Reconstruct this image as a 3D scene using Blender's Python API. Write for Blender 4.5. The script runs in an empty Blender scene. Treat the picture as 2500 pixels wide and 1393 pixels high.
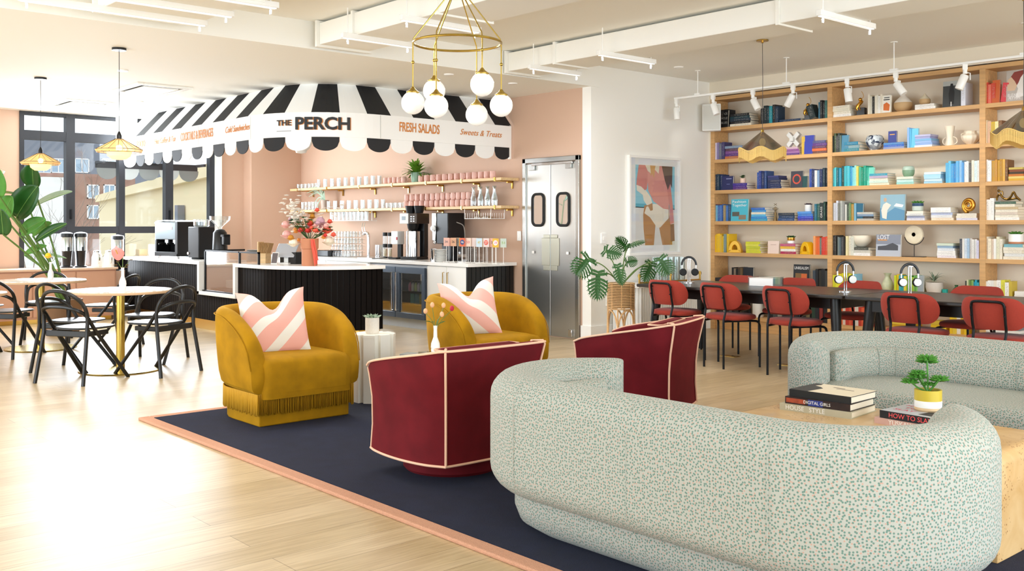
import bpy, bmesh, math, random
from mathutils import Vector, Matrix
R = random.Random(7)
SC = bpy.context.scene
COL = SC.collection
PI = math.pi
# ---------------------------------------------------------------- camera, sky, exposure
EYE = 1.33
FPX = 2420.0
TH = math.radians(48.645)
cam_data = bpy.data.cameras.new('camera')
cam_data.sensor_width = 36
cam_data.lens = FPX / 2500 * 36
cam_data.shift_y = -(696.5 - 550) / 2500
cam = bpy.data.objects.new('camera', cam_data)
cam.location = (0, 0, EYE)
cam.rotation_euler = (PI / 2, 0, TH)
COL.objects.link(cam)
SC.camera = cam
SC.view_settings.view_transform = 'Standard'
SC.view_settings.look = 'None'
SC.view_settings.gamma = 1
SC.view_settings.use_curve_mapping = False
SC.view_settings.exposure = 0.5
w = bpy.data.worlds.new('overcast_sky')
SC.world = w
w.use_nodes = True
nt = w.node_tree
bg = nt.nodes['Background']
tc = nt.nodes.new('ShaderNodeTexCoord'); sx = nt.nodes.new('ShaderNodeSeparateXYZ'); mr = nt.nodes.new('ShaderNodeMapRange')
cr = nt.nodes.new('ShaderNodeValToRGB')
nt.links.new(tc.outputs['Generated'], sx.inputs[0]); nt.links.new(sx.outputs['Z'], mr.inputs[0])
mr.inputs[1].default_value = -0.3; mr.inputs[2].default_value = 0.5
nt.links.new(mr.outputs[0], cr.inputs[0]); nt.links.new(cr.outputs[0], bg.inputs[0])
cr.color_ramp.elements[0].color = (0.55, 0.58, 0.60, 1); cr.color_ramp.elements[1].color = (0.86, 0.94, 1.0, 1)
bg.inputs[1].default_value = 1.5
SC.cycles.max_bounces = 10
SC.cycles.diffuse_bounces = 6
SC.cycles.transparent_max_bounces = 16
SC.cycles.caustics_reflective = False
SC.cycles.caustics_refractive = False
SC.cycles.sample_clamp_indirect = 6
SC.cycles.use_denoising = True


def area(name, loc, rot, sx_, sy_, power, col=(1, 1, 1)):
    L = bpy.data.lights.new(name, 'AREA'); L.shape = 'RECTANGLE'; L.size = sx_; L.size_y = sy_; L.energy = power; L.color = col
    o = bpy.data.objects.new(name, L); o.location = loc; o.rotation_euler = rot; COL.objects.link(o)
    return o


# area lamps just inside the window openings stand in for daylight
area('daylight_window_west', (-14.7, 5.2, 1.75), (0, -PI / 2, 0), 2.2, 2.6, 215, (0.84, 0.92, 1))
area('daylight_window_south', (-9.2, -3.2, 1.6), (PI / 2, 0, 0), 10.5, 2.6, 330, (0.80, 0.90, 1))
area('fill_light_east', (3.8, 3.4, 1.6), (0, PI / 2, 0), 2.6, 12, 400, (0.83, 0.92, 1))  # camera-side fill lamp, added to lighten the right side and the bookcase


# ---------------------------------------------------------------- helpers
def px2(px, y=None, x=None, z=None, py=None):
    """where the sight line through column px meets a wall plane (x= or y=) or a level (z= with row py)"""
    k = (px - 1250) / FPX
    c, s = math.cos(TH), math.sin(TH)   # right=(c,s), fwd=(-s,c)
    if y is not None: F = y / (s * k + c)
    elif x is not None: F = x / (c * k - s)
    else: F = (z - EYE) * FPX / (550 - py)
    return (F * (c * k - s), F * (s * k + c), F)


def hexc(h):
    h = h.lstrip('#')
    v = [int(h[i:i + 2], 16) / 255 for i in (0, 2, 4)]
    return tuple((a / 12.92 if a <= .04045 else ((a + .055) / 1.055) ** 2.4) for a in v) + (1,)


MATS = {}


def mat(name, col='#808080', rough=.5, metal=0, noise=None, bump=0, bscale=60, trans=0, emit=0, emitc=None, sheen=0, coat=0, alpha=1, ior=1.45, spec=None):
    if name in MATS: return MATS[name]
    m = bpy.data.materials.new(name); m.use_nodes = True
    t = m.node_tree; b = t.nodes['Principled BSDF']
    c = hexc(col) if isinstance(col, str) else col
    b.inputs['Base Color'].default_value = c
    b.inputs['Roughness'].default_value = rough
    b.inputs['Metallic'].default_value = metal
    b.inputs['Transmission Weight'].default_value = trans
    b.inputs['IOR'].default_value = ior
    b.inputs['Sheen Weight'].default_value = sheen
    b.inputs['Coat Weight'].default_value = coat
    b.inputs['Alpha'].default_value = alpha
    if spec is not None: b.inputs['Specular IOR Level'].default_value = spec
    if emit:
        b.inputs['Emission Color'].default_value = hexc(emitc) if emitc else c
        b.inputs['Emission Strength'].default_value = emit
    if noise:   # (scale, amount) mottling of the colour
        tcn = t.nodes.new('ShaderNodeTexCoord'); n = t.nodes.new('ShaderNodeTexNoise'); n.inputs['Scale'].default_value = noise[0]
        n.inputs['Detail'].default_value = 5
        mx = t.nodes.new('ShaderNodeMix'); mx.data_type = 'RGBA'
        t.links.new(tcn.outputs['Object'], n.inputs['Vector']); t.links.new(n.outputs['Fac'], mx.inputs[0])
        mx.inputs[6].default_value = tuple(v * (1 - noise[1]) for v in c[:3]) + (1,)
        mx.inputs[7].default_value = tuple(min(1, v * (1 + noise[1])) for v in c[:3]) + (1,)
        t.links.new(mx.outputs[2], b.inputs['Base Color'])
    if bump:
        tcn = t.nodes.new('ShaderNodeTexCoord'); n = t.nodes.new('ShaderNodeTexNoise'); n.inputs['Scale'].default_value = bscale
        bp = t.nodes.new('ShaderNodeBump'); bp.inputs['Strength'].default_value = bump; bp.inputs['Distance'].default_value = .01
        t.links.new(tcn.outputs['Object'], n.inputs['Vector']); t.links.new(n.outputs['Fac'], bp.inputs['Height']); t.links.new(bp.outputs[0], b.inputs['Normal'])
    MATS[name] = m
    return m


def nodes(m):
    return m.node_tree, m.node_tree.nodes, m.node_tree.links, m.node_tree.nodes['Principled BSDF']


class MB:
    """collects shapes; build() links them as ONE mesh object"""
    def __init__(s): s.v = []; s.f = []; s.m = []; s.uv = {}; s.X = None
    def add(s, vs, fs, mi=0, uvs=None):
        o = len(s.v)
        if s.X is not None: vs = [s.X @ Vector(p) for p in vs]
        s.v += [tuple(p) for p in vs]
        for i, f in enumerate(fs):
            if uvs is not None: s.uv[len(s.f)] = uvs[i]
            s.f.append([o + a for a in f]); s.m.append(mi)
        return s
    def box(s, x0, x1, y0, y1, z0, z1, mi=0):
        vs = [(x0, y0, z0), (x1, y0, z0), (x1, y1, z0), (x0, y1, z0), (x0, y0, z1), (x1, y0, z1), (x1, y1, z1), (x0, y1, z1)]
        return s.add(vs, [(0, 3, 2, 1), (4, 5, 6, 7), (0, 1, 5, 4), (1, 2, 6, 5), (2, 3, 7, 6), (3, 0, 4, 7)], mi)
    def lathe(s, prof, n=24, c=(0, 0, 0), mi=0, a0=0, flute=0, nf=8, axis='z'):
        vs = []; fs = []
        for i, (r, z) in enumerate(prof):
            for j in range(n):
                a = a0 + 2 * PI * j / n
                rr = r * (1 + flute * math.cos(nf * a))
                p = (rr * math.cos(a), rr * math.sin(a), z)
                if axis == 'x': p = (p[2], p[0], p[1])
                if axis == 'y': p = (p[0], p[2], p[1])
                vs.append((c[0] + p[0], c[1] + p[1], c[2] + p[2]))
        for i in range(len(prof) - 1):
            for j in range(n):
                k = (j + 1) % n
                fs.append((i * n + j, i * n + k, (i + 1) * n + k, (i + 1) * n + j))
        if prof[0][0] > 1e-5: fs.append(tuple(range(n))[::-1])
        if prof[-1][0] > 1e-5: fs.append(tuple((len(prof) - 1) * n + j for j in range(n)))
        return s.add(vs, fs, mi)
    def cyl(s, c, r, h, n=20, mi=0, axis='z', r2=None):
        return s.lathe([(r, 0), (r if r2 is None else r2, h)], n, c, mi, axis=axis)
    def ball(s, c, r, n=16, mi=0, sz=1):
        k = max(6, n // 2)
        return s.lathe([(max(1e-6, r * math.sin(PI * i / k)), -r * sz * math.cos(PI * i / k)) for i in range(k + 1)], n, c, mi)
    def tube(s, pts, r, n=8, closed=False, mi=0, caps=True, flat=1):
        P = [Vector(p) for p in pts]; N = len(P); vs = []; fs = []
        up = None
        for i in range(N):
            if closed: t = P[(i + 1) % N] - P[i - 1]
            else: t = P[min(i + 1, N - 1)] - P[max(i - 1, 0)]
            t.normalize()
            if up is None:
                up = Vector((0, 0, 1)) if abs(t.z) < .9 else Vector((1, 0, 0))
            a = up - t * up.dot(t)
            if a.length < 1e-4: a = t.orthogonal()
            a.normalize(); up = a; b = t.cross(a)
            rr = r[i] if isinstance(r, (list, tuple)) else r
            for j in range(n):
                g = 2 * PI * j / n
                vs.append(P[i] + a * rr * math.cos(g) + b * rr * flat * math.sin(g))
        for i in range(N if closed else N - 1):
            k = (i + 1) % N
            for j in range(n):
                l = (j + 1) % n
                fs.append((i * n + j, i * n + l, k * n + l, k * n + j))
        if caps and not closed:
            fs.append(tuple(range(n))[::-1]); fs.append(tuple((N - 1) * n + j for j in range(n)))
        return s.add(vs, fs, mi)
    def prism(s, out, z0, z1, mi=0):
        n = len(out)
        vs = [(p[0], p[1], z0) for p in out] + [(p[0], p[1], z1) for p in out]
        fs = [tuple(range(n))[::-1], tuple(range(n, 2 * n))] + [(i, (i + 1) % n, n + (i + 1) % n, n + i) for i in range(n)]
        return s.add(vs, fs, mi)
    def plate(s, out, fn, mi=0):
        """flat polygon, mapped by fn(u,v)"""
        return s.add([fn(*p) for p in out], [tuple(range(len(out)))], mi)
    def sheet(s, rows, closed=False, mi=0, uvs=True, mid=None):
        """rows of points -> quads with UVs in metres"""
        n = len(rows[0]); m_ = len(rows); vs = [p for r in rows for p in r]; fs = []; us = []
        U = [0]
        mid = n // 2 if mid is None else mid
        for i in range(1, m_): U.append(U[-1] + (Vector(rows[i][mid]) - Vector(rows[i - 1][mid])).length)
        V = []
        for r in rows:
            a = [0]
            for j in range(1, n): a.append(a[-1] + (Vector(r[j]) - Vector(r[j - 1])).length)
            V.append(a)
        for i in range(m_ - 1):
            for j in range(n - 1):
                fs.append((i * n + j, (i + 1) * n + j, (i + 1) * n + j + 1, i * n + j + 1))
                us.append([(U[i], V[i][j]), (U[i + 1], V[i + 1][j]), (U[i + 1], V[i + 1][j + 1]), (U[i], V[i][j + 1])])
        return s.add(vs, fs, mi, us)
    def build(s, name, mats, parent=None, smooth=True, bevel=0, seg=2, sub=0, angle=40, solid=0, loc=None, rz=0):
        me = bpy.data.meshes.new(name); me.from_pydata(s.v, [], s.f)
        if not isinstance(mats, (list, tuple)): mats = [mats]
        for m_ in mats: me.materials.append(m_)
        me.polygons.foreach_set('material_index', s.m)
        if s.uv:
            ul = me.uv_layers.new(name='UVMap')
            for i, p in enumerate(me.polygons):
                if i in s.uv:
                    for k, li in enumerate(p.loop_indices): ul.data[li].uv = s.uv[i][k]
        if smooth:
            me.polygons.foreach_set('use_smooth', [True] * len(s.f))
            me.set_sharp_from_angle(angle=math.radians(angle))
        me.update()
        o = bpy.data.objects.new(name, me); COL.objects.link(o)
        if parent is not None: o.parent = parent
        if loc is not None: o.location = loc
        if rz: o.rotation_euler.z = rz
        if solid:
            md = o.modifiers.new('solid', 'SOLIDIFY'); md.thickness = solid; md.offset = 0
        if bevel:
            md = o.modifiers.new('bevel', 'BEVEL'); md.width = bevel; md.segments = seg; md.limit_method = 'ANGLE'; md.angle_limit = math.radians(35)
        if sub:
            md = o.modifiers.new('sub', 'SUBSURF'); md.levels = sub; md.render_levels = sub
        return o


def tag(o, label=None, cat=None, group=None, kind=None):
    if label: o['label'] = label
    if cat: o['category'] = cat
    if group: o['group'] = group
    if kind: o['kind'] = kind
    return o


def thing(name, label, cat, loc=(0, 0, 0), rz=0, group=None):
    o = bpy.data.objects.new(name, None); COL.objects.link(o); o.empty_display_size = .1
    o.location = loc; o.rotation_euler = (0, 0, rz)
    return tag(o, label, cat, group)


def struct(name, mb, m, parent=None, **k):
    o = mb.build(name, m, parent, **k)
    if parent is None: o['kind'] = 'structure'
    return o


def dup(root, loc=None, rz=None, label=None, group=None):
    r = root.copy(); COL.objects.link(r)
    if loc is not None: r.location = loc
    if rz is not None: r.rotation_euler = (0, 0, rz)
    if label: r['label'] = label
    if group: r['group'] = group
    for ch in list(root.children):
        c = ch.copy(); COL.objects.link(c); c.parent = r
        for g in ch.children:
            d = g.copy(); COL.objects.link(d); d.parent = c
    return r


def arc(cx, cy, r, a0, a1, n):
    return [(cx + r * math.cos(math.radians(a0 + (a1 - a0) * i / n)), cy + r * math.sin(math.radians(a0 + (a1 - a0) * i / n))) for i in range(n + 1)]


def rrect(x0, x1, y0, y1, r, n=5):
    return arc(x1 - r, y0 + r, r, -90, 0, n) + arc(x1 - r, y1 - r, r, 0, 90, n) + arc(x0 + r, y1 - r, r, 90, 180, n) + arc(x0 + r, y0 + r, r, 180, 270, n)


def crv(pts, n=6):
    """Catmull-Rom through points"""
    P = [Vector(p) for p in pts]; P = [P[0] * 2 - P[1]] + P + [P[-1] * 2 - P[-2]]; out = []
    for i in range(1, len(P) - 2):
        for j in range(n):
            t = j / n; a, b, c, d = P[i - 1:i + 3]
            out.append(.5 * ((2 * b) + (c - a) * t + (2 * a - 5 * b + 4 * c - d) * t * t + (3 * b - a - 3 * c + d) * t ** 3))
    out.append(P[-2]); return out


def text(name, s, size, fn, m, parent=None, depth=.002, sx=1, shear=0, off=0, align='CENTER', label=None, fit=None):
    """letters as a mesh; fn maps (u, v, w) of the text plane (w = out of the plane) to the scene"""
    cu = bpy.data.curves.new('t', 'FONT'); cu.body = s; cu.size = size; cu.align_x = align; cu.align_y = 'CENTER'
    cu.extrude = depth / 2; cu.shear = shear; cu.offset = off; cu.resolution_u = 3
    to = bpy.data.objects.new('t', cu); COL.objects.link(to)
    dg = bpy.context.evaluated_depsgraph_get()
    me = bpy.data.meshes.new_from_object(to.evaluated_get(dg))
    bpy.data.objects.remove(to); bpy.data.curves.remove(cu)
    bm = bmesh.new(); bm.from_mesh(me)
    bmesh.ops.remove_doubles(bm, verts=bm.verts, dist=1e-5)
    if fit:
        xs = [v.co.x for v in bm.verts]; sx = fit / max(1e-6, max(xs) - min(xs)); mid = (max(xs) + min(xs)) / 2
        for v in bm.verts: v.co.x -= mid
    for v in bm.verts: v.co = Vector(fn(v.co.x * sx, v.co.y, v.co.z + depth / 2))
    bm.to_mesh(me); bm.free(); me.materials.clear(); me.materials.append(m); me.name = name
    o = bpy.data.objects.new(name, me); COL.objects.link(o)
    if parent is not None: o.parent = parent
    if label: o['label'] = label
    return o


# ---------------------------------------------------------------- materials
M_white = mat('white_paint', '#f7f5ef', .6)
M_ceil = mat('ceiling_paint', '#f7f6f0', .8)
M_pink = mat('peach_paint', '#cfae97', .7, bump=.03, bscale=200)
M_cream = mat('cream_paint', '#ece2cf', .7)
M_black = mat('black_wood', '#121110', .38)
M_blackm = mat('black_metal', '#17181b', .35, .6)
M_winf = mat('charcoal_window_frame', '#2a2b30', .5)
M_brass = mat('brass', '#c9a355', .22, 1)
M_brassb = mat('polished_brass', '#c0a554', .25, 1)
M_gold = mat('gold', '#dba548', .28, 1)
M_steel = mat('steel', '#b9bbb9', .25, 1)
M_chrome = mat('chrome', '#e6e6e8', .08, 1)
M_wht = mat('white_gloss', '#f7f6f2', .25)
M_stone = mat('white_stone', '#f4f2ee', .2)
M_ceram = mat('cream_ceramic', '#eee4cf', .35)
M_plw = mat('white_plastic', '#f3f3f0', .4)
M_blk = mat('black_plastic', '#101012', .35)
M_rubber = mat('black_rubber', '#1c1c1c', .7)
M_soil = mat('soil', '#3a2c20', .9)
M_red = mat('brick_red_wool', '#9c3527', .9, noise=(90, .12), sheen=.1)
M_page = mat('book_pages', '#efe6d2', .8)
M_terra = mat('terracotta', '#c48360', .7)
M_tan = mat('tan_clay', '#c3a173', .6)


def leafm(name, c, rough=.45):
    return mat(name, c, rough, noise=(14, .25), sheen=0)


M_leaf = leafm('leaf_green', '#4f8d36'); M_leafd = leafm('leaf_dark', '#24531f', .35); M_leafl = leafm('leaf_light', '#7da356'); M_leafg = leafm('leaf_grey_green', '#8fa38a')
M_stem = mat('stem_green', '#5d7a35', .5)
M_rattan = mat('rattan', '#e4ba85', .5, noise=(60, .2))


def glassm(name, tint=(1, 1, 1, 1), gl=.12, edge=.75):
    m = bpy.data.materials.new(name); m.use_nodes = True; t = m.node_tree; t.nodes.clear()
    o = t.nodes.new('ShaderNodeOutputMaterial'); mx = t.nodes.new('ShaderNodeMixShader'); a = t.nodes.new('ShaderNodeBsdfTransparent'); g = t.nodes.new('ShaderNodeBsdfGlossy')
    fr = t.nodes.new('ShaderNodeLayerWeight'); fr.inputs[0].default_value = .35
    mt = t.nodes.new('ShaderNodeMath'); mt.operation = 'MULTIPLY_ADD'; mt.inputs[1].default_value = edge; mt.inputs[2].default_value = gl
    a.inputs[0].default_value = tint; g.inputs['Roughness'].default_value = .04
    t.links.new(fr.outputs['Facing'], mt.inputs[0]); t.links.new(mt.outputs[0], mx.inputs[0]); t.links.new(a.outputs[0], mx.inputs[1]); t.links.new(g.outputs[0], mx.inputs[2]); t.links.new(mx.outputs[0], o.inputs[0])
    return m


M_glass = glassm('clear_glass', (.93, .96, .96, 1), .1)
M_pane = glassm('window_glass', (.98, .99, 1, 1), .03, .12)
M_smoke = glassm('smoked_glass', (.42, .36, .26, 1), .06)


def wood_floor():
    m = mat('oak_plank_floor', '#d8c3a0', .34); t, N, L, b = nodes(m)
    tc_ = N.new('ShaderNodeTexCoord'); mp = N.new('ShaderNodeMapping'); mp.inputs['Rotation'].default_value = (0, 0, PI / 2)
    br = N.new('ShaderNodeTexBrick'); br.inputs['Scale'].default_value = 1; br.inputs['Brick Width'].default_value = 1.9; br.inputs['Row Height'].default_value = .19
    br.inputs['Mortar Size'].default_value = .0016; br.inputs['Mortar Smooth'].default_value = .1; br.offset = .37
    br.inputs['Color1'].default_value = hexc('#d4be9a'); br.inputs['Color2'].default_value = hexc('#c3ac85'); br.inputs['Mortar'].default_value = hexc('#8d7757')
    L.new(tc_.outputs['Object'], mp.inputs[0]); L.new(mp.outputs[0], br.inputs[0])
    mp2 = N.new('ShaderNodeMapping'); mp2.inputs['Scale'].default_value = (22, 1.3, 1); n = N.new('ShaderNodeTexNoise'); n.inputs['Scale'].default_value = 2.5; n.inputs['Detail'].default_value = 8; n.inputs['Distortion'].default_value = .6
    L.new(tc_.outputs['Object'], mp2.inputs[0]); L.new(mp2.outputs[0], n.inputs['Vector'])
    r = N.new('ShaderNodeValToRGB'); r.color_ramp.elements[0].position = .38; r.color_ramp.elements[0].color = (.78, .74, .68, 1); r.color_ramp.elements[1].position = .62; r.color_ramp.elements[1].color = (1, 1, 1, 1)
    L.new(n.outputs['Fac'], r.inputs[0])
    mx = N.new('ShaderNodeMix'); mx.data_type = 'RGBA'; mx.blend_type = 'MULTIPLY'; mx.inputs[0].default_value = .8
    L.new(br.outputs['Color'], mx.inputs[6]); L.new(r.outputs[0], mx.inputs[7]); L.new(mx.outputs[2], b.inputs['Base Color'])
    bp = N.new('ShaderNodeBump'); bp.inputs['Strength'].default_value = .12; bp.inputs['Distance'].default_value = .004; L.new(n.outputs['Fac'], bp.inputs['Height']); L.new(bp.outputs[0], b.inputs['Normal'])
    b.inputs['Coat Weight'].default_value = .12; b.inputs['Coat Roughness'].default_value = .3
    return m


def oak(name, c, sc=(1.2, 18, 18), amt=.1, rough=.5):
    m = mat(name, c, rough); t, N, L, b = nodes(m)
    tc_ = N.new('ShaderNodeTexCoord'); mp = N.new('ShaderNodeMapping'); mp.inputs['Scale'].default_value = sc
    n = N.new('ShaderNodeTexNoise'); n.inputs['Scale'].default_value = 2; n.inputs['Detail'].default_value = 6
    L.new(tc_.outputs['Object'], mp.inputs[0]); L.new(mp.outputs[0], n.inputs['Vector'])
    cc = hexc(c); r = N.new('ShaderNodeValToRGB'); r.color_ramp.elements[0].position = .35; r.color_ramp.elements[1].position = .65
    r.color_ramp.elements[0].color = tuple(v * (1 - amt) for v in cc[:3]) + (1,); r.color_ramp.elements[1].color = tuple(min(1, v * (1 + amt)) for v in cc[:3]) + (1,)
    L.new(n.outputs['Fac'], r.inputs[0]); L.new(r.outputs[0], b.inputs['Base Color'])
    return m


def dotted():
    m = mat('speckled_sofa_fabric', '#e2e4dc', .92, sheen=.1); t, N, L, b = nodes(m)
    uv = N.new('ShaderNodeUVMap'); uv.uv_map = 'UVMap'
    col = None
    def layer(scale, th, c, off, prev, rnd=.75):
        mp = N.new('ShaderNodeMapping'); mp.inputs['Location'].default_value = (off, off * .7, 0); L.new(uv.outputs[0], mp.inputs[0])
        nn = N.new('ShaderNodeTexNoise'); nn.inputs['Scale'].default_value = 9; nn.inputs['Detail'].default_value = 1; L.new(mp.outputs[0], nn.inputs['Vector'])
        ad = N.new('ShaderNodeMix'); ad.data_type = 'RGBA'; ad.blend_type = 'LINEAR_LIGHT'; ad.inputs[0].default_value = .02
        L.new(mp.outputs[0], ad.inputs[6]); L.new(nn.outputs['Color'], ad.inputs[7])
        v = N.new('ShaderNodeTexVoronoi'); v.voronoi_dimensions = '2D'; v.inputs['Scale'].default_value = scale; v.inputs['Randomness'].default_value = rnd
        L.new(mp.outputs[0], v.inputs['Vector'])
        r = N.new('ShaderNodeMapRange'); r.inputs[1].default_value = th; r.inputs[2].default_value = th + .08; r.inputs[3].default_value = 1; r.inputs[4].default_value = 0
        L.new(v.outputs['Distance'], r.inputs[0])
        mx = N.new('ShaderNodeMix'); mx.data_type = 'RGBA'; L.new(r.outputs[0], mx.inputs[0])
        if prev is None: mx.inputs[6].default_value = hexc('#b0b1a8')
        else: L.new(prev, mx.inputs[6])
        mx.inputs[7].default_value = hexc(c); return mx.outputs[2]
    col = layer(60, .13, '#bd9888', .37, None)
    col = layer(84, .24, '#67857a', 0, col)
    L.new(col, b.inputs['Base Color'])
    n = N.new('ShaderNodeTexNoise'); n.inputs['Scale'].default_value = 500; bp = N.new('ShaderNodeBump'); bp.inputs['Strength'].default_value = .25; bp.inputs['Distance'].default_value = .004
    L.new(uv.outputs[0], n.inputs['Vector']); L.new(n.outputs['Fac'], bp.inputs['Height']); L.new(bp.outputs[0], b.inputs['Normal'])
    return m


def velvet(name, c, c2, amt=.5):
    m = mat(name, c, .75); t, N, L, b = nodes(m)
    lw = N.new('ShaderNodeLayerWeight'); lw.inputs[0].default_value = .35
    tc_ = N.new('ShaderNodeTexCoord'); n = N.new('ShaderNodeTexNoise'); n.inputs['Scale'].default_value = 7; n.inputs['Detail'].default_value = 6; L.new(tc_.outputs['Object'], n.inputs['Vector'])
    mx0 = N.new('ShaderNodeMix'); mx0.data_type = 'RGBA'; r = N.new('ShaderNodeMapRange'); r.inputs[1].default_value = .35; r.inputs[2].default_value = .7
    L.new(n.outputs['Fac'], r.inputs[0]); L.new(r.outputs[0], mx0.inputs[0]); cc = hexc(c)
    mx0.inputs[6].default_value = tuple(v * .82 for v in cc[:3]) + (1,); mx0.inputs[7].default_value = tuple(min(1, v * 1.15) for v in cc[:3]) + (1,)
    L.new(mx0.outputs[2], b.inputs['Base Color'])
    b.inputs['Sheen Weight'].default_value = amt; b.inputs['Sheen Tint'].default_value = hexc(c2); b.inputs['Sheen Roughness'].default_value = .35
    b.inputs['Specular IOR Level'].default_value = .15
    return m


def marble():
    m = mat('marble', '#efe9e4', .15); t, N, L, b = nodes(m)
    tc_ = N.new('ShaderNodeTexCoord'); n = N.new('ShaderNodeTexNoise'); n.inputs['Scale'].default_value = 5; n.inputs['Detail'].default_value = 7; n.inputs['Distortion'].default_value = 1.4
    r = N.new('ShaderNodeValToRGB'); e = r.color_ramp.elements; e[0].position = .44; e[0].color = hexc('#f1ece7'); e[1].position = .56; e[1].color = hexc('#efe9e3')
    x = e.new(.5); x.color = hexc('#bdb2aa')
    L.new(tc_.outputs['Object'], n.inputs['Vector']); L.new(n.outputs['Fac'], r.inputs[0]); L.new(r.outputs[0], b.inputs['Base Color']); return m


def burl():
    m = mat('burl_veneer', '#e2bd82', .3, coat=.3); t, N, L, b = nodes(m)
    tc_ = N.new('ShaderNodeTexCoord')
    n = N.new('ShaderNodeTexNoise'); n.inputs['Scale'].default_value = 5; n.inputs['Detail'].default_value = 7; n.inputs['Distortion'].default_value = 1.2; L.new(tc_.outputs['Object'], n.inputs['Vector'])
    r = N.new('ShaderNodeValToRGB'); e = r.color_ramp.elements; e[0].position = .3; e[0].color = hexc('#c99f66'); e[1].position = .7; e[1].color = hexc('#dcb986'); L.new(n.outputs['Fac'], r.inputs[0])
    v = N.new('ShaderNodeTexVoronoi'); v.inputs['Scale'].default_value = 75; L.new(tc_.outputs['Object'], v.inputs['Vector'])
    lt = N.new('ShaderNodeMapRange'); lt.inputs[1].default_value = .2; lt.inputs[2].default_value = .34; lt.inputs[3].default_value = 1; lt.inputs[4].default_value = 0; L.new(v.outputs['Distance'], lt.inputs[0])
    n2 = N.new('ShaderNodeTexNoise'); n2.inputs['Scale'].default_value = 6; n2.inputs['Detail'].default_value = 2; L.new(tc_.outputs['Object'], n2.inputs['Vector'])
    g = N.new('ShaderNodeMapRange'); g.inputs[1].default_value = .5; g.inputs[2].default_value = .58; L.new(n2.outputs['Fac'], g.inputs[0])
    mu = N.new('ShaderNodeMath'); mu.operation = 'MULTIPLY'; L.new(lt.outputs[0], mu.inputs[0]); L.new(g.outputs[0], mu.inputs[1])
    mx = N.new('ShaderNodeMix'); mx.data_type = 'RGBA'; L.new(mu.outputs[0], mx.inputs[0]); L.new(r.outputs[0], mx.inputs[6]); mx.inputs[7].default_value = hexc('#8a5a2a'); L.new(mx.outputs[2], b.inputs['Base Color'])
    return m


def stripes(name, ca, cb, k, du, dv, duty=.45, ph=0):
    """fabric stripes across the part's own UV (-1..1)"""
    m = mat(name, ca, .85); t, N, L, b = nodes(m)
    uv = N.new('ShaderNodeUVMap'); uv.uv_map = 'UVMap'; s_ = N.new('ShaderNodeSeparateXYZ'); L.new(uv.outputs[0], s_.inputs[0])
    a = N.new('ShaderNodeMath'); a.operation = 'MULTIPLY'; a.inputs[1].default_value = du * k; L.new(s_.outputs[0], a.inputs[0])
    c = N.new('ShaderNodeMath'); c.operation = 'MULTIPLY_ADD'; c.inputs[1].default_value = dv * k; L.new(s_.outputs[1], c.inputs[0]); L.new(a.outputs[0], c.inputs[2])
    p = N.new('ShaderNodeMath'); p.operation = 'ADD'; p.inputs[1].default_value = ph; L.new(c.outputs[0], p.inputs[0])
    f = N.new('ShaderNodeMath'); f.operation = 'FRACT'; L.new(p.outputs[0], f.inputs[0])
    g = N.new('ShaderNodeMath'); g.operation = 'LESS_THAN'; g.inputs[1].default_value = duty; L.new(f.outputs[0], g.inputs[0])
    mx = N.new('ShaderNodeMix'); mx.data_type = 'RGBA'; L.new(g.outputs[0], mx.inputs[0]); mx.inputs[6].default_value = hexc(ca); mx.inputs[7].default_value = hexc(cb); L.new(mx.outputs[2], b.inputs['Base Color'])
    return m


M_floor = wood_floor(); M_oak = oak('oak_veneer', '#cfa26b'); M_oakl = oak('pale_oak', '#e3c08e')
M_sofa = dotted(); M_must = velvet('mustard_velvet', '#a6780c', '#d8b03a', .35); M_burg = velvet('burgundy_velvet', '#66151c', '#8f3438', .35)
M_marble = marble(); M_burl = burl()
M_fringe = mat('mustard_fringe', '#cf981a', .6); M_piping = mat('peach_piping', '#efbfa0', .6)
M_rugn = mat('navy_rug_pile', '#151b33', .95, noise=(9, .4), bump=.5, bscale=260); M_rugp = mat('peach_rug_border', '#cf9a7d', .95, noise=(60, .12), bump=.6, bscale=220)
# ================================================================ THE ROOM
HC, LC = 3.18, 2.93
WX = -14.9
struct('floor', MB().box(-15, 4.1, -3.5, 10.8, -.12, 0), M_floor, smooth=False)
struct('ceiling', MB().box(-8.1, 4.1, 8.3, 10.8, HC, HC + .12).box(-7.95, 4.1, -3.5, 8.3, HC, HC + .12), M_ceil, smooth=False)
struct('ceiling', MB().box(-15, -7.95, -3.5, 8.36, LC, HC + .12), M_ceil, smooth=False)
struct('wall_back', MB().box(-15.1, -7.97, 8.22, 8.36, 0, LC), M_pink, smooth=False)
struct('wall_right', MB().box(-8.1, -7.96, 8.219, 10.8, 0, HC), M_white, smooth=False)
struct('wall_bookcase', MB().box(-7.96, 4.1, 10.72, 10.8, 0, HC).box(-7.96, 4.1, 10.42, 10.72, 3.0, HC).box(-7.96, -7.935, 10.41, 10.72, 0, 3.0), M_cream, smooth=False)
mb = MB().box(WX - .12, WX, -3.5, 3.97, 0, LC).box(WX - .12, WX, 3.97, 6.83, 0, .45).box(WX - .12, WX, 6.83, 8.22, 0, LC).box(WX, -14.62, 7.33, 8.22, 0, LC)
struct('wall_left', mb, M_pink, smooth=False)
struct('trim_1', MB().box(WX, WX + .09, 6.83, 6.92, 0, LC), M_white, smooth=False)
struct('baseboard_right', MB().box(-7.96, -7.945, 8.2, 10.41, 0, .17), M_wht, smooth=False)
struct('baseboard_back', MB().box(-8.11, -7.96, 8.2, 8.22, 0, .17), M_wht, smooth=False)
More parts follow.
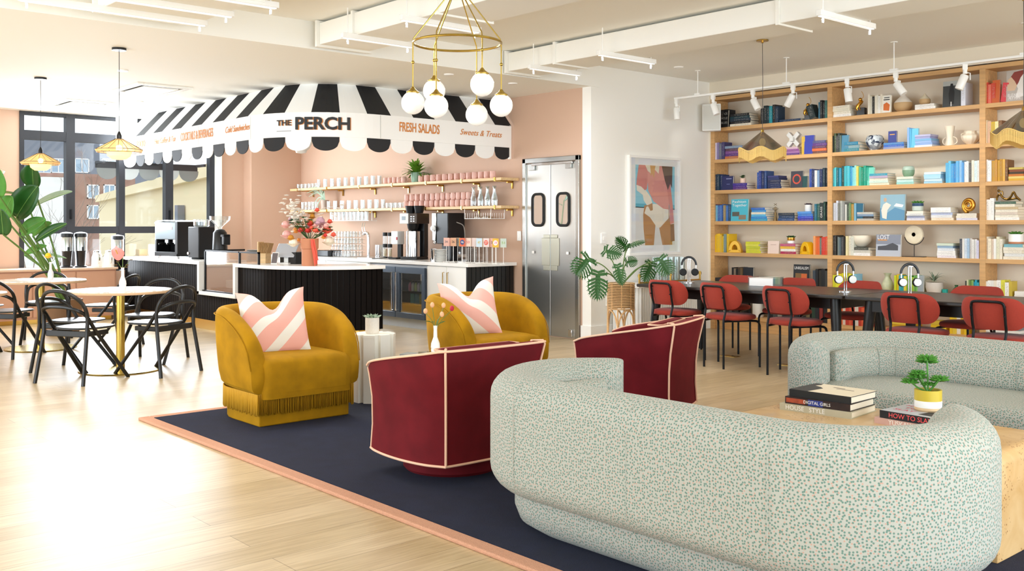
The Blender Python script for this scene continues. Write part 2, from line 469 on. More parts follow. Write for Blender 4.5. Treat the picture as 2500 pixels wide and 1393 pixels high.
# window walls on the sides behind the camera, open above a low sill
def winwall(name, wallname, a0, a1, at, axis):
    w_ = MB(); f = MB()
    def bx(m_, u0, u1, z0, z1, d0=-.05, d1=.05):
        (m_.box(u0, u1, at + d0, at + d1, z0, z1) if axis == 'y' else m_.box(at + d0, at + d1, u0, u1, z0, z1))
    bx(w_, a0, a1, 0, .35); bx(w_, a0, a1, 2.9, HC)
    n = int((a1 - a0) / 1.6)
    for i in range(n + 1): bx(f, a0 + (a1 - a0) * i / n - .04, a0 + (a1 - a0) * i / n + .04, .35, 2.9)
    bx(f, a0, a1, 2.5, 2.56); bx(f, a0, a1, .35, .42); bx(f, a0, a1, 2.84, 2.9)
    struct(wallname, w_, M_white, smooth=False); o = struct(name, f, M_winf, smooth=False)
winwall('window_2', 'wall_south', -14.9, 4, -3.45, 'y')
winwall('window_3', 'wall_east', -3.4, 10.7, 4.05, 'x')
# the big window
f = MB(); X0, X1 = WX - .1, WX + .02
for y, wd in ((4.0, .06), (4.65, .12), (5.38, .09), (6.1, .12), (6.79, .08)): f.box(X0, X1, y - wd / 2, y + wd / 2, .45, LC - .01)
for z, wd in ((2.6, .13), (1.265, .1), (.48, .06), (2.9, .04)): f.box(X0 + .005, X1 - .005, 3.97, 6.83, z - wd / 2, z + wd / 2)
wf = struct('window_1', f, M_winf, smooth=False)
MB().box(WX - .06, WX - .05, 3.99, 6.81, .48, LC - .02).build('pane', M_pane, wf, smooth=False)
for y in (4.65, 6.1):
    MB().box(X1, X1 + .03, y - .012, y + .012, 1.42, 1.56).build('window_handle', M_blackm, wf, bevel=.004)

# ---------------------------------------------------------------- ducts, light bars, vents
def duct(y0, y1, x0, x1, label, seams):
    t = thing('air_duct', label, 'duct', group='white ceiling ducts')
    MB().box(x0, x1, y0, y1, 2.96, 3.155).build('duct_body', M_ceil, t, bevel=.006)
    for s_ in seams:
        MB().box(s_, s_ + .03, y0 - .02, y1 + .02, 2.945, 3.17).build('flange', M_ceil, t)
    MB().box(x0 - .03, x0, y0 - .03, y1 + .03, 2.94, 3.175).build('end_flange', M_ceil, t)
duct(6.9, 7.36, -7.9, 3.6, 'long white rectangular ceiling duct nearest the bookcase', (-7.2, -4.6, -2.0, .6))
duct(4.6, 5.13, -7.85, 3.6, 'white rectangular ceiling duct above the ring chandelier', (-7.3, -6.1, -3.4, .4))
duct(2.6, 3.38, -7.7, 3.6, 'wide white ceiling duct at the upper left corner of the view', (-6.6, -4, 0))

def lightbar(x, y0, y1, label):
    t = thing('linear_light', label, 'ceiling light', (x, y0, 0), 0, 'white suspended light bars')
    L = y1 - y0
    MB().box(-.022, .022, 0, L, 2.92, 2.965).build('housing', M_wht, t, bevel=.004)
    MB().box(-.016, .016, .02, L - .02, 2.914, 2.921).build('diffuser', mat('lit_diffuser', '#ffffff', .5, emit=.35), t)
    al = area('bar_glow', (0, L / 2, 2.90), (0, 0, 0), .04, L - .1, 10, (.97, .98, 1)); al.parent = t
    for y in (.06, L - .06):
        MB().cyl((0, y, 2.95), .006, HC - 2.95, 8).cyl((0, y, 2.87), .008, .05, 8).build('suspension_rod', M_wht, t)
for x, y0, y1, l in ((-7.55, 2.0, 3.4, 'suspended white light bar furthest left, over the cafe tables side'), (-7.1, 2.0, 3.41, 'suspended white light bar second from the left at the ceiling edge'),
                     (-6.6, 2.3, 3.52, 'suspended white light bar third from the left, cut by the top edge'), (-6.33, 4.42, 5.22, 'suspended white light bar seen through the top of the ring chandelier'),
                     (-7.25, 4.46, 5.2, 'suspended white light bar just left of the ring chandelier'), (-7.43, 6.77, 7.51, 'suspended white light bar at the left end of the long duct'),
                     (-6.41, 6.71, 7.52, 'suspended white light bar in the middle of the long duct'), (-4.1, 6.7, 7.52, 'suspended white light bar right of the smoked glass pendant')):
    lightbar(x, y0, y1, l)

def vent(cx, cy, label):
    t = thing('ceiling_vent', label, 'vent', (cx, cy, LC), 0, 'ceiling cassette vents')
    m_ = MB()
    m_.box(-.42, .42, -.32, -.25, -.02, 0).box(-.42, .42, .25, .32, -.02, 0).box(-.42, -.35, -.25, .25, -.02, 0).box(.35, .42, -.25, .25, -.02, 0)
    m_.build('frame', M_wht, t, bevel=.004)
    MB().box(-.3, .3, -.2, .2, -.03, -.012).build('centre_panel', M_wht, t, bevel=.006)
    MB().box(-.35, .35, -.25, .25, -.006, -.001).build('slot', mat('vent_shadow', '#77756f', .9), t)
vent(-11.5, 4.5, 'square air vent in the low ceiling nearer the striped awning')
vent(-13.5, 4.35, 'square air vent in the low ceiling nearer the big window')
for i, (px, py, l) in enumerate(((300, 171, 'small round ceiling downlight above the amber pendant'), (340, 247, 'small round ceiling disc beside the air vent'), (1096, 181, 'small round ceiling disc left of the ring chandelier globes'), (1252, 203, 'small round ceiling disc right of the ring chandelier globes'), (78, 243, 'small round ceiling disc above the left window'))):
    x, y, F = px2(px, z=LC, py=py)
    tag(MB().lathe([(.055, 0), (.05, -.012), (.035, -.014), (.001, -.014)], 20, (x, y, LC)).build('ceiling_disc', M_wht), l, 'ceiling light', 'round ceiling discs')
x, y, F = px2(1657, z=HC, py=163)
tag(MB().lathe([(.06, 0), (.055, -.015), (.001, -.02)], 20, (x, y, HC)).build('ceiling_disc', M_wht), 'small round ceiling disc above the framed beach photograph', 'ceiling light', 'round ceiling discs')

# ================================================================ AWNING
AL = 7.35
def apt(s):
    if s <= 1.95: return Vector((-9.33, 8.2 - s, 0)), Vector((1, 0, 0))
    L = 1.05 * PI / 2
    if s <= 1.95 + L:
        a = -(s - 1.95) / 1.05; n = Vector((math.cos(a), math.sin(a), 0)); return Vector((-10.38, 6.25, 0)) + n * 1.05, n
    return Vector((-10.38 - (s - 1.95 - L), 5.2, 0)), Vector((0, -1, 0))
def s_of_px(px, z=0):
    best = None
    for i in range(740):
        p, n = apt(i / 100); c, s_ = math.cos(TH), math.sin(TH)
        q = 1250 + FPX * (c * p.x + s_ * p.y) / (-s_ * p.x + c * p.y)
        if best is None or abs(q - px) < best[0]: best = (abs(q - px), i / 100)
    return best[1]
aw = thing('awning', 'black and white striped curved cafe awning with scalloped edge', 'awning')
ab = [0, .27]
while ab[-1] < AL - .3: ab.append(ab[-1] + .309)
ab.append(AL + .2)
M_awb = mat('awning_black', '#1d1d1f', .7); M_aww = mat('awning_white', '#f3f3f1', .7)
can = MB(); val = MB(); fas = MB()
for i in range(len(ab) - 1):
    mi = 0 if i % 2 == 0 else 1
    n = 4
    rows = []
    for j in range(n + 1):
        s_ = ab[i] + (ab[i + 1] - ab[i]) * j / n; p, nn = apt(s_)
        rows.append([p + nn * .0 + Vector((0, 0, 2.57)), p - nn * .16 + Vector((0, 0, 2.748)), p - nn * .325 + Vector((0, 0, 2.925))])
    can.sheet(rows, mi=mi)
    # hanging half-round flap with real thickness
    a, b_ = ab[i], ab[i + 1]; W_ = b_ - a; K = 14; fr = []; bk = []
    for j in range(K + 1):
        u = j / K; s_ = a + W_ * (.01 + .98 * u); p, nn = apt(s_)
        dz = .055 + .1 * math.sqrt(max(0, 1 - (2 * u - 1) ** 2))
        if u in (0, 1): dz = .05
        top = Vector((p.x, p.y, 2.315)); bot = Vector((p.x, p.y, 2.305 - dz))
        fr.append((top - nn * .004, bot - nn * .004)); bk.append((top - nn * .012, bot - nn * .012))
    vs = [q for r in fr for q in r] + [q for r in bk for q in r]; o = 2 * (K + 1); fs = []
    for j in range(K):
        fs += [(2 * j, 2 * j + 1, 2 * j + 3, 2 * j + 2), (o + 2 * j + 2, o + 2 * j + 3, o + 2 * j + 1, o + 2 * j), (2 * j + 1, o + 2 * j + 1, o + 2 * j + 3, 2 * j + 3)]
    val.add(vs, fs, mi)
rows = []
S = [0, 1.0, 1.95] + [1.95 + 1.649 * j / 16 for j in range(1, 17)] + [4.6, 5.6, 6.6, AL + .2]
for s_ in S:
    p, nn = apt(s_); z = Vector((0, 0, 1))
    rows.append([p - nn * .03 + z * 2.305, p + z * 2.305, p + z * 2.305, p + z * 2.57, p - nn * .03 + z * 2.575])
fas.sheet(rows)
fas.box(-14.62, -14.6, 5.2, 5.5, 2.3, 2.9)
for s_ in (1.95, 3.6, 5.0, 6.3):
    p, nn = apt(s_ + .002); q, n2 = apt(s_ + .012)
    fas.add([p + nn * .002 + z * 2.31, q + nn * .002 + z * 2.31, q + nn * .002 + z * 2.565, p + nn * .002 + z * 2.565], [(0, 1, 2, 3)], 1)
can.build('canopy', [M_awb, M_aww], aw, smooth=False, solid=.008)
val.build('valance', [M_awb, M_aww], aw, smooth=False)
fas.build('fascia', [M_aww, mat('seam_grey', '#cfcfcc', .8)], aw, smooth=False, solid=.006)
MB().box(-9.36, -9.33, 8.17, 8.2, 2.16, 2.58).build('end_bracket', M_wht, aw)
M_org = mat('orange_lettering', '#d2853f', .6)
M_ink = mat('black_lettering', '#2a2a2c', .6)
def awtext(s, pa, pb, zc, size, m_, w0=.006, shear=0, off=0, nm='lettering', lab=None, slope=0):
    a, b_ = s_of_px(pa), s_of_px(pb); sc_ = (a + b_) / 2
    def fn(u, v, w_):
        p, nn = apt(max(0, sc_ - u)); q = p + nn * (w0 + w_); return (q.x, q.y, zc + v + slope * u)
    text(nm, s, size, fn, m_, aw, .003, fit=abs(a - b_), shear=shear, off=off, label=lab)
awtext('PERCH', 724, 856, 2.44, .185, M_org, .004, off=.006, nm='letter_shadow')
awtext('PERCH', 722, 854, 2.443, .185, M_ink, .009, off=.006, lab='bold black word PERCH')
awtext('THE', 678, 713, 2.455, .085, M_org, .004, off=.002, nm='letter_shadow')
awtext('THE', 677, 712, 2.457, .085, M_ink, .009, off=.002, lab='small black word THE')
awtext('—', 677, 712, 2.372, .06, M_ink, .009, lab='black rule under the small word')
awtext('FRESH SALADS', 974, 1072, 2.45, .15, M_org, off=.002)
awtext('Sweets & Treats', 1122, 1224, 2.45, .1, M_org, shear=.35)
awtext('Cold Sandwiches', 552, 611, 2.45, .105, M_org, shear=.35)
awtext('COCKTAILS & BEVERAGES', 442, 521, 2.45, .15, M_org, off=.001)
awtext('Hot Coffee & Tea', 378, 429, 2.45, .105, M_org, shear=.35)
awtext('FOOD', 334, 355, 2.45, .14, M_org, off=.002)
t = tag(MB().lathe([(.001, -.72), (.06, -.71), (.07, -.68), (.1, -.66), (.14, -.58), (.14, -.5), (.12, -.46), (.03, -.45), (.03, 0)], 24, (-10.85, 6.1, LC)).build('projector_dome', M_wht), 'white domed device hanging from the ceiling behind the awning scallops', 'ceiling speaker')

# ================================================================ SERVING BAR
def barpath(off=0, x0=-14.88, x1=None, n=16, yend=6.45, groove=False):
    r = .95 + off
    pts = [(x0, 5.4 - off)]
    line = [(x, 5.4 - off) for x in (x0, -10.55)]
    out = line + [(-10.55 + r * math.cos(a), 6.35 + r * math.sin(a)) for a in [-PI / 2 + PI / 2 * j / n for j in range(1, n + 1)]] + [(-9.6 + off, yend)]
    return out
def resample(P, d):
    out = [P[0]]; rem = d
    for a, b_ in zip(P, P[1:]):
        L = math.dist(a, b_); t_ = rem
        while t_ <= L:
            out.append((a[0] + (b_[0] - a[0]) * t_ / L, a[1] + (b_[1] - a[1]) * t_ / L)); t_ += d
        rem = t_ - L
    out.append(P[-1]); return out
bar = thing('serving_bar', 'black beadboard serving bar with rounded corner and brass kick', 'counter', (0, 0, 0))
def bead(P, z0, z1, m_):
    """vertical boards with narrow grooves between them"""
    for a, b_ in zip(P, P[1:]):
        d = Vector((b_[0] - a[0], b_[1] - a[1], 0)); L = d.length
        if L < 1e-3: continue
        d /= L; nn = Vector((d.y, -d.x, 0)); A = Vector((a[0], a[1], 0)); g = .004
        q = [A + d * g, A + d * (L - g)]
        vs = [q[0] + nn * 0, q[1], q[1] - nn * .02, q[0] - nn * .02]
        m_.prism([(v.x, v.y) for v in vs], z0, z1)
body = MB()
inner = [(-9.6 - .6, 6.45)] + [(-10.55 + .35 * math.cos(a), 6.35 + .35 * math.sin(a)) for a in (0, -PI / 4, -PI / 2)] + [(-11.16, 6.0)]
def band(off, x0, x1=None, z0=0, z1=1, m_=None, curved=True):
    if curved:
        P = [p for p in barpath(off, x0)]; m_.prism(P + inner[:-1] + [(x0, 6.0)], z0, z1)
    else: m_.box(x0, x1, 5.4 - off, 6.0, z0, z1)
band(-.02, -11.16, z0=.135, z1=.83, m_=body); band(-.02, -14.88, -12.16, .135, .83, body, False); band(-.02, -12.16, -11.16, .135, .45, body, False)
body.build('carcass', M_black, bar, smooth=False)
bd = MB()
bead(resample(barpath(0, -11.14), .068), .135, .83, bd)
bead(resample([(-14.88, 5.4), (-12.18, 5.4)], .068), .135, .83, bd)
bead(resample([(-12.18, 5.4), (-11.14, 5.4)], .068), .135, .45, bd)
for i in range(9): bd.box(-10.19 + i * .066, -10.13 + i * .066, 6.45, 6.46, .135, .83)
bd.build('beadboard', mat('black_beadboard', '#0f0a08', .6, spec=.1), bar, smooth=False)
kick = MB(); band(-.05, -14.88, z0=0, z1=.135, m_=kick); kick.build('kick_plate', M_brass, bar, smooth=False, angle=20)
sl = MB()
P = barpath(.04, -11.18); inn = [(-10.22, 6.47)] + [(-10.55 + .33 * math.cos(a), 6.35 + .33 * math.sin(a)) for a in (0, -PI / 4, -PI / 2)] + [(-11.18, 6.02)]
P[-1] = (P[-1][0], 6.47)
sl.prism(P + inn, .83, .872)
sl.box(-14.88, -12.14, 5.36, 6.02, .83, .872).box(-12.2, -12.14, 5.36, 6.02, .45, .83).box(-12.2, -11.12, 5.36, 6.02, .45, .495).box(-11.18, -11.12, 5.36, 6.02, .495, .83)
sl.build('worktop', M_stone, bar, smooth=False, bevel=.004)
BZ = .872
dc = thing('display_case', 'glass pastry case with black frame set into the white bar top', 'display case', (0, 0, 0))
f = MB()
for x in (-12.06, -11.1): f.box(x - .012, x + .012, 5.4, 5.425, .495 if x < -12 else BZ, 1.02)
f.box(-12.07, -10.6, 5.4, 5.425, 1.0, 1.02).box(-10.62, -10.6, 5.4, 5.425, BZ, 1.02).box(-12.07, -12.05, 5.4, 5.95, 1.0, 1.02).box(-12.13, -11.2, 5.4, 5.43, .495, .51)
f.build('frame', M_blackm, dc, smooth=False)
MB().box(-12.05, -11.19, 5.41, 5.416, .51, 1.0).box(-11.19, -10.61, 5.41, 5.416, BZ, 1.0).build('glass_panel', M_glass, dc, smooth=False)
MB().box(-12.1, -11.22, 5.5, 5.98, .51, .53).box(-12.1, -11.22, 5.94, 5.98, .53, .83).build('inner_shelf', mat('case_grey', '#77787a', .5), dc, smooth=False)
for x, l in ((-11.85, 'white folded pastry box on the left of the display case shelf'), (-11.5, 'white folded pastry box on the right of the display case shelf')):
    tag(MB().box(-.13, .13, -.1, .1, 0, .1).build('pastry_box', mat('box_card', '#dad8d2', .8), loc=(x, 5.75, .531), bevel=.004), l, 'box')

# ---- back counter, fridge, cabinet
bc = thing('back_counter', 'white topped counter along the peach wall with black beadboard end', 'counter')
MB().box(-14.6, -11.42, 7.47, 8.2, .1, .83).box(-10.11, -9.3, 7.49, 8.2, .1, .83).box(-14.6, -11.42, 7.55, 8.2, 0, .1).box(-10.11, -9.34, 7.55, 8.2, 0, .1).build('carcass', M_wht, bc, smooth=False)
MB().box(-14.61, -9.24, 7.43, 8.215, .83, .872).build('worktop', M_stone, bc, smooth=False, bevel=.003)
d = MB()
for i in range(11): d.box(-9.3, -9.28, 7.455 + i * .068, 7.455 + i * .068 + .06, .1, .83)
d.box(-9.31, -9.29, 7.46, 8.2, .1, .83); d.build('end_panel', M_black, bc, smooth=False)
for x0, x1, hx in ((-10.1, -9.71, -9.75), (-9.7, -9.31, -9.66)):
    dr = MB().box(x0, x1, 7.465, 7.488, .11, .82).build('door', M_wht, bc, smooth=False, bevel=.002)
    MB().tube([(hx, 7.462, .55), (hx, 7.44, .55), (hx, 7.44, .75), (hx, 7.462, .75)], .006, 8).build('handle', M_brass, dr)
for x0, x1 in ((-14.58, -13.6), (-13.58, -12.55), (-12.53, -11.44)):
    MB().box(x0, x1, 7.452, 7.468, .11, .82).build('door', M_wht, bc, smooth=False, bevel=.002)
fr = thing('bottle_fridge', 'under-counter fridge with two dark framed glass doors', 'fridge')
MB().box(-11.4, -10.13, 7.9, 8.15, .1, .82).box(-11.4, -11.37, 7.49, 7.9, .1, .82).box(-10.16, -10.13, 7.49, 7.9, .1, .82).box(-11.37, -10.16, 7.49, 7.9, .1, .13).box(-11.37, -10.16, 7.49, 7.9, .79, .82).box(-11.4, -10.13, 7.52, 7.9, .0, .1).build('cabinet', mat('fridge_shell', '#c9ccd0', .4), fr, smooth=False)
M_slate = mat('slate_door', '#4d5866', .35, .4)
for x0, x1, hx in ((-11.4, -10.775, -10.82), (-10.765, -10.13, -10.72)):
    m_ = MB().box(x0, x1, 7.44, 7.475, .13, .2).box(x0, x1, 7.44, 7.475, .71, .79).box(x0, x0 + .08, 7.44, 7.475, .2, .71).box(x1 - .06, x1, 7.44, 7.475, .2, .71)
    dr = m_.build('door', M_slate, fr, smooth=False, bevel=.002)
    MB().box(x0 + .08, x1 - .06, 7.455, 7.46, .2, .71).build('glass', M_glass, dr, smooth=False)
    MB().tube([(hx, 7.44, .22), (hx, 7.41, .22), (hx, 7.41, .72), (hx, 7.44, .72)], .011, 10).build('handle', M_chrome, dr)
for z in (.3, .47, .62): MB().box(-11.37, -10.16, 7.52, 7.9, z, z + .008).build('wire_shelf', M_chrome, fr, smooth=False)
def bottle(name, loc, r, h, m_, cap, label, group, cat='bottle'):
    t = thing(name, label, cat, loc, 0, group)
    MB().lathe([(r * .9, 0), (r, .01), (r, h * .62), (r * .45, h * .78), (r * .4, h * .9)], 14).build('bottle_body', m_, t)
    MB().cyl((0, 0, h * .9), r * .5, h * .1, 12).build('cap', cap, t)
    return t
jc = ['#e07f9b', '#f3e9e4', '#d8e2a0', '#e9d7e2', '#b8d3cf', '#f0c94f']
b0 = None
for i in range(8):
    b_ = bottle('juice_bottle', (-10.66 + i * .065, 7.6, .479), .024, .12, mat('juice_%d' % (i % 6), jc[i % 6], .3), M_blk, 'small juice bottle with dark cap on the middle fridge shelf, %s from left' % ['first', 'second', 'third', 'fourth', 'fifth', 'sixth', 'seventh', 'last'][i], 'juice bottles in the fridge')
for i, c in enumerate(('#7fb6b2', '#8db7c4', '#c9c07b', '#c4b14a', '#9db5a8')):
    tag(MB().cyl((0, 0, 0), .038, .13, 16).build('milk_carton', mat('carton_' + c[1:], c, .4), loc=(-10.62 + i * .1, 7.62, .309)), ['teal', 'pale blue', 'olive', 'mustard', 'sage'][i] + ' drink carton on the lower shelf of the fridge', 'carton', 'cartons in the fridge')

# ---- steel double doors
dr0 = thing('door_1', 'pair of steel swing doors with porthole windows in the peach wall', 'door')
dr0['kind'] = 'structure'
DX0, DX1 = -9.11, -8.127
m_ = MB().box(DX0, DX0 + .06, 8.185, 8.235, 0, 2.15).box(DX1 - .06, DX1, 8.185, 8.235, 0, 2.15).box(DX0, DX1, 8.185, 8.235, 2.09, 2.15)
m_.build('door_frame', M_steel, dr0, bevel=.006)
M_bst = mat('brushed_steel', '#c6c7c3', .3, 1, noise=(3, .06))
mid = (DX0 + DX1) / 2
for x0, x1, s_ in ((DX0 + .06, mid - .004, -1), (mid + .004, DX1 - .06, 1)):
    cx = (x0 + x1) / 2; lf = MB()
    lf.box(x0, x1, 8.203, 8.216, .01, 2.08)
    leaf = lf.build('door_leaf', M_bst, dr0, smooth=False, bevel=.003)
    P = rrect(cx - .1, cx + .1, 1.33, 1.71, .06)
    MB().tube([(p[0], 8.198, p[1]) for p in P], .016, 8, True).build('window_gasket', M_rubber, leaf)
    MB().plate(P, lambda u, v: (u, 8.2005, v)).build('porthole_glass', mat('porthole_glass', '#dfe6ea', .02, .85, spec=1), leaf, smooth=False)
    hx0, hx1 = (mid - .15, mid - .008) if s_ < 0 else (mid + .008, mid + .15)
    MB().box(hx0, hx1, 8.195, 8.202, .85, 1.18).box(hx0 + .03 * (s_ < 0), hx1 - .03 * (s_ > 0), 8.195, 8.202, .79, .85).box(hx0 + .03 * (s_ < 0), hx1 - .03 * (s_ > 0), 8.195, 8.202, 1.18, 1.22).build('push_plate', mat('push_plate_metal', '#b9b7a6', .4, .8), leaf, bevel=.003)
    MB().box(cx - .02 - s_ * -.08, cx + .02 - s_ * -.08, 8.19, 8.197, .99, 1.02).build('push_emblem', M_wht, leaf)
    MB().box(cx - .05 + s_ * .1, cx + .05 + s_ * .1, 8.18, 8.2, 2.0, 2.07).build('pivot_hinge', M_steel, leaf, bevel=.003)
    MB().box(cx - .04 + s_ * .14, cx + .02 + s_ * .14, 8.18, 8.2, .03, .11).build('floor_bracket', M_chrome, leaf, bevel=.003)
MB().box(DX0 + .18, DX1 - .1, 8.17, 8.195, 2.055, 2.085).build('closer_bar', M_chrome, dr0, bevel=.004)
for x, y, z, l in ((-9.19, 8.212, 1.2, 'white light switch on the peach wall left of the steel doors'),):
    tag(MB().box(-.035, .035, -.008, .004, -.06, .06).box(-.012, .012, -.014, -.008, -.03, .03).build('light_switch', M_wht, loc=(x, y, z), bevel=.002), l, 'switch')
tag(MB().box(-.006, .008, -.04, .04, -.06, .06).box(.008, .014, -.015, .015, -.02, .02).build('wall_thermostat', M_wht, loc=(-7.955, 8.42, 1.18), bevel=.002), 'white wall control plate behind the tall leafy plant', 'switch')
tag(MB().box(-.006, .008, -.035, .035, -.06, .06).box(.008, .012, -.02, .02, .01, .04).box(.008, .012, -.02, .02, -.04, -.01).build('wall_outlet', M_wht, loc=(-7.955, 8.5, .45), bevel=.002), 'white wall outlet low behind the rattan plant stand', 'outlet')
tag(MB().box(-.04, .04, -.006, .01, -.07, .07).build('wall_switch', M_wht, loc=(-14.655, 7.45, 1.18), rz=-PI / 2, bevel=.002), 'white switch plate on the peach wall beside the big window', 'switch')

# ---- wall shelves over the counter
def wshelf(z, x0, label):
    t = thing('wall_shelf', label, 'shelf', group='pale wood wall shelves')
    MB().box(x0, -9.2, 7.92, 8.215, z - .035, z).build('shelf_board', M_oakl, t, smooth=False, bevel=.003)
    for x in (-9.32, -9.98, -10.75, -11.55, -12.4, -13.3, -14.2):
        if x > x0: MB().box(x - .012, x + .012, 7.912, 7.92, z - .04, z + .005).box(x - .012, x + .012, 7.92, 8.21, z - .045, z - .036).box(x - .012, x + .012, 8.2, 8.215, z - .13, z - .036).box(x - .012, x + .012, 8.12, 8.2, z - .06, z - .045).build('bracket', M_brass, t, smooth=False)
S1, S2 = 1.92, 1.575
wshelf(S1, -14.45, 'upper pale wood shelf with pink mugs and a fern on the peach wall')
wshelf(S2, -14.45, 'lower pale wood shelf with stacked pink mugs on the peach wall')
M_mug = mat('pink_mug_glaze', '#e2b7aa', .5)
def mug0():
    t = thing('mug', '', 'mug')
    MB().lathe([(.033, 0), (.038, .012), (.04, .03), (.038, .085), (.033, .092), (.001, .092)][::1], 18).build('mug_body', M_mug, t)
    MB().tube([(.037, 0, .075), (.058, 0, .07), (.064, 0, .045), (.056, 0, .022), (.037, 0, .018)], .006, 6).build('handle', M_mug, t)
    return t
mugp = mug0(); used = [0]
def put_mug(x, y, z, label, group):
    rz = R.uniform(-.9, .3)
    if used[0] == 0:
        mugp.location = (x, y, z); mugp.rotation_euler.z = rz; mugp['label'] = label; mugp['group'] = group
    else: dup(mugp, (x, y, z), rz, label, group)
    used[0] += 1
ORD = ['first', 'second', 'third', 'fourth', 'fifth', 'sixth', 'seventh', 'eighth', 'ninth', 'tenth', 'eleventh', 'twelfth', 'thirteenth', 'fourteenth', 'fifteenth', 'sixteenth', 'seventeenth', 'eighteenth', 'nineteenth', 'twentieth', 'twenty-first', 'twenty-second', 'twenty-third', 'twenty-fourth', 'twenty-fifth', 'twenty-sixth', 'twenty-seventh', 'twenty-eighth']
for i in range(13):
    put_mug(px2(1028 + i * 14.6, y=8.02)[0], 8.02, S1, 'pink mug on the upper shelf, %s to the right of the fern' % ORD[i], 'pink mugs on the upper shelf')
for i in range(5):
    put_mug(px2(942 + i * 11, y=8.02)[0], 8.02, S1, 'pink mug on the upper shelf left of the fern, %s of five' % ORD[i], 'pink mugs on the upper shelf')
for r_ in range(2):
    for i in range(13):
        put_mug(px2(992 + i * 12.6 + r_ * 2, y=8.02)[0], 8.02, S2 + r_ * .094, 'upturned pink mug on the lower shelf, %s row, %s from left' % (('bottom', 'top')[r_], ORD[i]), 'pink mugs on the lower shelf')
# drinking glasses
def gl0(name, prof, cat):
    o = MB().lathe(prof, 14).build(name, M_glass); o['category'] = cat; return o
g1 = gl0('tumbler', [(.026, 0), (.03, .13), (.027, .13), (.024, .006), (.001, .006)], 'glass')
g2 = gl0('low_glass', [(.03, 0), (.034, .075), (.031, .075), (.028, .006), (.001, .006)], 'glass')
g3 = gl0('carafe', [(.036, 0), (.04, .06), (.035, .12), (.018, .17), (.016, .22), (.026, .25), (.024, .25), (.014, .21), (.03, .1), (.001, .006)], 'carafe')
first = {}
def putg(src, x, y, z, label, group):
    if src.name not in first: first[src.name] = 1; o = src
    else: o = src.copy(); COL.objects.link(o)
    o.location = (x, y, z); o['label'] = label; o['group'] = group
for i in range(18): putg(g1, px2(778 + i * 8.3, y=8.0)[0], 8.0 + .05 * (i % 2), S1, 'tall clear tumbler on the upper shelf, %s from left' % ORD[i], 'tall tumblers on the upper shelf')
for i in range(6): putg(g2, px2(726 + i * 9, y=8.0)[0], 8.02, S1, 'short clear glass near the left end of the upper shelf, %s from left' % ORD[i], 'short glasses on the upper shelf')
for i in range(16): putg(g1, px2(802 + i * 8.4, y=8.0)[0], 8.0 + .05 * (i % 2), S2, 'tall clear tumbler on the lower shelf, %s to the right of the grey planter' % ORD[i], 'tall tumblers on the lower shelf')
for i in range(5): putg(g1, px2(736 + i * 8.4, y=8.0)[0], 8.02, S2, 'tall clear tumbler on the lower shelf left of the grey planter, %s from left' % ORD[i], 'tall tumblers on the lower shelf')
for i in range(4): putg(g2, px2(944 + i * 11, y=8.0)[0], 8.02, S2, 'short clear jar glass left of the lower pink mugs, %s from left' % ORD[i], 'short glasses on the lower shelf')
for i in range(7): putg(g3, px2(1156 + i * 8.5, y=8.0)[0], 8.0 + .06 * (i % 2), S2, 'tall clear carafe at the right end of the lower shelf, %s from left' % ORD[i], 'clear carafes on the lower shelf')
for i in range(10): putg(g1, px2(812 + i * 9.5, y=8.0)[0], 7.98, S2 - .17, 'clear glass hanging in the rack below the lower shelf, %s from left' % ORD[i], 'glasses hanging under the shelf')
rk = thing('glass_rack', 'white wire rack under the lower shelf above the gap', 'rack', (px2(860, y=8.0)[0], 7.98, S2 - .175))
m_ = MB()
for i in range(14): m_.tube([(-.55 + i * .085, -.06, 0), (-.55 + i * .085, .08, 0)], .003, 6)
m_.tube([(-.57, -.06, 0), (.57, -.06, 0)], .004, 6).tube([(-.57, .08, 0), (.57, .08, 0)], .004, 6)
for x in (-.56, .56): m_.tube([(x, 0, .14), (x, 0, 0)], .004, 6)
m_.build('wire_shelf', M_wht, rk)
wr = thing('wire_basket', 'white wire basket hung under the right end of the lower shelf', 'basket', (px2(1178, y=7.95)[0], 7.97, S2 - .16))
m_ = MB()
for i in range(12): m_.tube([(-.24 + i * .044, -.1, .07), (-.24 + i * .044, -.1, 0), (-.24 + i * .044, .12, 0), (-.24 + i * .044, .12, .07)], .003, 6)
m_.tube([(-.26, -.1, .12), (-.26, -.1, 0), (.26, -.1, 0), (.26, -.1, .12)], .004, 6); m_.tube([(-.26, .12, .12), (-.26, .12, 0), (.26, .12, 0), (.26, .12, .12)], .004, 6)
m_.build('wires', M_wht, wr)
for x, l in ((-.1, 'round steel dish lying in the wire basket under the shelf, left one'), (.06, 'round steel dish lying in the wire basket under the shelf, right one')):
    tag(MB().lathe([(.001, .03), (.05, .03), (.07, .02), (.08, 0)], 20).build('steel_dish', M_chrome, loc=(wr.location.x + x, 7.98, S2 - .155)), l, 'dish', 'steel dishes in the wire basket')
# ================================================================ RUG
rg = thing('rug', 'large navy rug with a peach border under the lounge seats', 'rug')
RX0, RX1, RY0, RY1 = -6.78, .6, 2.56, 5.62
m_ = MB().box(RX0, RX1, RY0, RY0 + .08, 0, .018).box(RX0, RX1, RY1 - .08, RY1, 0, .018).box(RX0, RX0 + .08, RY0 + .08, RY1 - .08, 0, .018).box(RX1 - .08, RX1, RY0 + .08, RY1 - .08, 0, .018)
m_.build('border', M_rugp, rg, smooth=False, bevel=.006)
MB().box(RX0 + .08, RX1 - .08, RY0 + .08, RY1 - .08, 0, .019).build('pile', M_rugn, rg, smooth=False)
RZ = .019

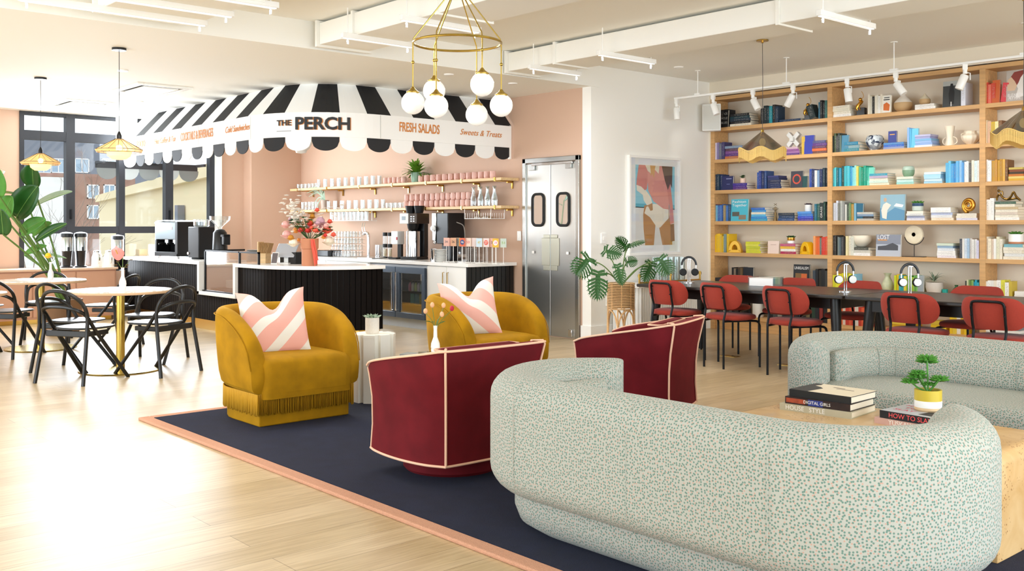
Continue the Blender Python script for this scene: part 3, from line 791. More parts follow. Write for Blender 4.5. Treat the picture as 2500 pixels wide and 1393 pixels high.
# ================================================================ SOFAS
def sweep(mb, path, prof, capn=5, thick=.2, mi=0):
    """path: (x,y) points; prof: (offset along outward normal, z) closed loop; rounded ends"""
    P = [Vector((p[0], p[1], 0)) for p in path]; N = len(P); rows = []
    def nrm(i):
        t = (P[min(i + 1, N - 1)] - P[max(i - 1, 0)]).normalized(); return t, Vector((t.y, -t.x, 0))
    mid = (max(o for o, z in prof) + min(o for o, z in prof)) / 2
    zc = (max(z for o, z in prof) + min(z for o, z in prof)) / 2
    def row(p, n, f, fz=1):
        return [p + n * (mid + (o - mid) * f) + Vector((0, 0, zc + (z - zc) * fz)) for o, z in prof] 
    t, n = nrm(0)
    for j in range(capn, 0, -1):
        a = PI / 2 * j / capn; rows.append(row(P[0] - t * math.sin(a) * thick / 2, n, max(.0008, math.cos(a)), 1 - .06 * (1 - math.cos(a)) ** 2))
    for i in range(N):
        t, n = nrm(i); rows.append(row(P[i], n, 1))
    for j in range(1, capn + 1):
        a = PI / 2 * j / capn; rows.append(row(P[-1] + t * math.sin(a) * thick / 2, n, max(.0008, math.cos(a)), 1 - .06 * (1 - math.cos(a)) ** 2))
    rows = [r + [r[0]] for r in rows]
    mb.sheet(rows, mi=mi, mid=7)
    return mb

def loop_profile(o0, o1, z0, z1, r, n=5):
    return arc(o1 - r, z0 + r, r, -90, 0, n) + arc(o1 - r, z1 - r, r, 0, 90, n) + arc(o0 + r, z1 - r, r, 90, 180, n) + arc(o0 + r, z0 + r, r, 180, 270, n)

def upath(hx, y0, y1, r, n=10, tuck=.12, tuck2=None):
    t2 = tuck if tuck2 is None else tuck2
    """U open toward +y: back runs along y0; arms run up to y1, hooking inward by tuck"""
    L = arc(-hx + r, y0 + r, r, 180, 270, n); Rr = arc(hx - r, y0 + r, r, 270, 360, n)
    left = [(-hx + tuck * ((1 - j / 6) ** 2), y1 - (y1 - y0 - r) * j / 6) for j in range(6)]
    right = [(hx - t2 * ((1 - j / 6) ** 2), y1 - (y1 - y0 - r) * j / 6) for j in range(5, -1, -1)]
    mids = [(-hx + r + (2 * hx - 2 * r) * j / 14, y0) for j in range(1, 14)]
    return left + L + mids + Rr + right

def make_sofa():
    """local: faces +y, back at y=-.45"""
    t = thing('sofa', '', 'sofa', group='speckled curved sofas')
    out = upath(.97, -.33, .33, .42, tuck2=.09)
    sh = sweep(MB(), out, loop_profile(-.115, .115, .19, .695, .11, 6), 7, .23)
    sh.build('shell', M_sofa, t, angle=80)
    ba = []
    P = rrect(-.93, .93, -.33, .34, .34, 10)
    rows = []
    for (ins, z) in ((.08, RZ), (.02, .06), (0, .12), (0, .2), (.03, .24)):
        rows.append([(x * (1 - ins / .93), y * (1 - ins / .33), z) for x, y in P])
    rows = [[r[j] for r in rows] for j in range(len(P))]; rows.append(rows[0])
    MB().sheet(rows).build('plinth', M_sofa, t, angle=80)
    P = rrect(-.89, .89, -.25, .42, .3, 10)
    prof = ((.0, .22), (0, .38), (.015, .425), (.05, .45), (.16, .458), (.6, .46), (.9995, .46))
    rows = [[(x * (1 - i_), .085 + (y - .085) * (1 - i_), z) for i_, z in prof] for x, y in P]; rows.append(rows[0])
    MB().sheet(rows).build('seat', M_sofa, t, angle=80)
    inn = upath(.79, -.19, .20, .26, tuck=.02)
    cu = sweep(MB(), inn, loop_profile(-.07, .07, .43, .615, .068, 5), 4, .14)
    c = cu.build('back_cushion', M_sofa, t, angle=80)
    for i in (9, 12, 15, 22, 29, 32, 35):
        if i < len(inn) - 1:
            a = Vector((*inn[i], 0)); tt = (Vector((*inn[i + 1], 0)) - Vector((*inn[i - 1], 0))).normalized(); n = Vector((tt.y, -tt.x, 0))
            MB().tube([a - n * .068 + Vector((0, 0, z)) - n * o for z, o in ((.45, .0), (.53, .004), (.58, .0))] + [a - n * .03 + Vector((0, 0, .616))], .0022, 5).build('seam', mat('seam_thread', '#9aa39b', .9), c)
    for x in (-.6, .02, .62):
        MB().tube([(x, -.4455, .26), (x, -.4455, .58), (x, -.42, .665), (x, -.33, .6955)], .0013, 5).build('seam', mat('seam_thread_light', '#a9ada4', .9), t)
    return t
sofa = make_sofa(); sofa.location = (-2.445, 3.13, 0)
sofa['label'] = 'speckled green and white curved sofa in front, seen from behind'
dup(sofa, (-2.24, 5.33, 0), PI, 'speckled green and white curved sofa facing us behind the burl table')

# ================================================================ MUSTARD CHAIRS
def make_barrel():
    """local: faces +x"""
    t = thing('armchair', '', 'armchair', group='mustard velvet barrel chairs')
    K = 56; rows = []; rimmid = []; rimo = []
    for i in range(K + 1):
        u = -1 + 2 * i / K; a = abs(u)
        # plan outline: arms straight forward then semicircular back
        if a > .52:
            q = (a - .52) / .48; p = Vector((-.02 + .40 * q, (.40 + .015 * math.sin(q * PI)) * (1 if u > 0 else -1), 0)); n = Vector((.0, 1 if u > 0 else -1, 0))
        else:
            g = PI - (u / .52) * PI / 2; p = Vector((-.02 + .40 * math.cos(g), .40 * math.sin(g), 0)); n = Vector((math.cos(g), math.sin(g), 0))
        H = .775 if a < .40 else .775 - (.775 - .44) * (1 - math.sqrt(max(0, 1 - ((a - .40) / .60) ** 2.2)))
        th = .115; z0 = .235
        def pt(o, z):
            fl = -.035 * (1 - min(1, (z - z0) / .5)) ** 1.6 * (1 if a < .8 else 1 - (a - .8) / .2 * .3)
            return p + n * (o + fl - .0) + Vector((0, 0, z))
        hh = H - z0
        r_ = [pt(-.06, z0), pt(0, z0 + .005), pt(0, z0 + hh * .35), pt(0, z0 + hh * .7), pt(-.002, H - .045), pt(-.02, H - .012), pt(-.055, H), pt(-.09, H - .012), pt(-.112, H - .05), pt(-th, H - .09 * min(1, hh / .3)), pt(-th, max(z0, min(.40, H - .1))), pt(-th, z0)]
        rows.append(r_); rimo.append(pt(.001, z0 + hh * .84 if hh > .2 else z0 + hh * .6)); rimmid.append(pt(.002, H - .05))
    s_ = MB().sheet(rows)
    for r_ in (rows[0], rows[-1]):
        c = sum((Vector(v) for v in r_), Vector()) / len(r_)
        s_.add([*r_, c + Vector((.035, 0, 0))], [(j, j + 1, len(r_)) if r_ is rows[-1] else (j + 1, j, len(r_)) for j in range(len(r_) - 1)] + [((len(r_) - 1), 0, len(r_)) if r_ is rows[-1] else (0, len(r_) - 1, len(r_))])
    sh = s_.build('shell', M_must, t, angle=75, sub=1)
    MB().tube(rimmid, .0035, 6).build('seam_welt', M_must, sh)
    # seat: front curves down
    P = [(.40, -.30)] + arc(.36, .26, .06, 0, 90, 4)[::1] + [(0, .31)] + arc(-.02, 0, .30, 90, 270, 12) + [(0, -.31)] + arc(.36, -.26, .06, 270, 360, 4)
    P = P[1:]
    prof = ((0, .235), (0, .36), (.02, .42), (.07, .452), (.25, .468), (.98, .472))
    rows = [[(.02 + (x - .02) * (1 - i_), y * (1 - i_), z) for i_, z in prof] for x, y in P]; rows.append(rows[0])
    MB().sheet(rows).build('seat', M_must, t, angle=70)
    MB().prism([(x * 1.0, y) for x, y in P], .2, .236).build('underframe', M_must, t)
    B = [(.36, -.32), (.36, .32)] + arc(-.02, 0, .32, 90, 270, 14)
    MB().prism(B, RZ, .2).build('plinth', M_must, t, bevel=.008)
    # fringe, individual cords as one trim
    Q = [(.383, -.342), (.383, .342)] + arc(-.02, 0, .342, 90, 270, 18) + [(.383, -.342)]
    Q = resample(Q, .0085); f = MB()
    for i, (x, y) in enumerate(Q):
        d = R.uniform(-.002, .002); zb = .088 + R.uniform(0, .02) ** 1; k = .0046
        x2, y2 = x + R.uniform(-.003, .003), y + R.uniform(-.003, .003)
        f.add([(x + k * math.cos(g) + d, y + k * math.sin(g), .236) for g in (0, 2.1, 4.2)] + [(x2 + k * math.cos(g), y2 + k * math.sin(g), zb) for g in (0, 2.1, 4.2)], [(0, 1, 4, 3), (1, 2, 5, 4), (2, 0, 3, 5), (3, 4, 5)])
    f.build('fringe', M_fringe, t, angle=180)
    return t
bch = make_barrel(); bch.scale = (1.04, 1.06, 1); bch.location = (-6.29, 3.36, 0); bch['label'] = 'mustard velvet barrel chair with fringe, nearest the cafe tables'
dup(bch, (-6.2, 5.1, 0), math.radians(-3), 'mustard velvet barrel chair in front of the steel doors')
def pillow(label, loc, rot, m_, w_=.25, chop=.09, seed=1):
    rr = random.Random(seed); N = 22; V = []; F = []; U = []
    def P(u, v, side):
        a = (1 - abs(u) ** 2.4) * (1 - abs(v) ** 2.4); th = .085 * max(0, a) ** .55
        k = 1 - .07 * (1 - abs(u) ** 3) * abs(v) ** 6 ; k2 = 1 - .07 * (1 - abs(v) ** 3) * abs(u) ** 6
        x = u * w_ * k2; z = v * w_ * k
        c = chop * math.exp(-(u / .36) ** 2) * max(0, (v + .35) / 1.35) ** 1.5
        z -= c; y = side * th * (1 - .3 * math.exp(-(u / .25) ** 2) * max(0, v))
        return (x, y + .012 * math.sin(3 * u + 2 * v + seed), z)
    mb_ = MB()
    for side in (-1, 1):
        rows = [[P(-1 + 2 * i / N, -1 + 2 * j / N, side) for j in range(N + 1)] for i in range(N + 1)]
        vs = [p for r_ in rows for p in r_]; fs = []; us = []
        for i in range(N):
            for j in range(N):
                q = [(i, j), (i + 1, j), (i + 1, j + 1), (i, j + 1)]
                if side > 0: q = q[::-1]
                fs.append([a * (N + 1) + b for a, b in q]); us.append([(-1 + 2 * a / N, -1 + 2 * b / N) for a, b in q])
        mb_.add(vs, fs, 0, us)
    o = mb_.build('cushion', m_, angle=80); o.location = loc; o.rotation_euler = rot
    tag(o, label, 'cushion', 'pink striped cushions'); return o
pillow('pink and white striped cushion on the nearer mustard chair, stripes rising to the right', (-6.25, 3.30, .66), (math.radians(-18), math.radians(-4), math.radians(70)), stripes('cushion_stripes_rising', '#ece8de', '#eeb0a2', .95, 1, -1, .62, .1), .235, .14, seed=2)
pillow('pink and white striped cushion on the farther mustard chair, stripes falling to the right', (-6.18, 4.99, .665), (math.radians(-14), math.radians(-6), math.radians(66)), stripes('cushion_stripes_falling', '#ece8de', '#eeb4a7', .95, 1, 1, .55, .45), .235, .12, seed=5)

# ================================================================ BURGUNDY CHAIRS
def make_burg():
    """local: faces -x; back between two piped corners at +x"""
    t = thing('armchair', '', 'armchair', group='burgundy velvet swivel chairs')
    K = 40; half = []
    cor = Vector((.36, .32, 0))
    pts = [(.375, 0), (.374, .12), (.369, .24), (.36, .32), (.24, .378), (.08, .405), (-.08, .405), (-.22, .385), (-.30, .36)]
    L = crv([(x, y, 0) for x, y in pts[:4]], 4) + crv([(x, y, 0) for x, y in pts[3:]], 5)[1:]
    full = [Vector((p.x, -p.y, 0)) for p in L[::-1]] + L[1:]
    ic = 12; rows = []; rimo = []; bot = []; N = len(full); cm = len(L) - 1
    for i, p in enumerate(full):
        tt = (full[min(i + 1, N - 1)] - full[max(i - 1, 0)]).normalized(); n = Vector((tt.y, -tt.x, 0))
        j = abs(i - cm); q = 0 if j <= ic else (j - ic) / (cm - ic)
        H = .705 - .135 * q ** 1.1
        def pt(o, z):
            f = (z - .12) / .58; fl = -.03 + .055 * f ** 2.2 - .018 * math.sin(PI * min(1, f))
            return p + n * (o + fl) + Vector((0, 0, z))
        rows.append([pt(-.05, .12), pt(0, .12), pt(0, .25), pt(0, .4), pt(0, .52 if H > .56 else H - .05), pt(0, H - .012), pt(-.008, H), pt(-.07, H), pt(-.085, H - .015), pt(-.09, .46), pt(-.09, .25), pt(-.09, .12)])
        rimo.append(pt(.003, H)); bot.append(pt(.003, .12))
    s_ = MB().sheet(rows)
    for r_, fl in ((rows[0], 0), (rows[-1], 1)):
        n_ = len(r_); s_.add(r_, [tuple(range(n_)) if fl else tuple(range(n_))[::-1]])
    s_.build('shell', M_burg, t, angle=50)
    pi_ = MB(); pi_.tube(rimo, .0065, 7).tube(bot, .0065, 7)
    for i in (cm - ic, cm + ic):
        r_ = rows[i]; d = (Vector(r_[1]) - Vector(r_[0])).normalized() * .004
        pi_.tube([Vector(v) + d for v in r_[1:6]] + [Vector(r_[6]) + Vector((0, 0, .006)), Vector(r_[7]) + Vector((0, 0, .006)), Vector(r_[9]) - d], .0065, 7)
    for r_ in (rows[0], rows[-1]): pi_.tube([Vector(v) for v in r_[1:6]], .0055, 6)
    pi_.build('piping', M_piping, t)
    MB().prism(rrect(-.33, .27, -.31, .31, .1, 5), .26, .44).build('seat_cushion', M_burg, t, bevel=.03, seg=3)
    bk = MB().box(.17, .28, -.27, .27, .44, .70).build('back_cushion', M_burg, t, bevel=.04, seg=3)
    MB().tube([(p[0], p[1], .69) for p in rrect(.175, .275, -.265, .265, .03, 3)], .006, 6, True).build('cushion_piping', M_piping, bk)
    MB().prism([(x * .93, y * .93) for x, y in rrect(-.30, .34, -.36, .36, .12, 5)], .125, .26).build('underframe', M_burg, t)
    MB().lathe([(.25, RZ), (.265, .035), (.265, .1), (.255, .125)], 36).build('swivel_base', M_burg, t)
    return t
bg_ = make_burg(); bg_.location = (-4.28, 3.33, 0); bg_['label'] = 'burgundy velvet chair with peach piping, seen from behind at the centre'
dup(bg_, (-4.48, 5.05, 0), math.radians(22), 'burgundy velvet chair with peach piping, farther one beside the black dining table')

# ================================================================ SMALL LOUNGE TABLES
st = thing('side_table', 'white fluted side table between the mustard chairs', 'side table', (-6.28, 4.14, 0))
P = []
for i in range(8):
    a = PI / 4 * i
    for da, r_ in ((-.26, .165), (.26, .165), (.30, .135), (PI / 4 - .30, .135)): P.append((r_ * math.cos(a + da), r_ * math.sin(a + da)))
MB().prism(P, RZ, .50).build('column', mat('white_lacquer', '#f1ede2', .45), st, smooth=False)
MB().prism([(x * 1.01, y * 1.01) for x, y in P], .50, .52).build('tabletop', mat('white_lacquer', '#f1ede2', .45), st, smooth=False)
ct = thing('low_table', 'low round glass topped table between the four lounge chairs', 'table', (-5.38, 4.2, 0))
MB().lathe([(.36, .40), (.365, .405), (.365, .415), (.36, .42)], 40).build('tabletop', mat('frosted_top', '#dfe5e2', .1, spec=.8), ct)
MB().lathe([(.14, RZ), (.14, .03), (.05, .06), (.05, .36), (.14, .40)], 28).build('pedestal', M_wht, ct)

def rosette(mb_, c, r, n, layers=3, up=.5, wd=.35, mi=0, tip=.25):
    """succulent rosette of fleshy leaves"""
    for L in range(layers):
        k = n - L; rr = r * (1 - L * .25); el = up + L * .35
        for i in range(k):
            a = 2 * PI * (i + L * .5) / k + R.uniform(-.08, .08); d = Vector((math.cos(a) * math.cos(el), math.sin(a) * math.cos(el), math.sin(el))); s_ = Vector((-math.sin(a), math.cos(a), 0)); nn = d.cross(s_)
            q = [Vector(c), Vector(c) + d * rr * .55 + s_ * rr * wd * .5 - nn * rr * .06, Vector(c) + d * rr, Vector(c) + d * rr * .55 - s_ * rr * wd * .5 - nn * rr * .06, Vector(c) + d * rr * .5 + nn * rr * .1, Vector(c) + d * rr * .55 - nn * rr * .16]
            mb_.add(q, [(0, 1, 4), (1, 2, 4), (2, 3, 4), (3, 0, 4), (1, 0, 5), (2, 1, 5), (3, 2, 5), (0, 3, 5)], mi)
    return mb_
def pot_plant(name, label, loc, r, h, potm, leafmat, kind='rosette', pr=None, cat='plant', group=None, band=None, scale=1):
    t = thing(name, label, cat, loc, 0, group)
    if potm:
        prof = pr or [(r * .88, 0), (r, h * .08), (r, h), (r * .9, h), (r * .88, h * .85)]
        po = MB().lathe(prof, 26).build('pot', potm, t)
        if band: MB().lathe([(r * 1.005, h * band[1]), (r * 1.012, h * (band[1] + .01)), (r * 1.012, h * band[2]), (r * 1.005, h * (band[2] + .001))], 26).build('glaze_band', band[0], po)
        MB().lathe([(r * .9, h * .86), (.001, h * .88)], 20).build('soil', M_soil, t)
    m_ = MB()
    if kind == 'rosette': rosette(m_, (0, 0, h * .92), r * 1.5 * scale, 9, 4, .35)
    if kind == 'bush':
        for _ in range(9):
            a = R.uniform(0, 6.3); q = R.uniform(.1, .8) * r; z = h + R.uniform(.2, 1.1) * r * scale
            m_.tube([(0, 0, h * .85), (q * math.cos(a), q * math.sin(a), z)], .0025, 5); rosette(m_, (q * math.cos(a), q * math.sin(a), z), r * .55 * scale, 6, 2, .3, .5)
    if kind == 'spider':
        for i in range(34):
            a = R.uniform(0, 6.3); l = r * R.uniform(1.1, 2.1) * scale; e = R.uniform(.5, 1.3)
            d = Vector((math.cos(a), math.sin(a), 0)); s_ = Vector((-math.sin(a), math.cos(a), 0)) * r * .07
            pts = [Vector((0, 0, h * .9)) + d * l * math.cos(e) * u + Vector((0, 0, l * (math.sin(e) * u - .55 * u * u))) for u in (0, .35, .7, 1)]
            m_.add([pts[0] - s_ * .6, pts[0] + s_ * .6, pts[1] + s_, pts[1] - s_, pts[2] + s_ * .7, pts[2] - s_ * .7, pts[3]], [(0, 1, 2, 3), (3, 2, 4, 5), (5, 4, 6)])
    if kind == 'spider': m_.v = [(a, min(b_, .15), c) for a, b_, c in m_.v]
    m_.build('foliage', leafmat, t, smooth=False)
    return t
M_speck = mat('speckled_concrete', '#e6e0d6', .7, noise=(120, .12))
pot_plant('potted_succulent', 'green succulent in a speckled white pot on the fluted side table', (-6.28, 4.13, .52), .052, .12, M_speck, M_leafg, scale=1.0)
def budvase(loc, label, group='white bud vases', s=1.0):
    t = thing('bud_vase', label, 'vase', loc, 0, group)
    MB().lathe([(.028 * s, 0), (.03 * s, .005), (.031 * s, .035 * s), (.029 * s, .04 * s), (.033 * s, .045 * s), (.03 * s, .075 * s), (.014 * s, .12 * s), (.0125 * s, .17 * s), (.015 * s, .2 * s), (.012 * s, .2 * s), (.01 * s, .15 * s)], 20).build('vase_body', mat('white_porcelain', '#eeebe8', .3), t)
    return t
def bloom(m_, c, r, col_i=0, n=11, layers=5):
    m_.ball(tuple(c), r * .62, 12, col_i); rosette(m_, Vector(c) - Vector((0, 0, r * .35)), r, n, 3, .25, 1.0, col_i)
v = budvase((-5.64, 4.24, .42), 'white bud vase with red and peach buds on the low round table')
m_ = MB()
MBUD = [mat('red_petal', '#b8213a', .6), mat('peach_petal', '#e9b184', .6)]
for x, y, z, k in ((.075, .09, .31, 0), (-.01, -.02, .335, 1), (.03, .05, .33, 1), (-.05, -.05, .29, 1), (.05, .02, .27, 1)):
    m_.tube(crv([(0, 0, .17), (x * .4, y * .4, .24), (x, y, z)], 4), .0022, 5); MB().ball((x, y, z + .012), .016, 10, 0, 1.25).build('bud', MBUD[k], v)
for a in (.4, 2.4, 4.2, 5.2): m_.add([(0, 0, .2), (.05 * math.cos(a) + .015, .05 * math.sin(a), .235), (.085 * math.cos(a), .085 * math.sin(a), .235), (.05 * math.cos(a), .05 * math.sin(a) + .015, .225)], [(0, 1, 2, 3)])
m_.build('stems', M_stem, v)
def flatbook(loc, w_, d, h, rz, cover, label, title=None, tcol=None, tsize=.02, spine=None, group=None, name='book', top=None, rx=None):
    """book lying flat; spine along local -y"""
    t = thing(name, label, 'book', loc, rz, group)
    c = MB().box(-w_ / 2, w_ / 2, -d / 2, d / 2, 0, .003).box(-w_ / 2, w_ / 2, -d / 2, d / 2, h - .003, h).box(-w_ / 2, w_ / 2, -d / 2, -d / 2 + .003, .003, h - .003)
    c.build('cover', cover, t, smooth=False)
    MB().box(-w_ / 2 + .006, w_ / 2 - .006, -d / 2 + .003, d / 2 - .006, .003, h - .003).build('pages', M_page, t, smooth=False)
    if title: text('spine_lettering', title, tsize, lambda u, v_, w2: (u + (rx or 0), -d / 2 - .0004 - w2, h / 2 + v_), tcol, t, .0006)
    return t
M_ltw = mat('white_lettering', '#f4f2ee', .6); M_ltb = mat('dark_lettering', '#222222', .6)
b1 = flatbook((-5.25, 4.3, .42), .3, .22, .025, .3, mat('pale_grey_cover', '#c9cdc9', .5), 'grey book, lower one of two on the low round table')
b2 = flatbook((-5.25, 4.3, .445), .29, .21, .02, .45, mat('pink_stripe_cover', '#e8b4a8', .5), 'pink book, upper one of two on the low round table')
tag(MB().box(-.05, .05, -.04, .04, 0, .005).box(-.05, .05, -.04, -.036, .005, .05).box(-.05, .05, .036, .04, .005, .05).box(-.05, -.046, -.036, .036, .005, .05).box(.046, .05, -.036, .036, .005, .05).build('clear_box', M_glass, loc=(-5.44, 4.02, .42), smooth=False), 'small clear acrylic box on the low round table', 'box')
flatbook((-5.68, 4.08, .42), .16, .12, .012, .5, mat('dark_leaflet', '#8c8f8a', .5), 'thin grey booklet beside the bud vase on the low table', name='booklet')

# burl coffee table: waterfall block with rounded shoulders
cf = thing('coffee_table', 'pale burl wood waterfall coffee table between the two sofas', 'coffee table', (-2.26, 4.24, 0))
x0, x1, h, r_ = -.62, .62, .44, .055
P = [(x0, RZ)] + [(x0, h - r_)] + arc(x0 + r_, h - r_, r_, 180, 90, 6)[1:] + arc(x1 - r_, h - r_, r_, 90, 0, 6) + [(x1, RZ)]
P2 = P + [(x1 - .08, RZ), (x1 - .08, h - .09), (x0 + .08, h - .09), (x0 + .08, RZ)]
vs = [(x, -.29, z) for x, z in P2] + [(x, .29, z) for x, z in P2]; n = len(P2)
MB().add(vs, [tuple(range(n))[::-1], tuple(range(n, 2 * n))] + [(i, (i + 1) % n, n + (i + 1) % n, n + i) for i in range(n)]).build('waterfall_body', M_burl, cf, angle=30, bevel=.003)
CZ = .44
flatbook((-2.58, 4.3, CZ), .36, .28, .032, .1, mat('stone_cover', '#b9b39c', .5), 'stone grey book titled HOUSE STYLE, bottom of the left stack', 'HOUSE   STYLE', M_ltw, .03, rx=-.05)
b = flatbook((-2.57, 4.3, CZ + .032), .33, .26, .034, .07, mat('dark_photo_cover', '#2b1a17', .4, noise=(30, .8)), 'dark book titled DIGITAL GIRLS, middle of the left stack', 'DIGITAL GIRLS', M_ltw, .021)
MB().box(-.045, .03, -.1303, -.1300, .003, .031).build('spine_panel', mat('blue_spine', '#2c3c8c', .5), b)
MB().box(-.16, -.06, -.1303, -.1300, .006, .028).build('spine_picture', mat('orange_spine_picture', '#a5482c', .5, noise=(40, .7)), b)
b = flatbook((-2.56, 4.31, CZ + .066), .32, .25, .034, .03, mat('black_cover', '#1d1c1b', .5), 'black and cream art book on top of the left stack')
c_ = MB(); c_.prism([(-.06, -.126), (.161, -.126), (.161, .126), (-.12, .126), (-.1, .05), (-.05, 0)], .0342, .0346); c_.prism([(-.12, .05), (-.1, .11), (-.04, .09), (-.06, .02)], .0343, .0347, 0)
c_.build('cover_print', mat('cream_print', '#e8dcc4', .6), b, smooth=False)
MB().box(-.03, .03, .055, .068, .0346, .0349).box(0, .09, .03, .041, .0346, .0349).build('cover_marks', mat('brown_print', '#6e5f50', .6), b, smooth=False)
b = flatbook((-2.11, 4.29, CZ), .31, .25, .028, -.1, mat('dusty_pink_cover', '#cfa9a0', .5), 'dusty pink book titled YUSKAVAGE under the black one', 'YUSKAVAGE', M_ltw, .03)
b = flatbook((-2.1, 4.3, CZ + .028), .29, .25, .034, -.06, mat('matt_black_cover', '#17171a', .45), 'black book titled HOW TO SLAY under the small potted plant', 'HOW TO SLAY', mat('coral_lettering', '#ef5a5f', .5), .03)
c_ = MB(); c_.box(-.145, .145, -.125, .125, .0341, .0345); c_.build('cover_print', mat('grey_print', '#b9bcc2', .5), b, smooth=False)
MB().prism([(.02, -.09), (.12, -.1), (.13, .06), (.07, .1), (.03, .03)], .0346, .035).build('cover_figure', M_ltb, b, smooth=False)
for i, s_ in enumerate(('HOW', 'TO', 'SLAY')): text('cover_lettering', s_, .045, lambda u, v_, w2, i=i: (-.07 + u, .07 - .06 * i + v_, .0346 + w2), mat('red_lettering', '#d0395a', .5), b, .0004)
p = pot_plant('potted_succulent', 'bushy succulent in a mustard, white and clay pot on the burl table', (-2.1, 4.33, CZ + .062), .058, .095, mat('mustard_glaze', '#c9b13a', .4), M_leaf, kind='none', band=(M_wht, .18, .5))
MB().lathe([(.0515, -.0005), (.0588, .008), (.0588, .018)], 26).build('clay_foot', mat('clay_foot', '#d9b98e', .6), p)
m_ = MB()
for x, y, z, s_ in ((-.05, 0, .15, .05), (-.02, .03, .22, .055), (.0, -.01, .235, .05), (.055, 0, .15, .045), (-.075, -.02, .125, .045), (.03, .03, .14, .04), (.0, .0, .12, .035), (-.03, -.03, .17, .04)):
    m_.tube([(0, 0, .08), (x * .6, y * .6, z * .8), (x, y, z)], .004, 6); rosette(m_, (x, y, z), s_, 10, 4, -.1, .42); rosette(m_, (x, y, z - .008), s_, 9, 3, .45, .42)
m_.build('leaves', M_leaf, p, smooth=False)

# ================================================================ CAFE TABLES AND CHAIRS
def cafe_table(x, y, label):
    t = thing('cafe_table', label, 'table', (x, y, 0), 0, 'round marble cafe tables')
    MB().lathe([(.43, .712), (.455, .722), (.455, .738), (.45, .742)], 48).build('tabletop', M_marble, t)
    MB().lathe([(.453, .714), (.457, .72), (.457, .734), (.454, .737)], 48).build('wood_rim', mat('pale_rim', '#d8b590', .5), t)
    MB().lathe([(.038, .012), (.038, .712)], 24).build('pedestal', M_brassb, t)
    MB().lathe([(.36, 0), (.362, .006), (.355, .012)], 48).build('base', M_brassb, t)
cafe_table(-9.22, 3.32, 'round marble cafe table with brass base holding the pink anthurium vase')
cafe_table(-11.42, 3.26, 'round marble cafe table with brass base holding the yellow flower vase')
cafe_table(-9.72, 2.02, 'round cafe table cut by the left edge of the picture')
M_bent = mat('black_bentwood', '#161514', .32)
def make_bent():
    """local: faces +y"""
    t = thing('bentwood_chair', '', 'chair')
    hoop = [(-.24, -.27, .0), (-.215, -.2, .42), (-.218, -.2, .56), (-.2, -.235, .665), (-.12, -.285, .745), (0, -.305, .77), (.12, -.285, .745), (.2, -.235, .665), (.218, -.2, .56), (.215, -.2, .42), (.24, -.27, .0)]
    MB().tube([(-.24, -.27, 0)] + crv(hoop[1:-1], 5) + [(.24, -.27, 0)], .0155, 8).build('rear_hoop', M_bent, t)
    h2 = [(-.235, .26, 0), (-.205, -.1, .44), (-.2, -.19, .56), (-.17, -.255, .61), (-.09, -.29, .635), (0, -.3, .64), (.09, -.29, .635), (.17, -.255, .61), (.2, -.19, .56), (.205, -.1, .44), (.235, .26, 0)]
    MB().tube([(-.235, .26, 0)] + crv(h2[1:-1], 5) + [(.235, .26, 0)], .0155, 8).build('front_hoop', M_bent, t)
    P = []
    for i in range(36):
        a = 2 * PI * i / 36; c, s_ = math.cos(a), math.sin(a)
        P.append((.215 * abs(c) ** .75 * (1 if c > 0 else -1) * (1 if s_ > 0 else .93), .02 + .215 * abs(s_) ** .75 * (1 if s_ > 0 else -1)))
    rows = [[(x * f, .02 + (y - .02) * f, z) for f, z in ((.9, .438), (1, .446), (1, .452), (.97, .457), (.6, .45), (.02, .446))] for x, y in P]; rows.append(rows[0])
    MB().sheet(rows).build('seat', M_bent, t, angle=60)
    MB().box(-.2, .2, -.2, -.175, .385, .435).box(-.205, -.18, -.19, .06, .39, .43).box(.18, .205, -.19, .06, .39, .43).build('seat_rail', M_bent, t, bevel=.006)
    return t
bent = make_bent(); bent.scale = (1.05, 1.04, 1.02); n_b = 0
def place_bent(x, y, tx, ty, label):
    global n_b
    rz = math.atan2(ty - y, tx - x) - PI / 2
    if n_b == 0: bent.location = (x, y, 0); bent.rotation_euler.z = rz; bent['label'] = label; bent['group'] = 'black bentwood chairs at the cafe tables'
    else: dup(bent, (x, y, 0), rz, label, 'black bentwood chairs at the cafe tables')
    n_b += 1
for a in ((-8.85, 2.87, -9.12, 3.34, 'black bentwood chair nearest us, left in front of the anthurium table'), (-8.85, 3.52, -9.25, 3.34, 'black bentwood chair right in front of the anthurium table'),
          (-9.66, 3.78, -9.3, 3.4, 'black bentwood chair on the bar side of the anthurium table'), (-9.53, 3.02, -9.2, 3.3, 'black bentwood chair behind the nearest one, left of the anthurium table'),
          (-11.1, 3.86, -11.75, 3.3, 'black bentwood chair between the two marble tables, near the peach cabinet'), (-11.02, 2.82, -11.4, 3.25, 'black bentwood chair on our side of the yellow flower table'),
          (-12.05, 3.5, -11.5, 3.3, 'black bentwood chair on the window side of the yellow flower table'), (-11.9, 2.75, -11.5, 3.2, 'black bentwood chair farthest left at the yellow flower table'),
          (-10.25, 2.2, -9.8, 2.05, 'black bentwood chair by the table cut at the left edge')):
    place_bent(*a)
v = budvase((-9.22, 3.34, .742), 'white bud vase with a pink anthurium on the nearer marble table', s=1.0)
m_ = MB().tube(crv([(0, 0, .15), (.0, 0, .24), (.0, 0, .31)], 4), .003, 6).tube([(0, 0, .18), (.04, .05, .27)], .002, 5).tube([(0, 0, .18), (-.04, -.03, .25)], .002, 5)
m_.build('stems', M_stem, v)
A = MB(); n = 24; fn = Matrix.Rotation(math.radians(40), 4, 'Z') @ Matrix.Rotation(math.radians(15), 4, 'X')
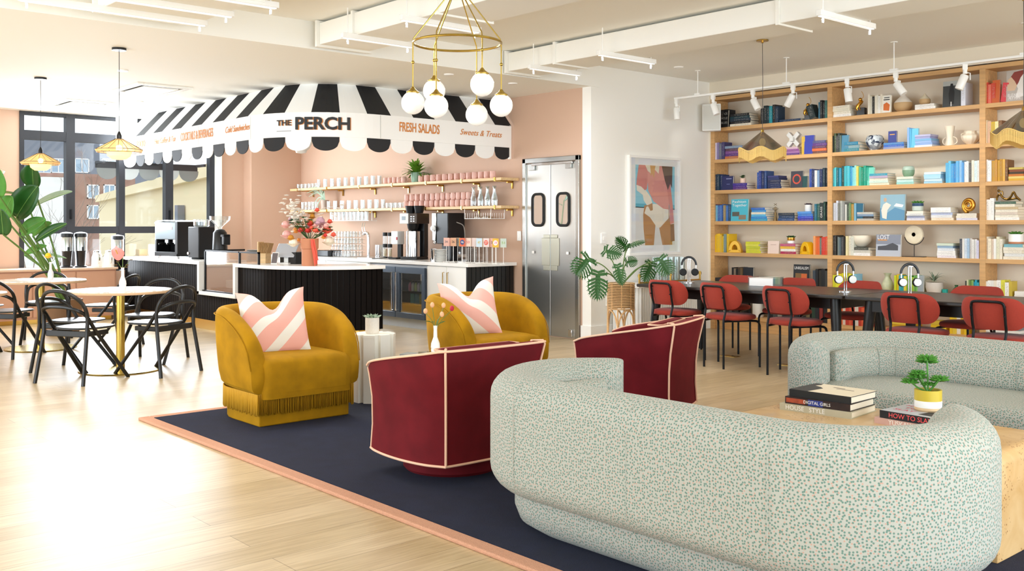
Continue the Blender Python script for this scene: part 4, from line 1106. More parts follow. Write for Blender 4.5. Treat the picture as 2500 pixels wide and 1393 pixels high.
P = [(fn @ Vector((.062 * math.sin(g) * (1 + .25 * math.cos(g)), -.008 * math.cos(2 * g), .34 + .06 * math.cos(g) + (.02 if abs(g - PI) > 2.9 else 0)))) for g in [2 * PI * i / n for i in range(n)]]
c0 = fn @ Vector((0, .02, .345)); A.add(P + [c0], [(i, (i + 1) % n, n) for i in range(n)]); A.build('anthurium_bloom', mat('coral_petal', '#ef8f86', .3), v, solid=.003)
MB().tube([fn @ Vector((0, -.0, .34)), fn @ Vector((.0, -.02, .385))], .005, 8).build('spadix', mat('spadix_yellow', '#c79a4b', .6), v)
m_ = MB()
for x, y, z in ((.05, .06, .27), (.03, .03, .22), (-.04, -.03, .25), (-.05, -.05, .22), (.0, .03, .2), (-.02, 0, .2)): rosette(m_, (x, y, z), .02, 6, 3, .3, .6)
m_.build('filler_flowers', mat('rust_green', '#8a6a2c', .7, noise=(40, .5)), v)
v = budvase((-11.42, 3.36, .742), 'white bud vase with a yellow flower on the farther marble table', s=.95)
MB().tube([(0, 0, .16), (-.02, -.02, .25)], .003, 6).tube(crv([(0, 0, .18), (.04, .05, .24), (.06, .07, .24)], 4), .003, 6).build('stems', M_stem, v)
m_ = MB(); bloom(m_, (-.02, -.02, .26), .05); m_.build('flower_head', mat('yellow_petal', '#f3c51f', .5), v)

# ================================================================ LONG BLACK TABLE AND RED CHAIRS
M_btop = oak('black_stained_oak', '#2a2521', (2, 30, 30), .25, .3)
TY0, TY1, TZ = 7.71, 8.74, .73
def long_table(x0, x1, label):
    t = thing('dining_table', label, 'table', ((x0 + x1) / 2, (TY0 + TY1) / 2, 0), 0, 'black dining tables'); hx = (x1 - x0) / 2; hy = (TY1 - TY0) / 2
    MB().box(-hx, hx, -hy, hy, TZ - .032, TZ).build('tabletop', M_btop, t, smooth=False, bevel=.008)
    MB().box(-hx + .14, hx - .14, -hy + .12, -hy + .14, TZ - .13, TZ - .034).box(-hx + .14, hx - .14, hy - .14, hy - .12, TZ - .13, TZ - .034).box(-hx + .14, -hx + .16, -hy + .12, hy - .12, TZ - .13, TZ - .034).box(hx - .16, hx - .14, -hy + .12, hy - .12, TZ - .13, TZ - .034).build('apron', M_black, t, smooth=False)
    for sx_ in (-1, 1):
        for sy in (-1, 1):
            MB().tube([(sx_ * (hx - .16), sy * (hy - .16), TZ - .034), (sx_ * (hx - .1), sy * (hy - .1), 0)], [.05, .032], 18).build('leg', M_black, t)
long_table(-6.82, -4.49, 'long black dining table, left one, holding the white paper tray')
long_table(-4.47, -2.1, 'long black dining table, right one, cut by the picture edge')
def make_red():
    """local: faces +y"""
    t = thing('dining_chair', '', 'chair')
    P = []
    for i in range(36):
        a = 2 * PI * i / 36; c, s_ = math.cos(a), math.sin(a)
        P.append((.235 * abs(c) ** .8 * (1 if c > 0 else -1), .03 + .215 * abs(s_) ** .8 * (1 if s_ > 0 else -1)))
    rows = [[(x * f, .03 + (y - .03) * f, z) for f, z in ((.85, .445), (.97, .452), (1, .468), (.97, .486), (.85, .496), (.02, .5))] for x, y in P]; rows.append(rows[0])
    MB().sheet(rows).build('seat', M_red, t, angle=70)
    # pill shaped, forward curving backrest
    N, K = 28, 9; hw, hh = .248, .122; m_ = MB()
    def srf(u, v_, o):
        w_ = hw; x = .38 * math.sin(.26 * u / .38); lim = math.sqrt(max(0, 1 - max(0, (abs(u) - .5) / .5) ** 2.3)); z = .672 + hh * v_ * max(.03, lim)
        y = -.185 + .38 * (1 - math.cos(.26 * u / .38)) - .03 * v_ * lim
        e = max(0, 1 - abs(v_) ** 3) * max(.0, 1 - abs(u) ** 8); tt = (.003 + .021 * e)
        g_ = .26 * u / .38; return (x - o * tt * math.sin(g_), y + o * tt * math.cos(g_), z)
    for o in (-1, 1):
        rows = [[srf(math.sin(PI / 2 * (-1 + 2 * i / N)), -1 + 2 * j / K, o) for j in range(K + 1)] for i in range(N + 1)]
        if o > 0: rows = [r_[::-1] for r_ in rows]
        m_.sheet(rows)
    ed = [(0, 0)]
    F_ = [[srf(math.sin(PI / 2 * (-1 + 2 * i / N)), v_, o) for o in (-1, 1)] for v_ in (-1, 1) for i in range(N + 1)]
    a_, b_ = F_[:N + 1], F_[N + 1:]
    m_.sheet([[r_[1], r_[0]] for r_ in a_]); m_.sheet([[r_[0], r_[1]] for r_ in b_])
    for u in (-1, 1):
        e = [[srf(u, -1 + 2 * j / K, o) for o in (-1, 1)] for j in range(K + 1)]
        m_.sheet(e if u < 0 else [r_[::-1] for r_ in e])
    m_.build('backrest', M_red, t, angle=60)
    r_ = .0105
    MB().tube([(-.115, -.21, 0), (-.115, -.21, .42)] + crv([(-.115, -.21, .45), (-.118, -.185, .54), (-.12, -.2, .6), (-.12, -.215, .68), (-.118, -.226, .735), (-.095, -.236, .762), (0, -.237, .765), (.095, -.236, .762), (.118, -.226, .735), (.12, -.215, .68), (.12, -.2, .6), (.118, -.185, .54), (.115, -.21, .45)], 5) + [(.115, -.21, .42), (.115, -.21, 0)], r_, 10).build('rear_frame', M_blackm, t)
    for s_ in (-1, 1):
        MB().tube([(s_ * .245, .16, 0), (s_ * .245, .16, .36)] + crv([(s_ * .245, .16, .39), (s_ * .24, .14, .425), (s_ * .21, .09, .437), (s_ * .13, -.13, .44), (s_ * .115, -.21, .44)], 5), r_, 10).build('front_leg', M_blackm, t)
    b2 = MB()
    for s_ in (-1, 1):
        for z in (.66, .73): b2.cyl((s_ * .12, -.235, z), .006, .03, 8, axis='y')
    b2.build('backrest_bolts', M_blackm, t)
    return t
redc = make_red(); nr = 0
def place_red(x, y, rz, label, group):
    global nr
    if nr == 0: redc.location = (x, y, 0); redc.rotation_euler.z = rz; redc['label'] = label; redc['group'] = group
    else: dup(redc, (x, y, 0), rz, label, group)
    nr += 1
for x, l in ((-6.34, 'leftmost red padded chair on our side of the black table'), (-5.70, 'second red padded chair from left on our side of the table'), (-5.0, 'third red padded chair from left on our side of the table'), (-3.86, 'fourth red padded chair from left, behind the far speckled sofa'), (-3.2, 'rightmost red padded chair, cut by the picture edge')):
    place_red(x, 7.745, R.uniform(-.05, .05), l, 'red chairs on the near side of the black table')
for x, l in ((-6.39, 'leftmost red padded chair on the bookcase side of the table'), (-5.66, 'second red padded chair from left on the bookcase side'), (-4.96, 'third red padded chair from left on the bookcase side, behind headphones'), (-3.84, 'rightmost red padded chair on the bookcase side of the table')):
    place_red(x, 8.70, PI + R.uniform(-.05, .05), l, 'red chairs on the bookcase side of the black table')
# ================================================================ BOOKCASE
BX = [-7.935, -6.225, -4.475, -2.72]; BY0, BY1 = 10.41, 10.70; BT = .045
LV = [2.585, 2.178, 1.782, 1.385, .985, .585, .185]
bk = thing('bookcase', 'full height oak built-in bookcase filled with books by colour', 'bookcase')
def board(name, x0, x1, y0, y1, z0, z1): MB().box(x0, x1, y0, y1, z0, z1).build(name, M_oak, bk, smooth=False, bevel=.002)
for i, x in enumerate(BX): board('upright', x if i == 0 else x - .03, x + .06 if i == 0 else x + .03, BY0, BY1, 0, 2.985)
board('top_board', BX[0] + .06, BX[3] - .03, BY0 + .002, BY1, 2.94, 2.985)
for b in range(3):
    xa = BX[b] + (.06 if b == 0 else .03); xb = BX[b + 1] - .03
    for z in LV: board('shelf', xa, xb, BY0 + .002, BY1, z - BT, z)
    board('kick_board', xa, xb, BY0 + .02, BY0 + .04, 0, LV[6] - BT)
def bookmat(name):
    m = mat(name, '#888888', .55); t, N, L, b = nodes(m)
    oi = N.new('ShaderNodeObjectInfo'); tc_ = N.new('ShaderNodeTexCoord'); mp = N.new('ShaderNodeMapping')
    sp = N.new('ShaderNodeSeparateXYZ'); L.new(tc_.outputs['Generated'], sp.inputs[0])
    ad = N.new('ShaderNodeVectorMath'); ad.operation = 'ADD'; L.new(tc_.outputs['Generated'], ad.inputs[0])
    cb = N.new('ShaderNodeCombineXYZ'); mm = N.new('ShaderNodeMath'); mm.operation = 'MULTIPLY'; mm.inputs[1].default_value = 37; L.new(oi.outputs['Random'], mm.inputs[0]); L.new(mm.outputs[0], cb.inputs[2]); L.new(cb.outputs[0], ad.inputs[1])
    mp.inputs['Scale'].default_value = (2.2, .2, 26); L.new(ad.outputs[0], mp.inputs[0])
    n = N.new('ShaderNodeTexNoise'); n.inputs['Scale'].default_value = 2.3; n.inputs['Detail'].default_value = 1; L.new(mp.outputs[0], n.inputs['Vector'])
    a = N.new('ShaderNodeMath'); a.operation = 'GREATER_THAN'; a.inputs[1].default_value = .6; L.new(n.outputs['Fac'], a.inputs[0])
    # lettering only in the middle of the spine
    d = N.new('ShaderNodeMath'); d.operation = 'COMPARE'; d.inputs[1].default_value = .5; d.inputs[2].default_value = .27; L.new(sp.outputs['X'], d.inputs[0])
    e = N.new('ShaderNodeMath'); e.operation = 'COMPARE'; e.inputs[1].default_value = .56; e.inputs[2].default_value = .34; L.new(sp.outputs['Z'], e.inputs[0])
    m1 = N.new('ShaderNodeMath'); m1.operation = 'MULTIPLY'; L.new(a.outputs[0], m1.inputs[0]); L.new(d.outputs[0], m1.inputs[1])
    m2 = N.new('ShaderNodeMath'); m2.operation = 'MULTIPLY'; L.new(m1.outputs[0], m2.inputs[0]); L.new(e.outputs[0], m2.inputs[1])
    # letter colour: dark on pale covers, pale on dark ones
    bw = N.new('ShaderNodeRGBToBW'); L.new(oi.outputs['Color'], bw.inputs[0]); g = N.new('ShaderNodeMath'); g.operation = 'LESS_THAN'; g.inputs[1].default_value = .35; L.new(bw.outputs[0], g.inputs[0])
    lc = N.new('ShaderNodeMix'); lc.data_type = 'RGBA'; lc.inputs[6].default_value = (.25, .22, .2, 1); lc.inputs[7].default_value = (.42, .4, .37, 1); L.new(g.outputs[0], lc.inputs[0])
    mx = N.new('ShaderNodeMix'); mx.data_type = 'RGBA'; L.new(m2.outputs[0], mx.inputs[0]); L.new(oi.outputs['Color'], mx.inputs[6]); L.new(lc.outputs[2], mx.inputs[7]); L.new(mx.outputs[2], b.inputs['Base Color'])
    return m
M_bk = bookmat('book_cover')
# unit book: thickness x, depth y (spine at -y), height z
m_ = MB(); B = .06
m_.box(-.5, -.5 + B, 0, 1, 0, 1).box(.5 - B, .5, 0, 1, 0, 1).box(-.5 + B, .5 - B, 0, .03, 0, 1).box(-.5 + B, .5 - B, .03, .97, .015, .985, 1)
ub = m_.build('book', [M_bk, M_page], smooth=False); UM = ub.data; bpy.data.objects.remove(ub)
books = []   # (object spec, visible area)
def add_book(x, y, z, th, dp, ht, col, label, group, lying=False, ry=0, rz=0, vis=1):
    books.append(dict(x=x, y=y, z=z, th=th, dp=dp, ht=ht, col=col, label=label, group=group, lying=lying, ry=ry, rz=rz, area=th * ht * vis))
FY = BY0 + .015
BAYN = ['left bay', 'middle bay', 'right bay']; SHN = ['top', 'second', 'third', 'fourth', 'fifth', 'sixth', 'bottom']
CN = {}
def colname(h):
    r, g, b = [int(h[i:i + 2], 16) for i in (1, 3, 5)]; mx, mn = max(r, g, b), min(r, g, b); l = (mx + mn) / 2
    if mx - mn < 28: return 'black' if l < 55 else 'dark grey' if l < 110 else 'grey' if l < 180 else 'white'
    import colorsys
    hh, s, v = colorsys.rgb_to_hsv(r / 255, g / 255, b / 255); hh *= 360
    n = 'red' if hh < 14 or hh > 345 else 'orange' if hh < 38 else 'yellow' if hh < 62 else 'lime' if hh < 85 else 'green' if hh < 155 else 'teal' if hh < 190 else 'blue' if hh < 245 else 'purple' if hh < 300 else 'pink'
    if s < .22 and v > .8: return 'cream' if 20 < hh < 70 else 'pale ' + n
    if n == 'orange' and v < .62: return 'brown'
    return ('dark ' if v < .42 else 'light ' if v > .85 and s < .5 else '') + n
grp_n = {}
def U(bay, sh, p0, p1, hpx, cols, tilt=0, vis=1):
    """upright books standing between picture columns p0..p1"""
    xa = px2(p0, y=FY)[0]; xb, _, F = px2(p1, y=FY); n = len(cols); w_ = (xb - xa) / n; ths = [w_ * R.uniform(.75, 1.2) for _ in cols]; k = (xb - xa) / sum(ths); x = xa; H = hpx * F / FPX
    key = (bay, sh); grp_n[key] = grp_n.get(key, 0) + 1
    for i_, (c, t0) in enumerate(zip(cols, ths)):
        t1 = t0 * k; h = H * R.uniform(.86, 1.0)
        lab = '%s book, %s in %s upright row on %s shelf, %s' % (colname(c), ORD[i_] if i_ < n - 1 or n == 1 else 'last', ORD[grp_n[key] - 1], SHN[sh], BAYN[bay])
        ry = tilt
        add_book(x + t1 / 2, FY + R.uniform(0, .02), LV[sh] + (abs(math.sin(ry)) * t1 / 2 if ry else 0), t1 * .96, min(.19, h * .72), h, c, lab, 'books standing on the %s shelf of the %s' % (SHN[sh], BAYN[bay]), ry=ry, vis=vis)
        x += t1
stk_n = {}
PLN = ['bottom', 'second from bottom', 'third from bottom', 'fourth from bottom', 'fifth from bottom', 'sixth from bottom', 'seventh from bottom']
def S(bay, sh, p0, p1, hpx, cols, vis=1, z0=0):
    xa = px2(p0, y=FY)[0]; xb, _, F = px2(p1, y=FY); n = len(cols); L = (xb - xa) * .985; T = hpx * F / FPX / n; key = (bay, sh); stk_n[key] = stk_n.get(key, 0) + 1; z = LV[sh] + z0
    for i, c in enumerate(cols):
        l = L * (1 - .04 * i * R.uniform(.2, 1)) * R.uniform(.94, 1)
        lab = '%s book, %s in %s flat stack on %s shelf, %s' % (colname(c), PLN[i] if i < n - 1 or n == 1 else 'topmost', ORD[stk_n[key] - 1], SHN[sh], BAYN[bay])
        add_book(xa + l / 2 + R.uniform(0, .01), FY + R.uniform(0, .015), z, T * .97, .19, l, c, lab, 'books lying on the %s shelf of the %s' % (SHN[sh], BAYN[bay]), lying=True, vis=vis)
        z += T
    return z, (xa + xb) / 2
def C_(bay, sh, p0, p1, hpx, col, label, z0=0, rz=0, y=None, dp=.025, lean=-.06, base=None):
    """a book turned with its cover to the room; returns the thing and a map for its cover"""
    y = y or FY + .01
    xa = px2(p0, y=y)[0]; xb, _, F = px2(p1, y=y); w_ = xb - xa; h = hpx * F / FPX
    t = thing('book', label, 'book', ((xa + xb) / 2, y, LV[sh] + z0 + .0005), rz, 'books turned face out'); t.rotation_euler.x = lean
    MB().box(-w_ / 2, w_ / 2, 0, .003, 0, h).box(-w_ / 2, w_ / 2, dp - .003, dp, 0, h).box(-w_ / 2, -w_ / 2 + .003, .003, dp - .003, 0, h).build('cover', mat('cover_' + col[1:], col, .45), t, smooth=False)
    MB().box(-w_ / 2 + .003, w_ / 2 - .004, .003, dp - .003, .004, h - .004).build('pages', M_page, t, smooth=False)
    def shape(name, pts, c, e=.0006): 
        MB().prism([(p[0] * w_ / 2, p[1] * h) for p in pts], 0, e).build(name, mat('print_' + c[1:], c, .5), t, smooth=False).matrix_local = Matrix(((1, 0, 0, 0), (0, 0, -1, 0), (0, 1, 0, 0), (0, 0, 0, 1)))
    def txt(s_, u, v_, size, c, fit=None): text('cover_lettering', s_, size, lambda a, b_, w2: (u * w_ / 2 + a, -.0016 - w2, v_ * h + b_), mat('ink_' + c[1:], c, .5), t, .0006, fit=fit * w_ if fit else None)
    return t, shape, txt
K = '#1b1b1e'; DT = '#123640'; NV = '#1c2b57'; BL = '#2552a3'; TE = '#1e8f9c'; PU = '#5a2f7a'; CR = '#eae2cf'; W_ = '#f1efea'; LB = '#9cc6e0'; YE = '#efc520'; LM = '#d3d32f'; OR = '#e2682c'; RE = '#c63a2c'; GY = '#8b9094'; DG = '#24452f'; GR = '#4f9a3c'; BR = '#7d5530'; GD = '#c79a3c'
# ---- left bay
U(0, 0, 1739, 1776, 45, [K, K, '#2a2a2c', K, K])
tx = C_(0, 0, 1759, 1777, 42, K, 'black book with white capitals facing out on the top left shelf', y=FY - .006)[2]
for s_, v_ in (('BLACK', .78), ('HOLE', .52), ('BLUES', .26)): tx(s_, 0, v_, .04, '#b9b9b4', .82)
S(0, 0, 1781, 1834, 31, [CR, K, '#1e3040', DT, K])
U(0, 0, 1855, 1900, 45, [K, '#15262c', DT, TE, K, '#16324a'])
S(0, 0, 1902, 1955, 6, ['#1c3350'])
U(0, 0, 1976, 1992, 38, ['#1b2b2c'], tilt=-.32)
U(0, 0, 1996, 2019, 47, ['#2e6f8a', K, K, '#2c6b66'])
U(0, 1, 1738, 1768, 43, ['#4a3a8c', '#d8cfe6', '#8a7fb0', '#6a6d80', '#403a6a'])
S(0, 1, 1768, 1816, 32, ['#b56a3c', PU, '#7a4a8a', '#5c3c50', '#7b8fa8'])
U(0, 1, 1818, 1842, 38, ['#a03070', '#c0408a', OR, '#b03a5a'])
z_, cx_ = S(0, 1, 1908, 1953, 20, [PU, '#a06aa0', '#8a4a8c', '#c8a8b8'])
XSTACK = (cx_, z_)
U(0, 1, 1955, 1963, 46, ['#d8b23a'])
C_(0, 1, 1963, 1986, 46, '#2d3aa0', 'royal blue book facing out on the second shelf of the left bay')
S(0, 1, 1982, 2020, 32, ['#6a4038', OR, '#5c2f52', PU, '#4a4a7a'])
U(0, 2, 1737, 1762, 42, [K, '#1c2c44', '#20384c', '#22305a'])
sh_ = C_(0, 2, 1763, 1789, 34, '#252a5c', 'navy book with small print facing out on the third left shelf')[1]
sh_('print_mark', [(-.3, .78), (.7, .78), (.7, .84), (-.3, .84)], '#8d93bb'); sh_('print_mark', [(-.2, .4), (.4, .4), (.4, .44), (-.2, .44)], '#6d75a8')
POT3 = S(0, 2, 1788, 1824, 16, [PU, '#4b2a86', '#3f2c8c'])
U(0, 2, 1846, 1870, 46, [BL, '#243a86', NV, '#2c4a80'])
S(0, 2, 1872, 1906, 32, [NV, NV, '#1d2a50', '#232a4a', '#2a3560', '#353a70'])
t, sh_, tx = C_(0, 2, 1930, 1959, 41, '#3a3a44', 'dark book with a red ring on its cover on the third left shelf')
sh_('ring', [(.7 * math.cos(a), .52 + .3 * math.sin(a)) for a in [2 * PI * i / 24 for i in range(24)]], '#c8503c'); sh_('ring_centre', [(.5 * math.cos(a), .52 + .21 * math.sin(a)) for a in [2 * PI * i / 24 for i in range(24)]], '#33343c', .0012)
C_(0, 2, 1958, 1970, 28, '#1d4a4a', 'small dark teal book facing out beside the red ring book')
U(0, 2, 1974, 2020, 47, ['#2b4aa0', '#24305a', '#e8e6e0', '#7a9cc0', NV, '#1c3440', '#15202c'])
U(0, 3, 1735, 1783, 42, ['#4a4a8a', '#6a4a6a', '#7ac0e0', '#3a6ab0', '#4a78c0', '#305a9c', '#a08a5a', '#3a70b8', '#2c4c6a'])
t, sh_, tx = C_(0, 3, 1784, 1825, 54, '#4db6cc', 'light blue book titled Fashion Together facing out on the fourth shelf')
tx('Fashion', -.05, .88, .045, '#f2f2ee', .8); tx('Together', .0, .72, .045, '#f2f2ee', .86); sh_('photo', [(-.85, .22), (.0, .22), (.0, .42), (-.85, .42)], '#5a5a52'); sh_('photo', [(-.05, .07), (.8, .07), (.8, .28), (-.05, .28)], '#8a7a68', .0012)
S(0, 3, 1832, 1872, 33, ['#2f9cc0', '#2c86c8', '#5ab0d8', '#e0dcc8', '#3a90d0', '#2f66b8'])
S(0, 3, 1898, 1940, 20, ['#2c4a78', '#1f3a5c', '#2c3440'])
POT4 = S(0, 3, 1946, 1986, 23, ['#4a3aa0', '#2f4ac0', '#3c7ac8', '#4a90d8'])
U(0, 3, 1988, 2001, 47, ['#1f6a80', '#2a5a50'])
t, sh_, tx = C_(0, 3, 2001, 2010, 44, '#1b2a28', 'black book lettered GRASS down its spine on the fourth shelf', lean=0, dp=.15)
text('spine_lettering', 'GRASS', .034, lambda a, b_, w2: (-b_, -.0012 - w2, .1 + a), mat('ink_white', '#e8e6e0', .5), t, .0006, fit=.13)
U(0, 3, 2010, 2020, 48, ['#1c4034', K])
U(0, 4, 1736, 1778, 46, ['#f0e6c0', YE, '#e8c030', YE, '#e0b840', '#f2d23c', '#7a9090', '#e8c020'])
S(0, 4, 1819, 1856, 28, [LM, '#d8d43a', '#c8cc30', '#e0dc50', LM])
t, sh_, tx = C_(0, 4, 1874, 1901, 31, '#ead3c6', 'pale pink book facing out between two stacks on the fifth shelf'); sh_('print_mark', [(-.5, .68), (.5, .68), (.5, .72), (-.5, .72)], '#c4a596')
POT5 = S(0, 4, 1904, 1943, 25, ['#a82850', '#f0ece0', '#e8b83a', '#c05a7a'])
U(0, 4, 1985, 2020, 47, ['#f0a060', '#e07030', OR, '#6a7a70', RE, '#d83a2c', '#e05a30'])
S(0, 5, 1739, 1764, 14, [K, '#333336'], vis=.6)
U(0, 5, 1785, 1812, 43, [K, '#8a7a68', K, '#4a3c30', '#6a5438'], vis=.5)
t, sh_, tx = C_(0, 5, 1812, 1838, 43, '#232832', 'black book with a small pale figure facing out behind the red chair'); sh_('figure', [(-.3, .05), (.3, .05), (.15, .45), (0, .55), (-.15, .45)], '#c8ccd0')
t, sh_, tx = C_(0, 5, 1936, 1975, 57, '#17171c', 'black book titled UNREALISM facing out behind the red chairs')
tx('UNREALISM', 0, .84, .05, '#e8e6e4', .88); sh_('picture', [(-.75, .1), (.7, .1), (.7, .62), (-.75, .62)], '#7a5a30'); sh_('picture', [(0, .3), (.7, .3), (.7, .6), (0, .6)], '#c8622c', .0012)
U(0, 5, 1984, 2020, 50, ['#39424c', K, '#2a2620', K, '#1d1d1f', '#3a3a3a'], vis=.5)
U(0, 6, 1748, 1812, 48, [K, '#333333', '#e0ddd2', K, '#555555', K, '#222222', K], vis=.25)
U(0, 6, 1878, 2020, 50, [K, '#4a4a48', '#8a8478', K, '#222222', RE, K, '#3c4c5a', K, '#6a5a3a', '#1f3a2a', K, '#8a2a22', K], vis=.25)
# ---- middle bay
S(1, 0, 2032, 2078, 28, [W_, CR, '#e8e2cc', CR])
U(1, 0, 2118, 2153, 49, [CR, '#e0dccb', '#2c2a26', CR, '#e8e4d4', W_, CR])
t, sh_, tx = C_(1, 0, 2152, 2174, 43, '#efece2', 'white book with an orange patch facing out on the top middle shelf'); sh_('patch', [(-.6, .15), (.7, .1), (.8, .45), (.1, .6), (-.6, .5)], '#d9702c'); sh_('print_mark', [(-.5, .84), (.7, .84), (.7, .89), (-.5, .89)], '#4a4a48'); sh_('print_mark', [(-.6, .72), (.75, .72), (.75, .78), (-.6, .78)], '#3a3a3a')
VST = S(1, 0, 2233, 2284, 13, [W_, '#e6e2da'])
t, sh_, tx = C_(1, 0, 2301, 2345, 64, '#3a3c3c', 'large book with a black and white photo of a walking figure'); sh_('sky', [(-1, .82), (1, .82), (1, 1), (-1, 1)], '#a8aaa6'); sh_('figure', [(-.25, .1), (.25, .1), (.3, .55), (.1, .9), (-.15, .9), (-.35, .5)], '#161616', .0012); sh_('legs', [(-.1, .03), (.02, .03), (.0, .2), (-.1, .2)], '#d6d6d2', .0018)
U(1, 0, 2345, 2356, 60, ['#dfe2ee'])
U(1, 1, 2031, 2053, 47, ['#1d2620', '#4a5a3a', '#3a3a3a', '#2b3836', '#5a6a60'])
C_(1, 1, 2052, 2071, 41, '#3d7f9c', 'teal blue book facing out behind the dark teal stack')
S(1, 1, 2060, 2098, 24, ['#2f7f8c', '#7a9aa0', '#1f7a9a'])
STK2 = S(1, 1, 2154, 2206, 16, ['#8a94b8', '#3a6ac0', '#4a84c0'])
t, sh_, tx = C_(1, 1, 2168, 2188, 28, '#2c3a86', 'small navy book standing on the blue stack of the second shelf', z0=STK2[0] - LV[1]); sh_('print_mark', [(-.6, .66), (.6, .66), (.6, .74), (-.6, .74)], '#d8a04a')
U(1, 1, 2214, 2224, 51, ['#8ab4e8', '#5ab0d8'])
C_(1, 1, 2224, 2241, 47, '#6ac4e4', 'sky blue book facing out behind the pale blue stack')
S(1, 1, 2232, 2276, 31, ['#e4e6ea', '#8aa8d8', '#9ab8e4', '#7ab0d8', '#a8a8d0', '#b8b8d8'])
U(1, 2, 2031, 2118, 51, ['#1fa0b0', '#58c8d0', '#0f6a74', '#1e90b0', '#2a4a40', '#3ab8c4', '#30a8b8', '#4ac0d0', '#3098c8', '#7ad0d8', '#9ad8d0', '#e0d060', '#48b8a0', '#0f8f70', '#189c80', '#1aa488'])
C_(1, 2, 2117, 2133, 44, '#6ecfb8', 'mint green book facing out at the end of the teal row')
S(1, 2, 2121, 2171, 29, ['#dcdcc4', '#cfe4d4', '#e4dcc8', '#b8a8c0', '#3a9ab0'])
JAR = S(1, 2, 2187, 2231, 19, ['#9ad0c8', '#c8e4dc', '#e0e4d0'])
S(1, 2, 2254, 2300, 28, ['#a0d0e8', '#d0e8f0', '#b0d8ec', '#a8d4e8', '#d8ecf4'])
U(1, 2, 2307, 2390, 55, ['#58b0dc', '#6ac0e4', '#4aa0d8', '#3a8acc', '#68b4e4', '#9acaec', '#5a9cd8', W_, '#e8ece8', '#5a5a5a', CR, '#d8ecec', W_])
U(1, 3, 2030, 2061, 50, ['#9a9c9a', '#c8ccd4', '#dfe3ee', '#7a7c74', '#b4b8b0', '#8a8c88'])
U(1, 3, 2062, 2089, 46, ['#d0cfc6', '#4a5a4a', '#6a8a5a', '#b08a3a', '#7ab0c8'])
C_(1, 3, 2090, 2106, 42, '#18607c', 'deep teal book facing out above the grey stack')
S(1, 3, 2091, 2134, 21, ['#b8b4aa', '#2c2a28', '#7a94b0', '#c8c4b8'])
t, sh_, tx = C_(1, 3, 2148, 2208, 64, '#8fb4c4', 'large book with a loose blue and cream painted cover')
sh_('paint', [(-1, 0), (1, 0), (1, .38), (.2, .5), (-.4, .3), (-1, .5)], '#5f93b4'); sh_('figure', [(-.8, .1), (-.45, .05), (-.4, .4), (-.1, .6), (-.5, .7), (-.75, .62), (-.9, .4)], '#e8dfd0', .0012); sh_('head', [(-.6 + .13 * math.cos(a), .8 + .08 * math.sin(a)) for a in [2 * PI * i / 14 for i in range(14)]], '#c8a88a', .0018); sh_('white_stroke', [(.1, .55), (.8, .5), (.9, .6), (.3, .66)], '#e8ecec', .0012)
POTM = S(1, 3, 2211, 2256, 23, ['#d8d8e4', '#9aa0b8', '#dcdcd8', '#efe8d8'])
S(1, 3, 2271, 2327, 32, ['#f0dcc4', '#e6e6e4', '#b8c0d8', W_, W_])
NAUT = S(1, 3, 2333, 2387, 17, ['#d4d4e4', CR, '#e4dccc'])
U(1, 4, 2032, 2061, 50, [K, '#3a352e', '#2b2a28', '#77827e', '#5a6a70', '#4a4a4a', '#33302c'])
U(1, 4, 2064, 2084, 50, ['#e8dca8', CR, '#d8d8c8'])
BOWL = S(1, 4, 2077, 2124, 21, [W_, '#cfcabc', '#4c4c40'])
t, sh_, tx = C_(1, 4, 2138, 2198, 54, '#b9bec8', 'grey book titled LOST with a photograph of a long roofed building')
sh_('sky', [(-1, .55), (1, .55), (1, 1), (-1, 1)], '#8a8f9c'); sh_('building', [(-.85, .28), (.8, .28), (.8, .5), (.35, .62), (-.2, .5), (-.85, .46)], '#4a4c52', .0012); tx('LOST', -.4, .87, .07, '#f4f4f4', .48); sh_('orange_rule', [(-.85, .72), (-.1, .72), (-.1, .77), (-.85, .77)], '#d8924a', .0012)
S(1, 4, 2286, 2334, 36, ['#e8e0e4', W_, W_, '#dfe4ea', '#9ab4cc', '#d0dcc8'])
U(1, 4, 2342, 2390, 51, ['#4a4c54', '#e8e4dc', '#dde8f4', '#a8c4dc', '#dcd4cc', '#e4e2dc', W_, '#d4d4ea'])
U(1, 5, 2031, 2090, 42, [LM, '#e0dc3a', '#e8d820', '#dcd020', '#c8d440', '#e8e040', '#b8d048', '#8ac8e0'], vis=.5)
S(1, 5, 2094, 2150, 8, [LM, OR], vis=.5)
U(1, 5, 2182, 2224, 46, ['#c8d420', '#e8c020', '#3aa8b8', '#2a9ca0', '#e8d040', '#8ac04a', '#5aa83c'], vis=.6)
U(1, 5, 2224, 2240, 46, ['#b8d048', '#6aa84a', '#8cc870'], vis=.6)
C_(1, 5, 2240, 2254, 46, '#9aa4a8', 'grey book facing out left of the airy grass plant')
U(1, 5, 2355, 2390, 42, ['#3a3a38', '#c8c8a0', '#6a8a4a', '#8ab060', '#1a90b0', '#20a0b8', '#3ab0c4'], vis=.7)
U(1, 6, 2030, 2130, 50, ['#d84a2c', '#e07038', OR, '#e0cfc0', RE, '#d85a3a', '#c84030', '#d8d0c4', '#c03a28', '#e0603a', RE, RE], vis=.3)
S(1, 6, 2172, 2235, 24, [YE, '#e0b020', '#e8c840', YE], vis=.3)
S(1, 6, 2270, 2310, 28, [YE, '#e8c020', '#d8b83a'], vis=.3)
U(1, 6, 2318, 2360, 50, [YE, '#e8c840', W_, '#e0b020', '#e8c020'], vis=.3)
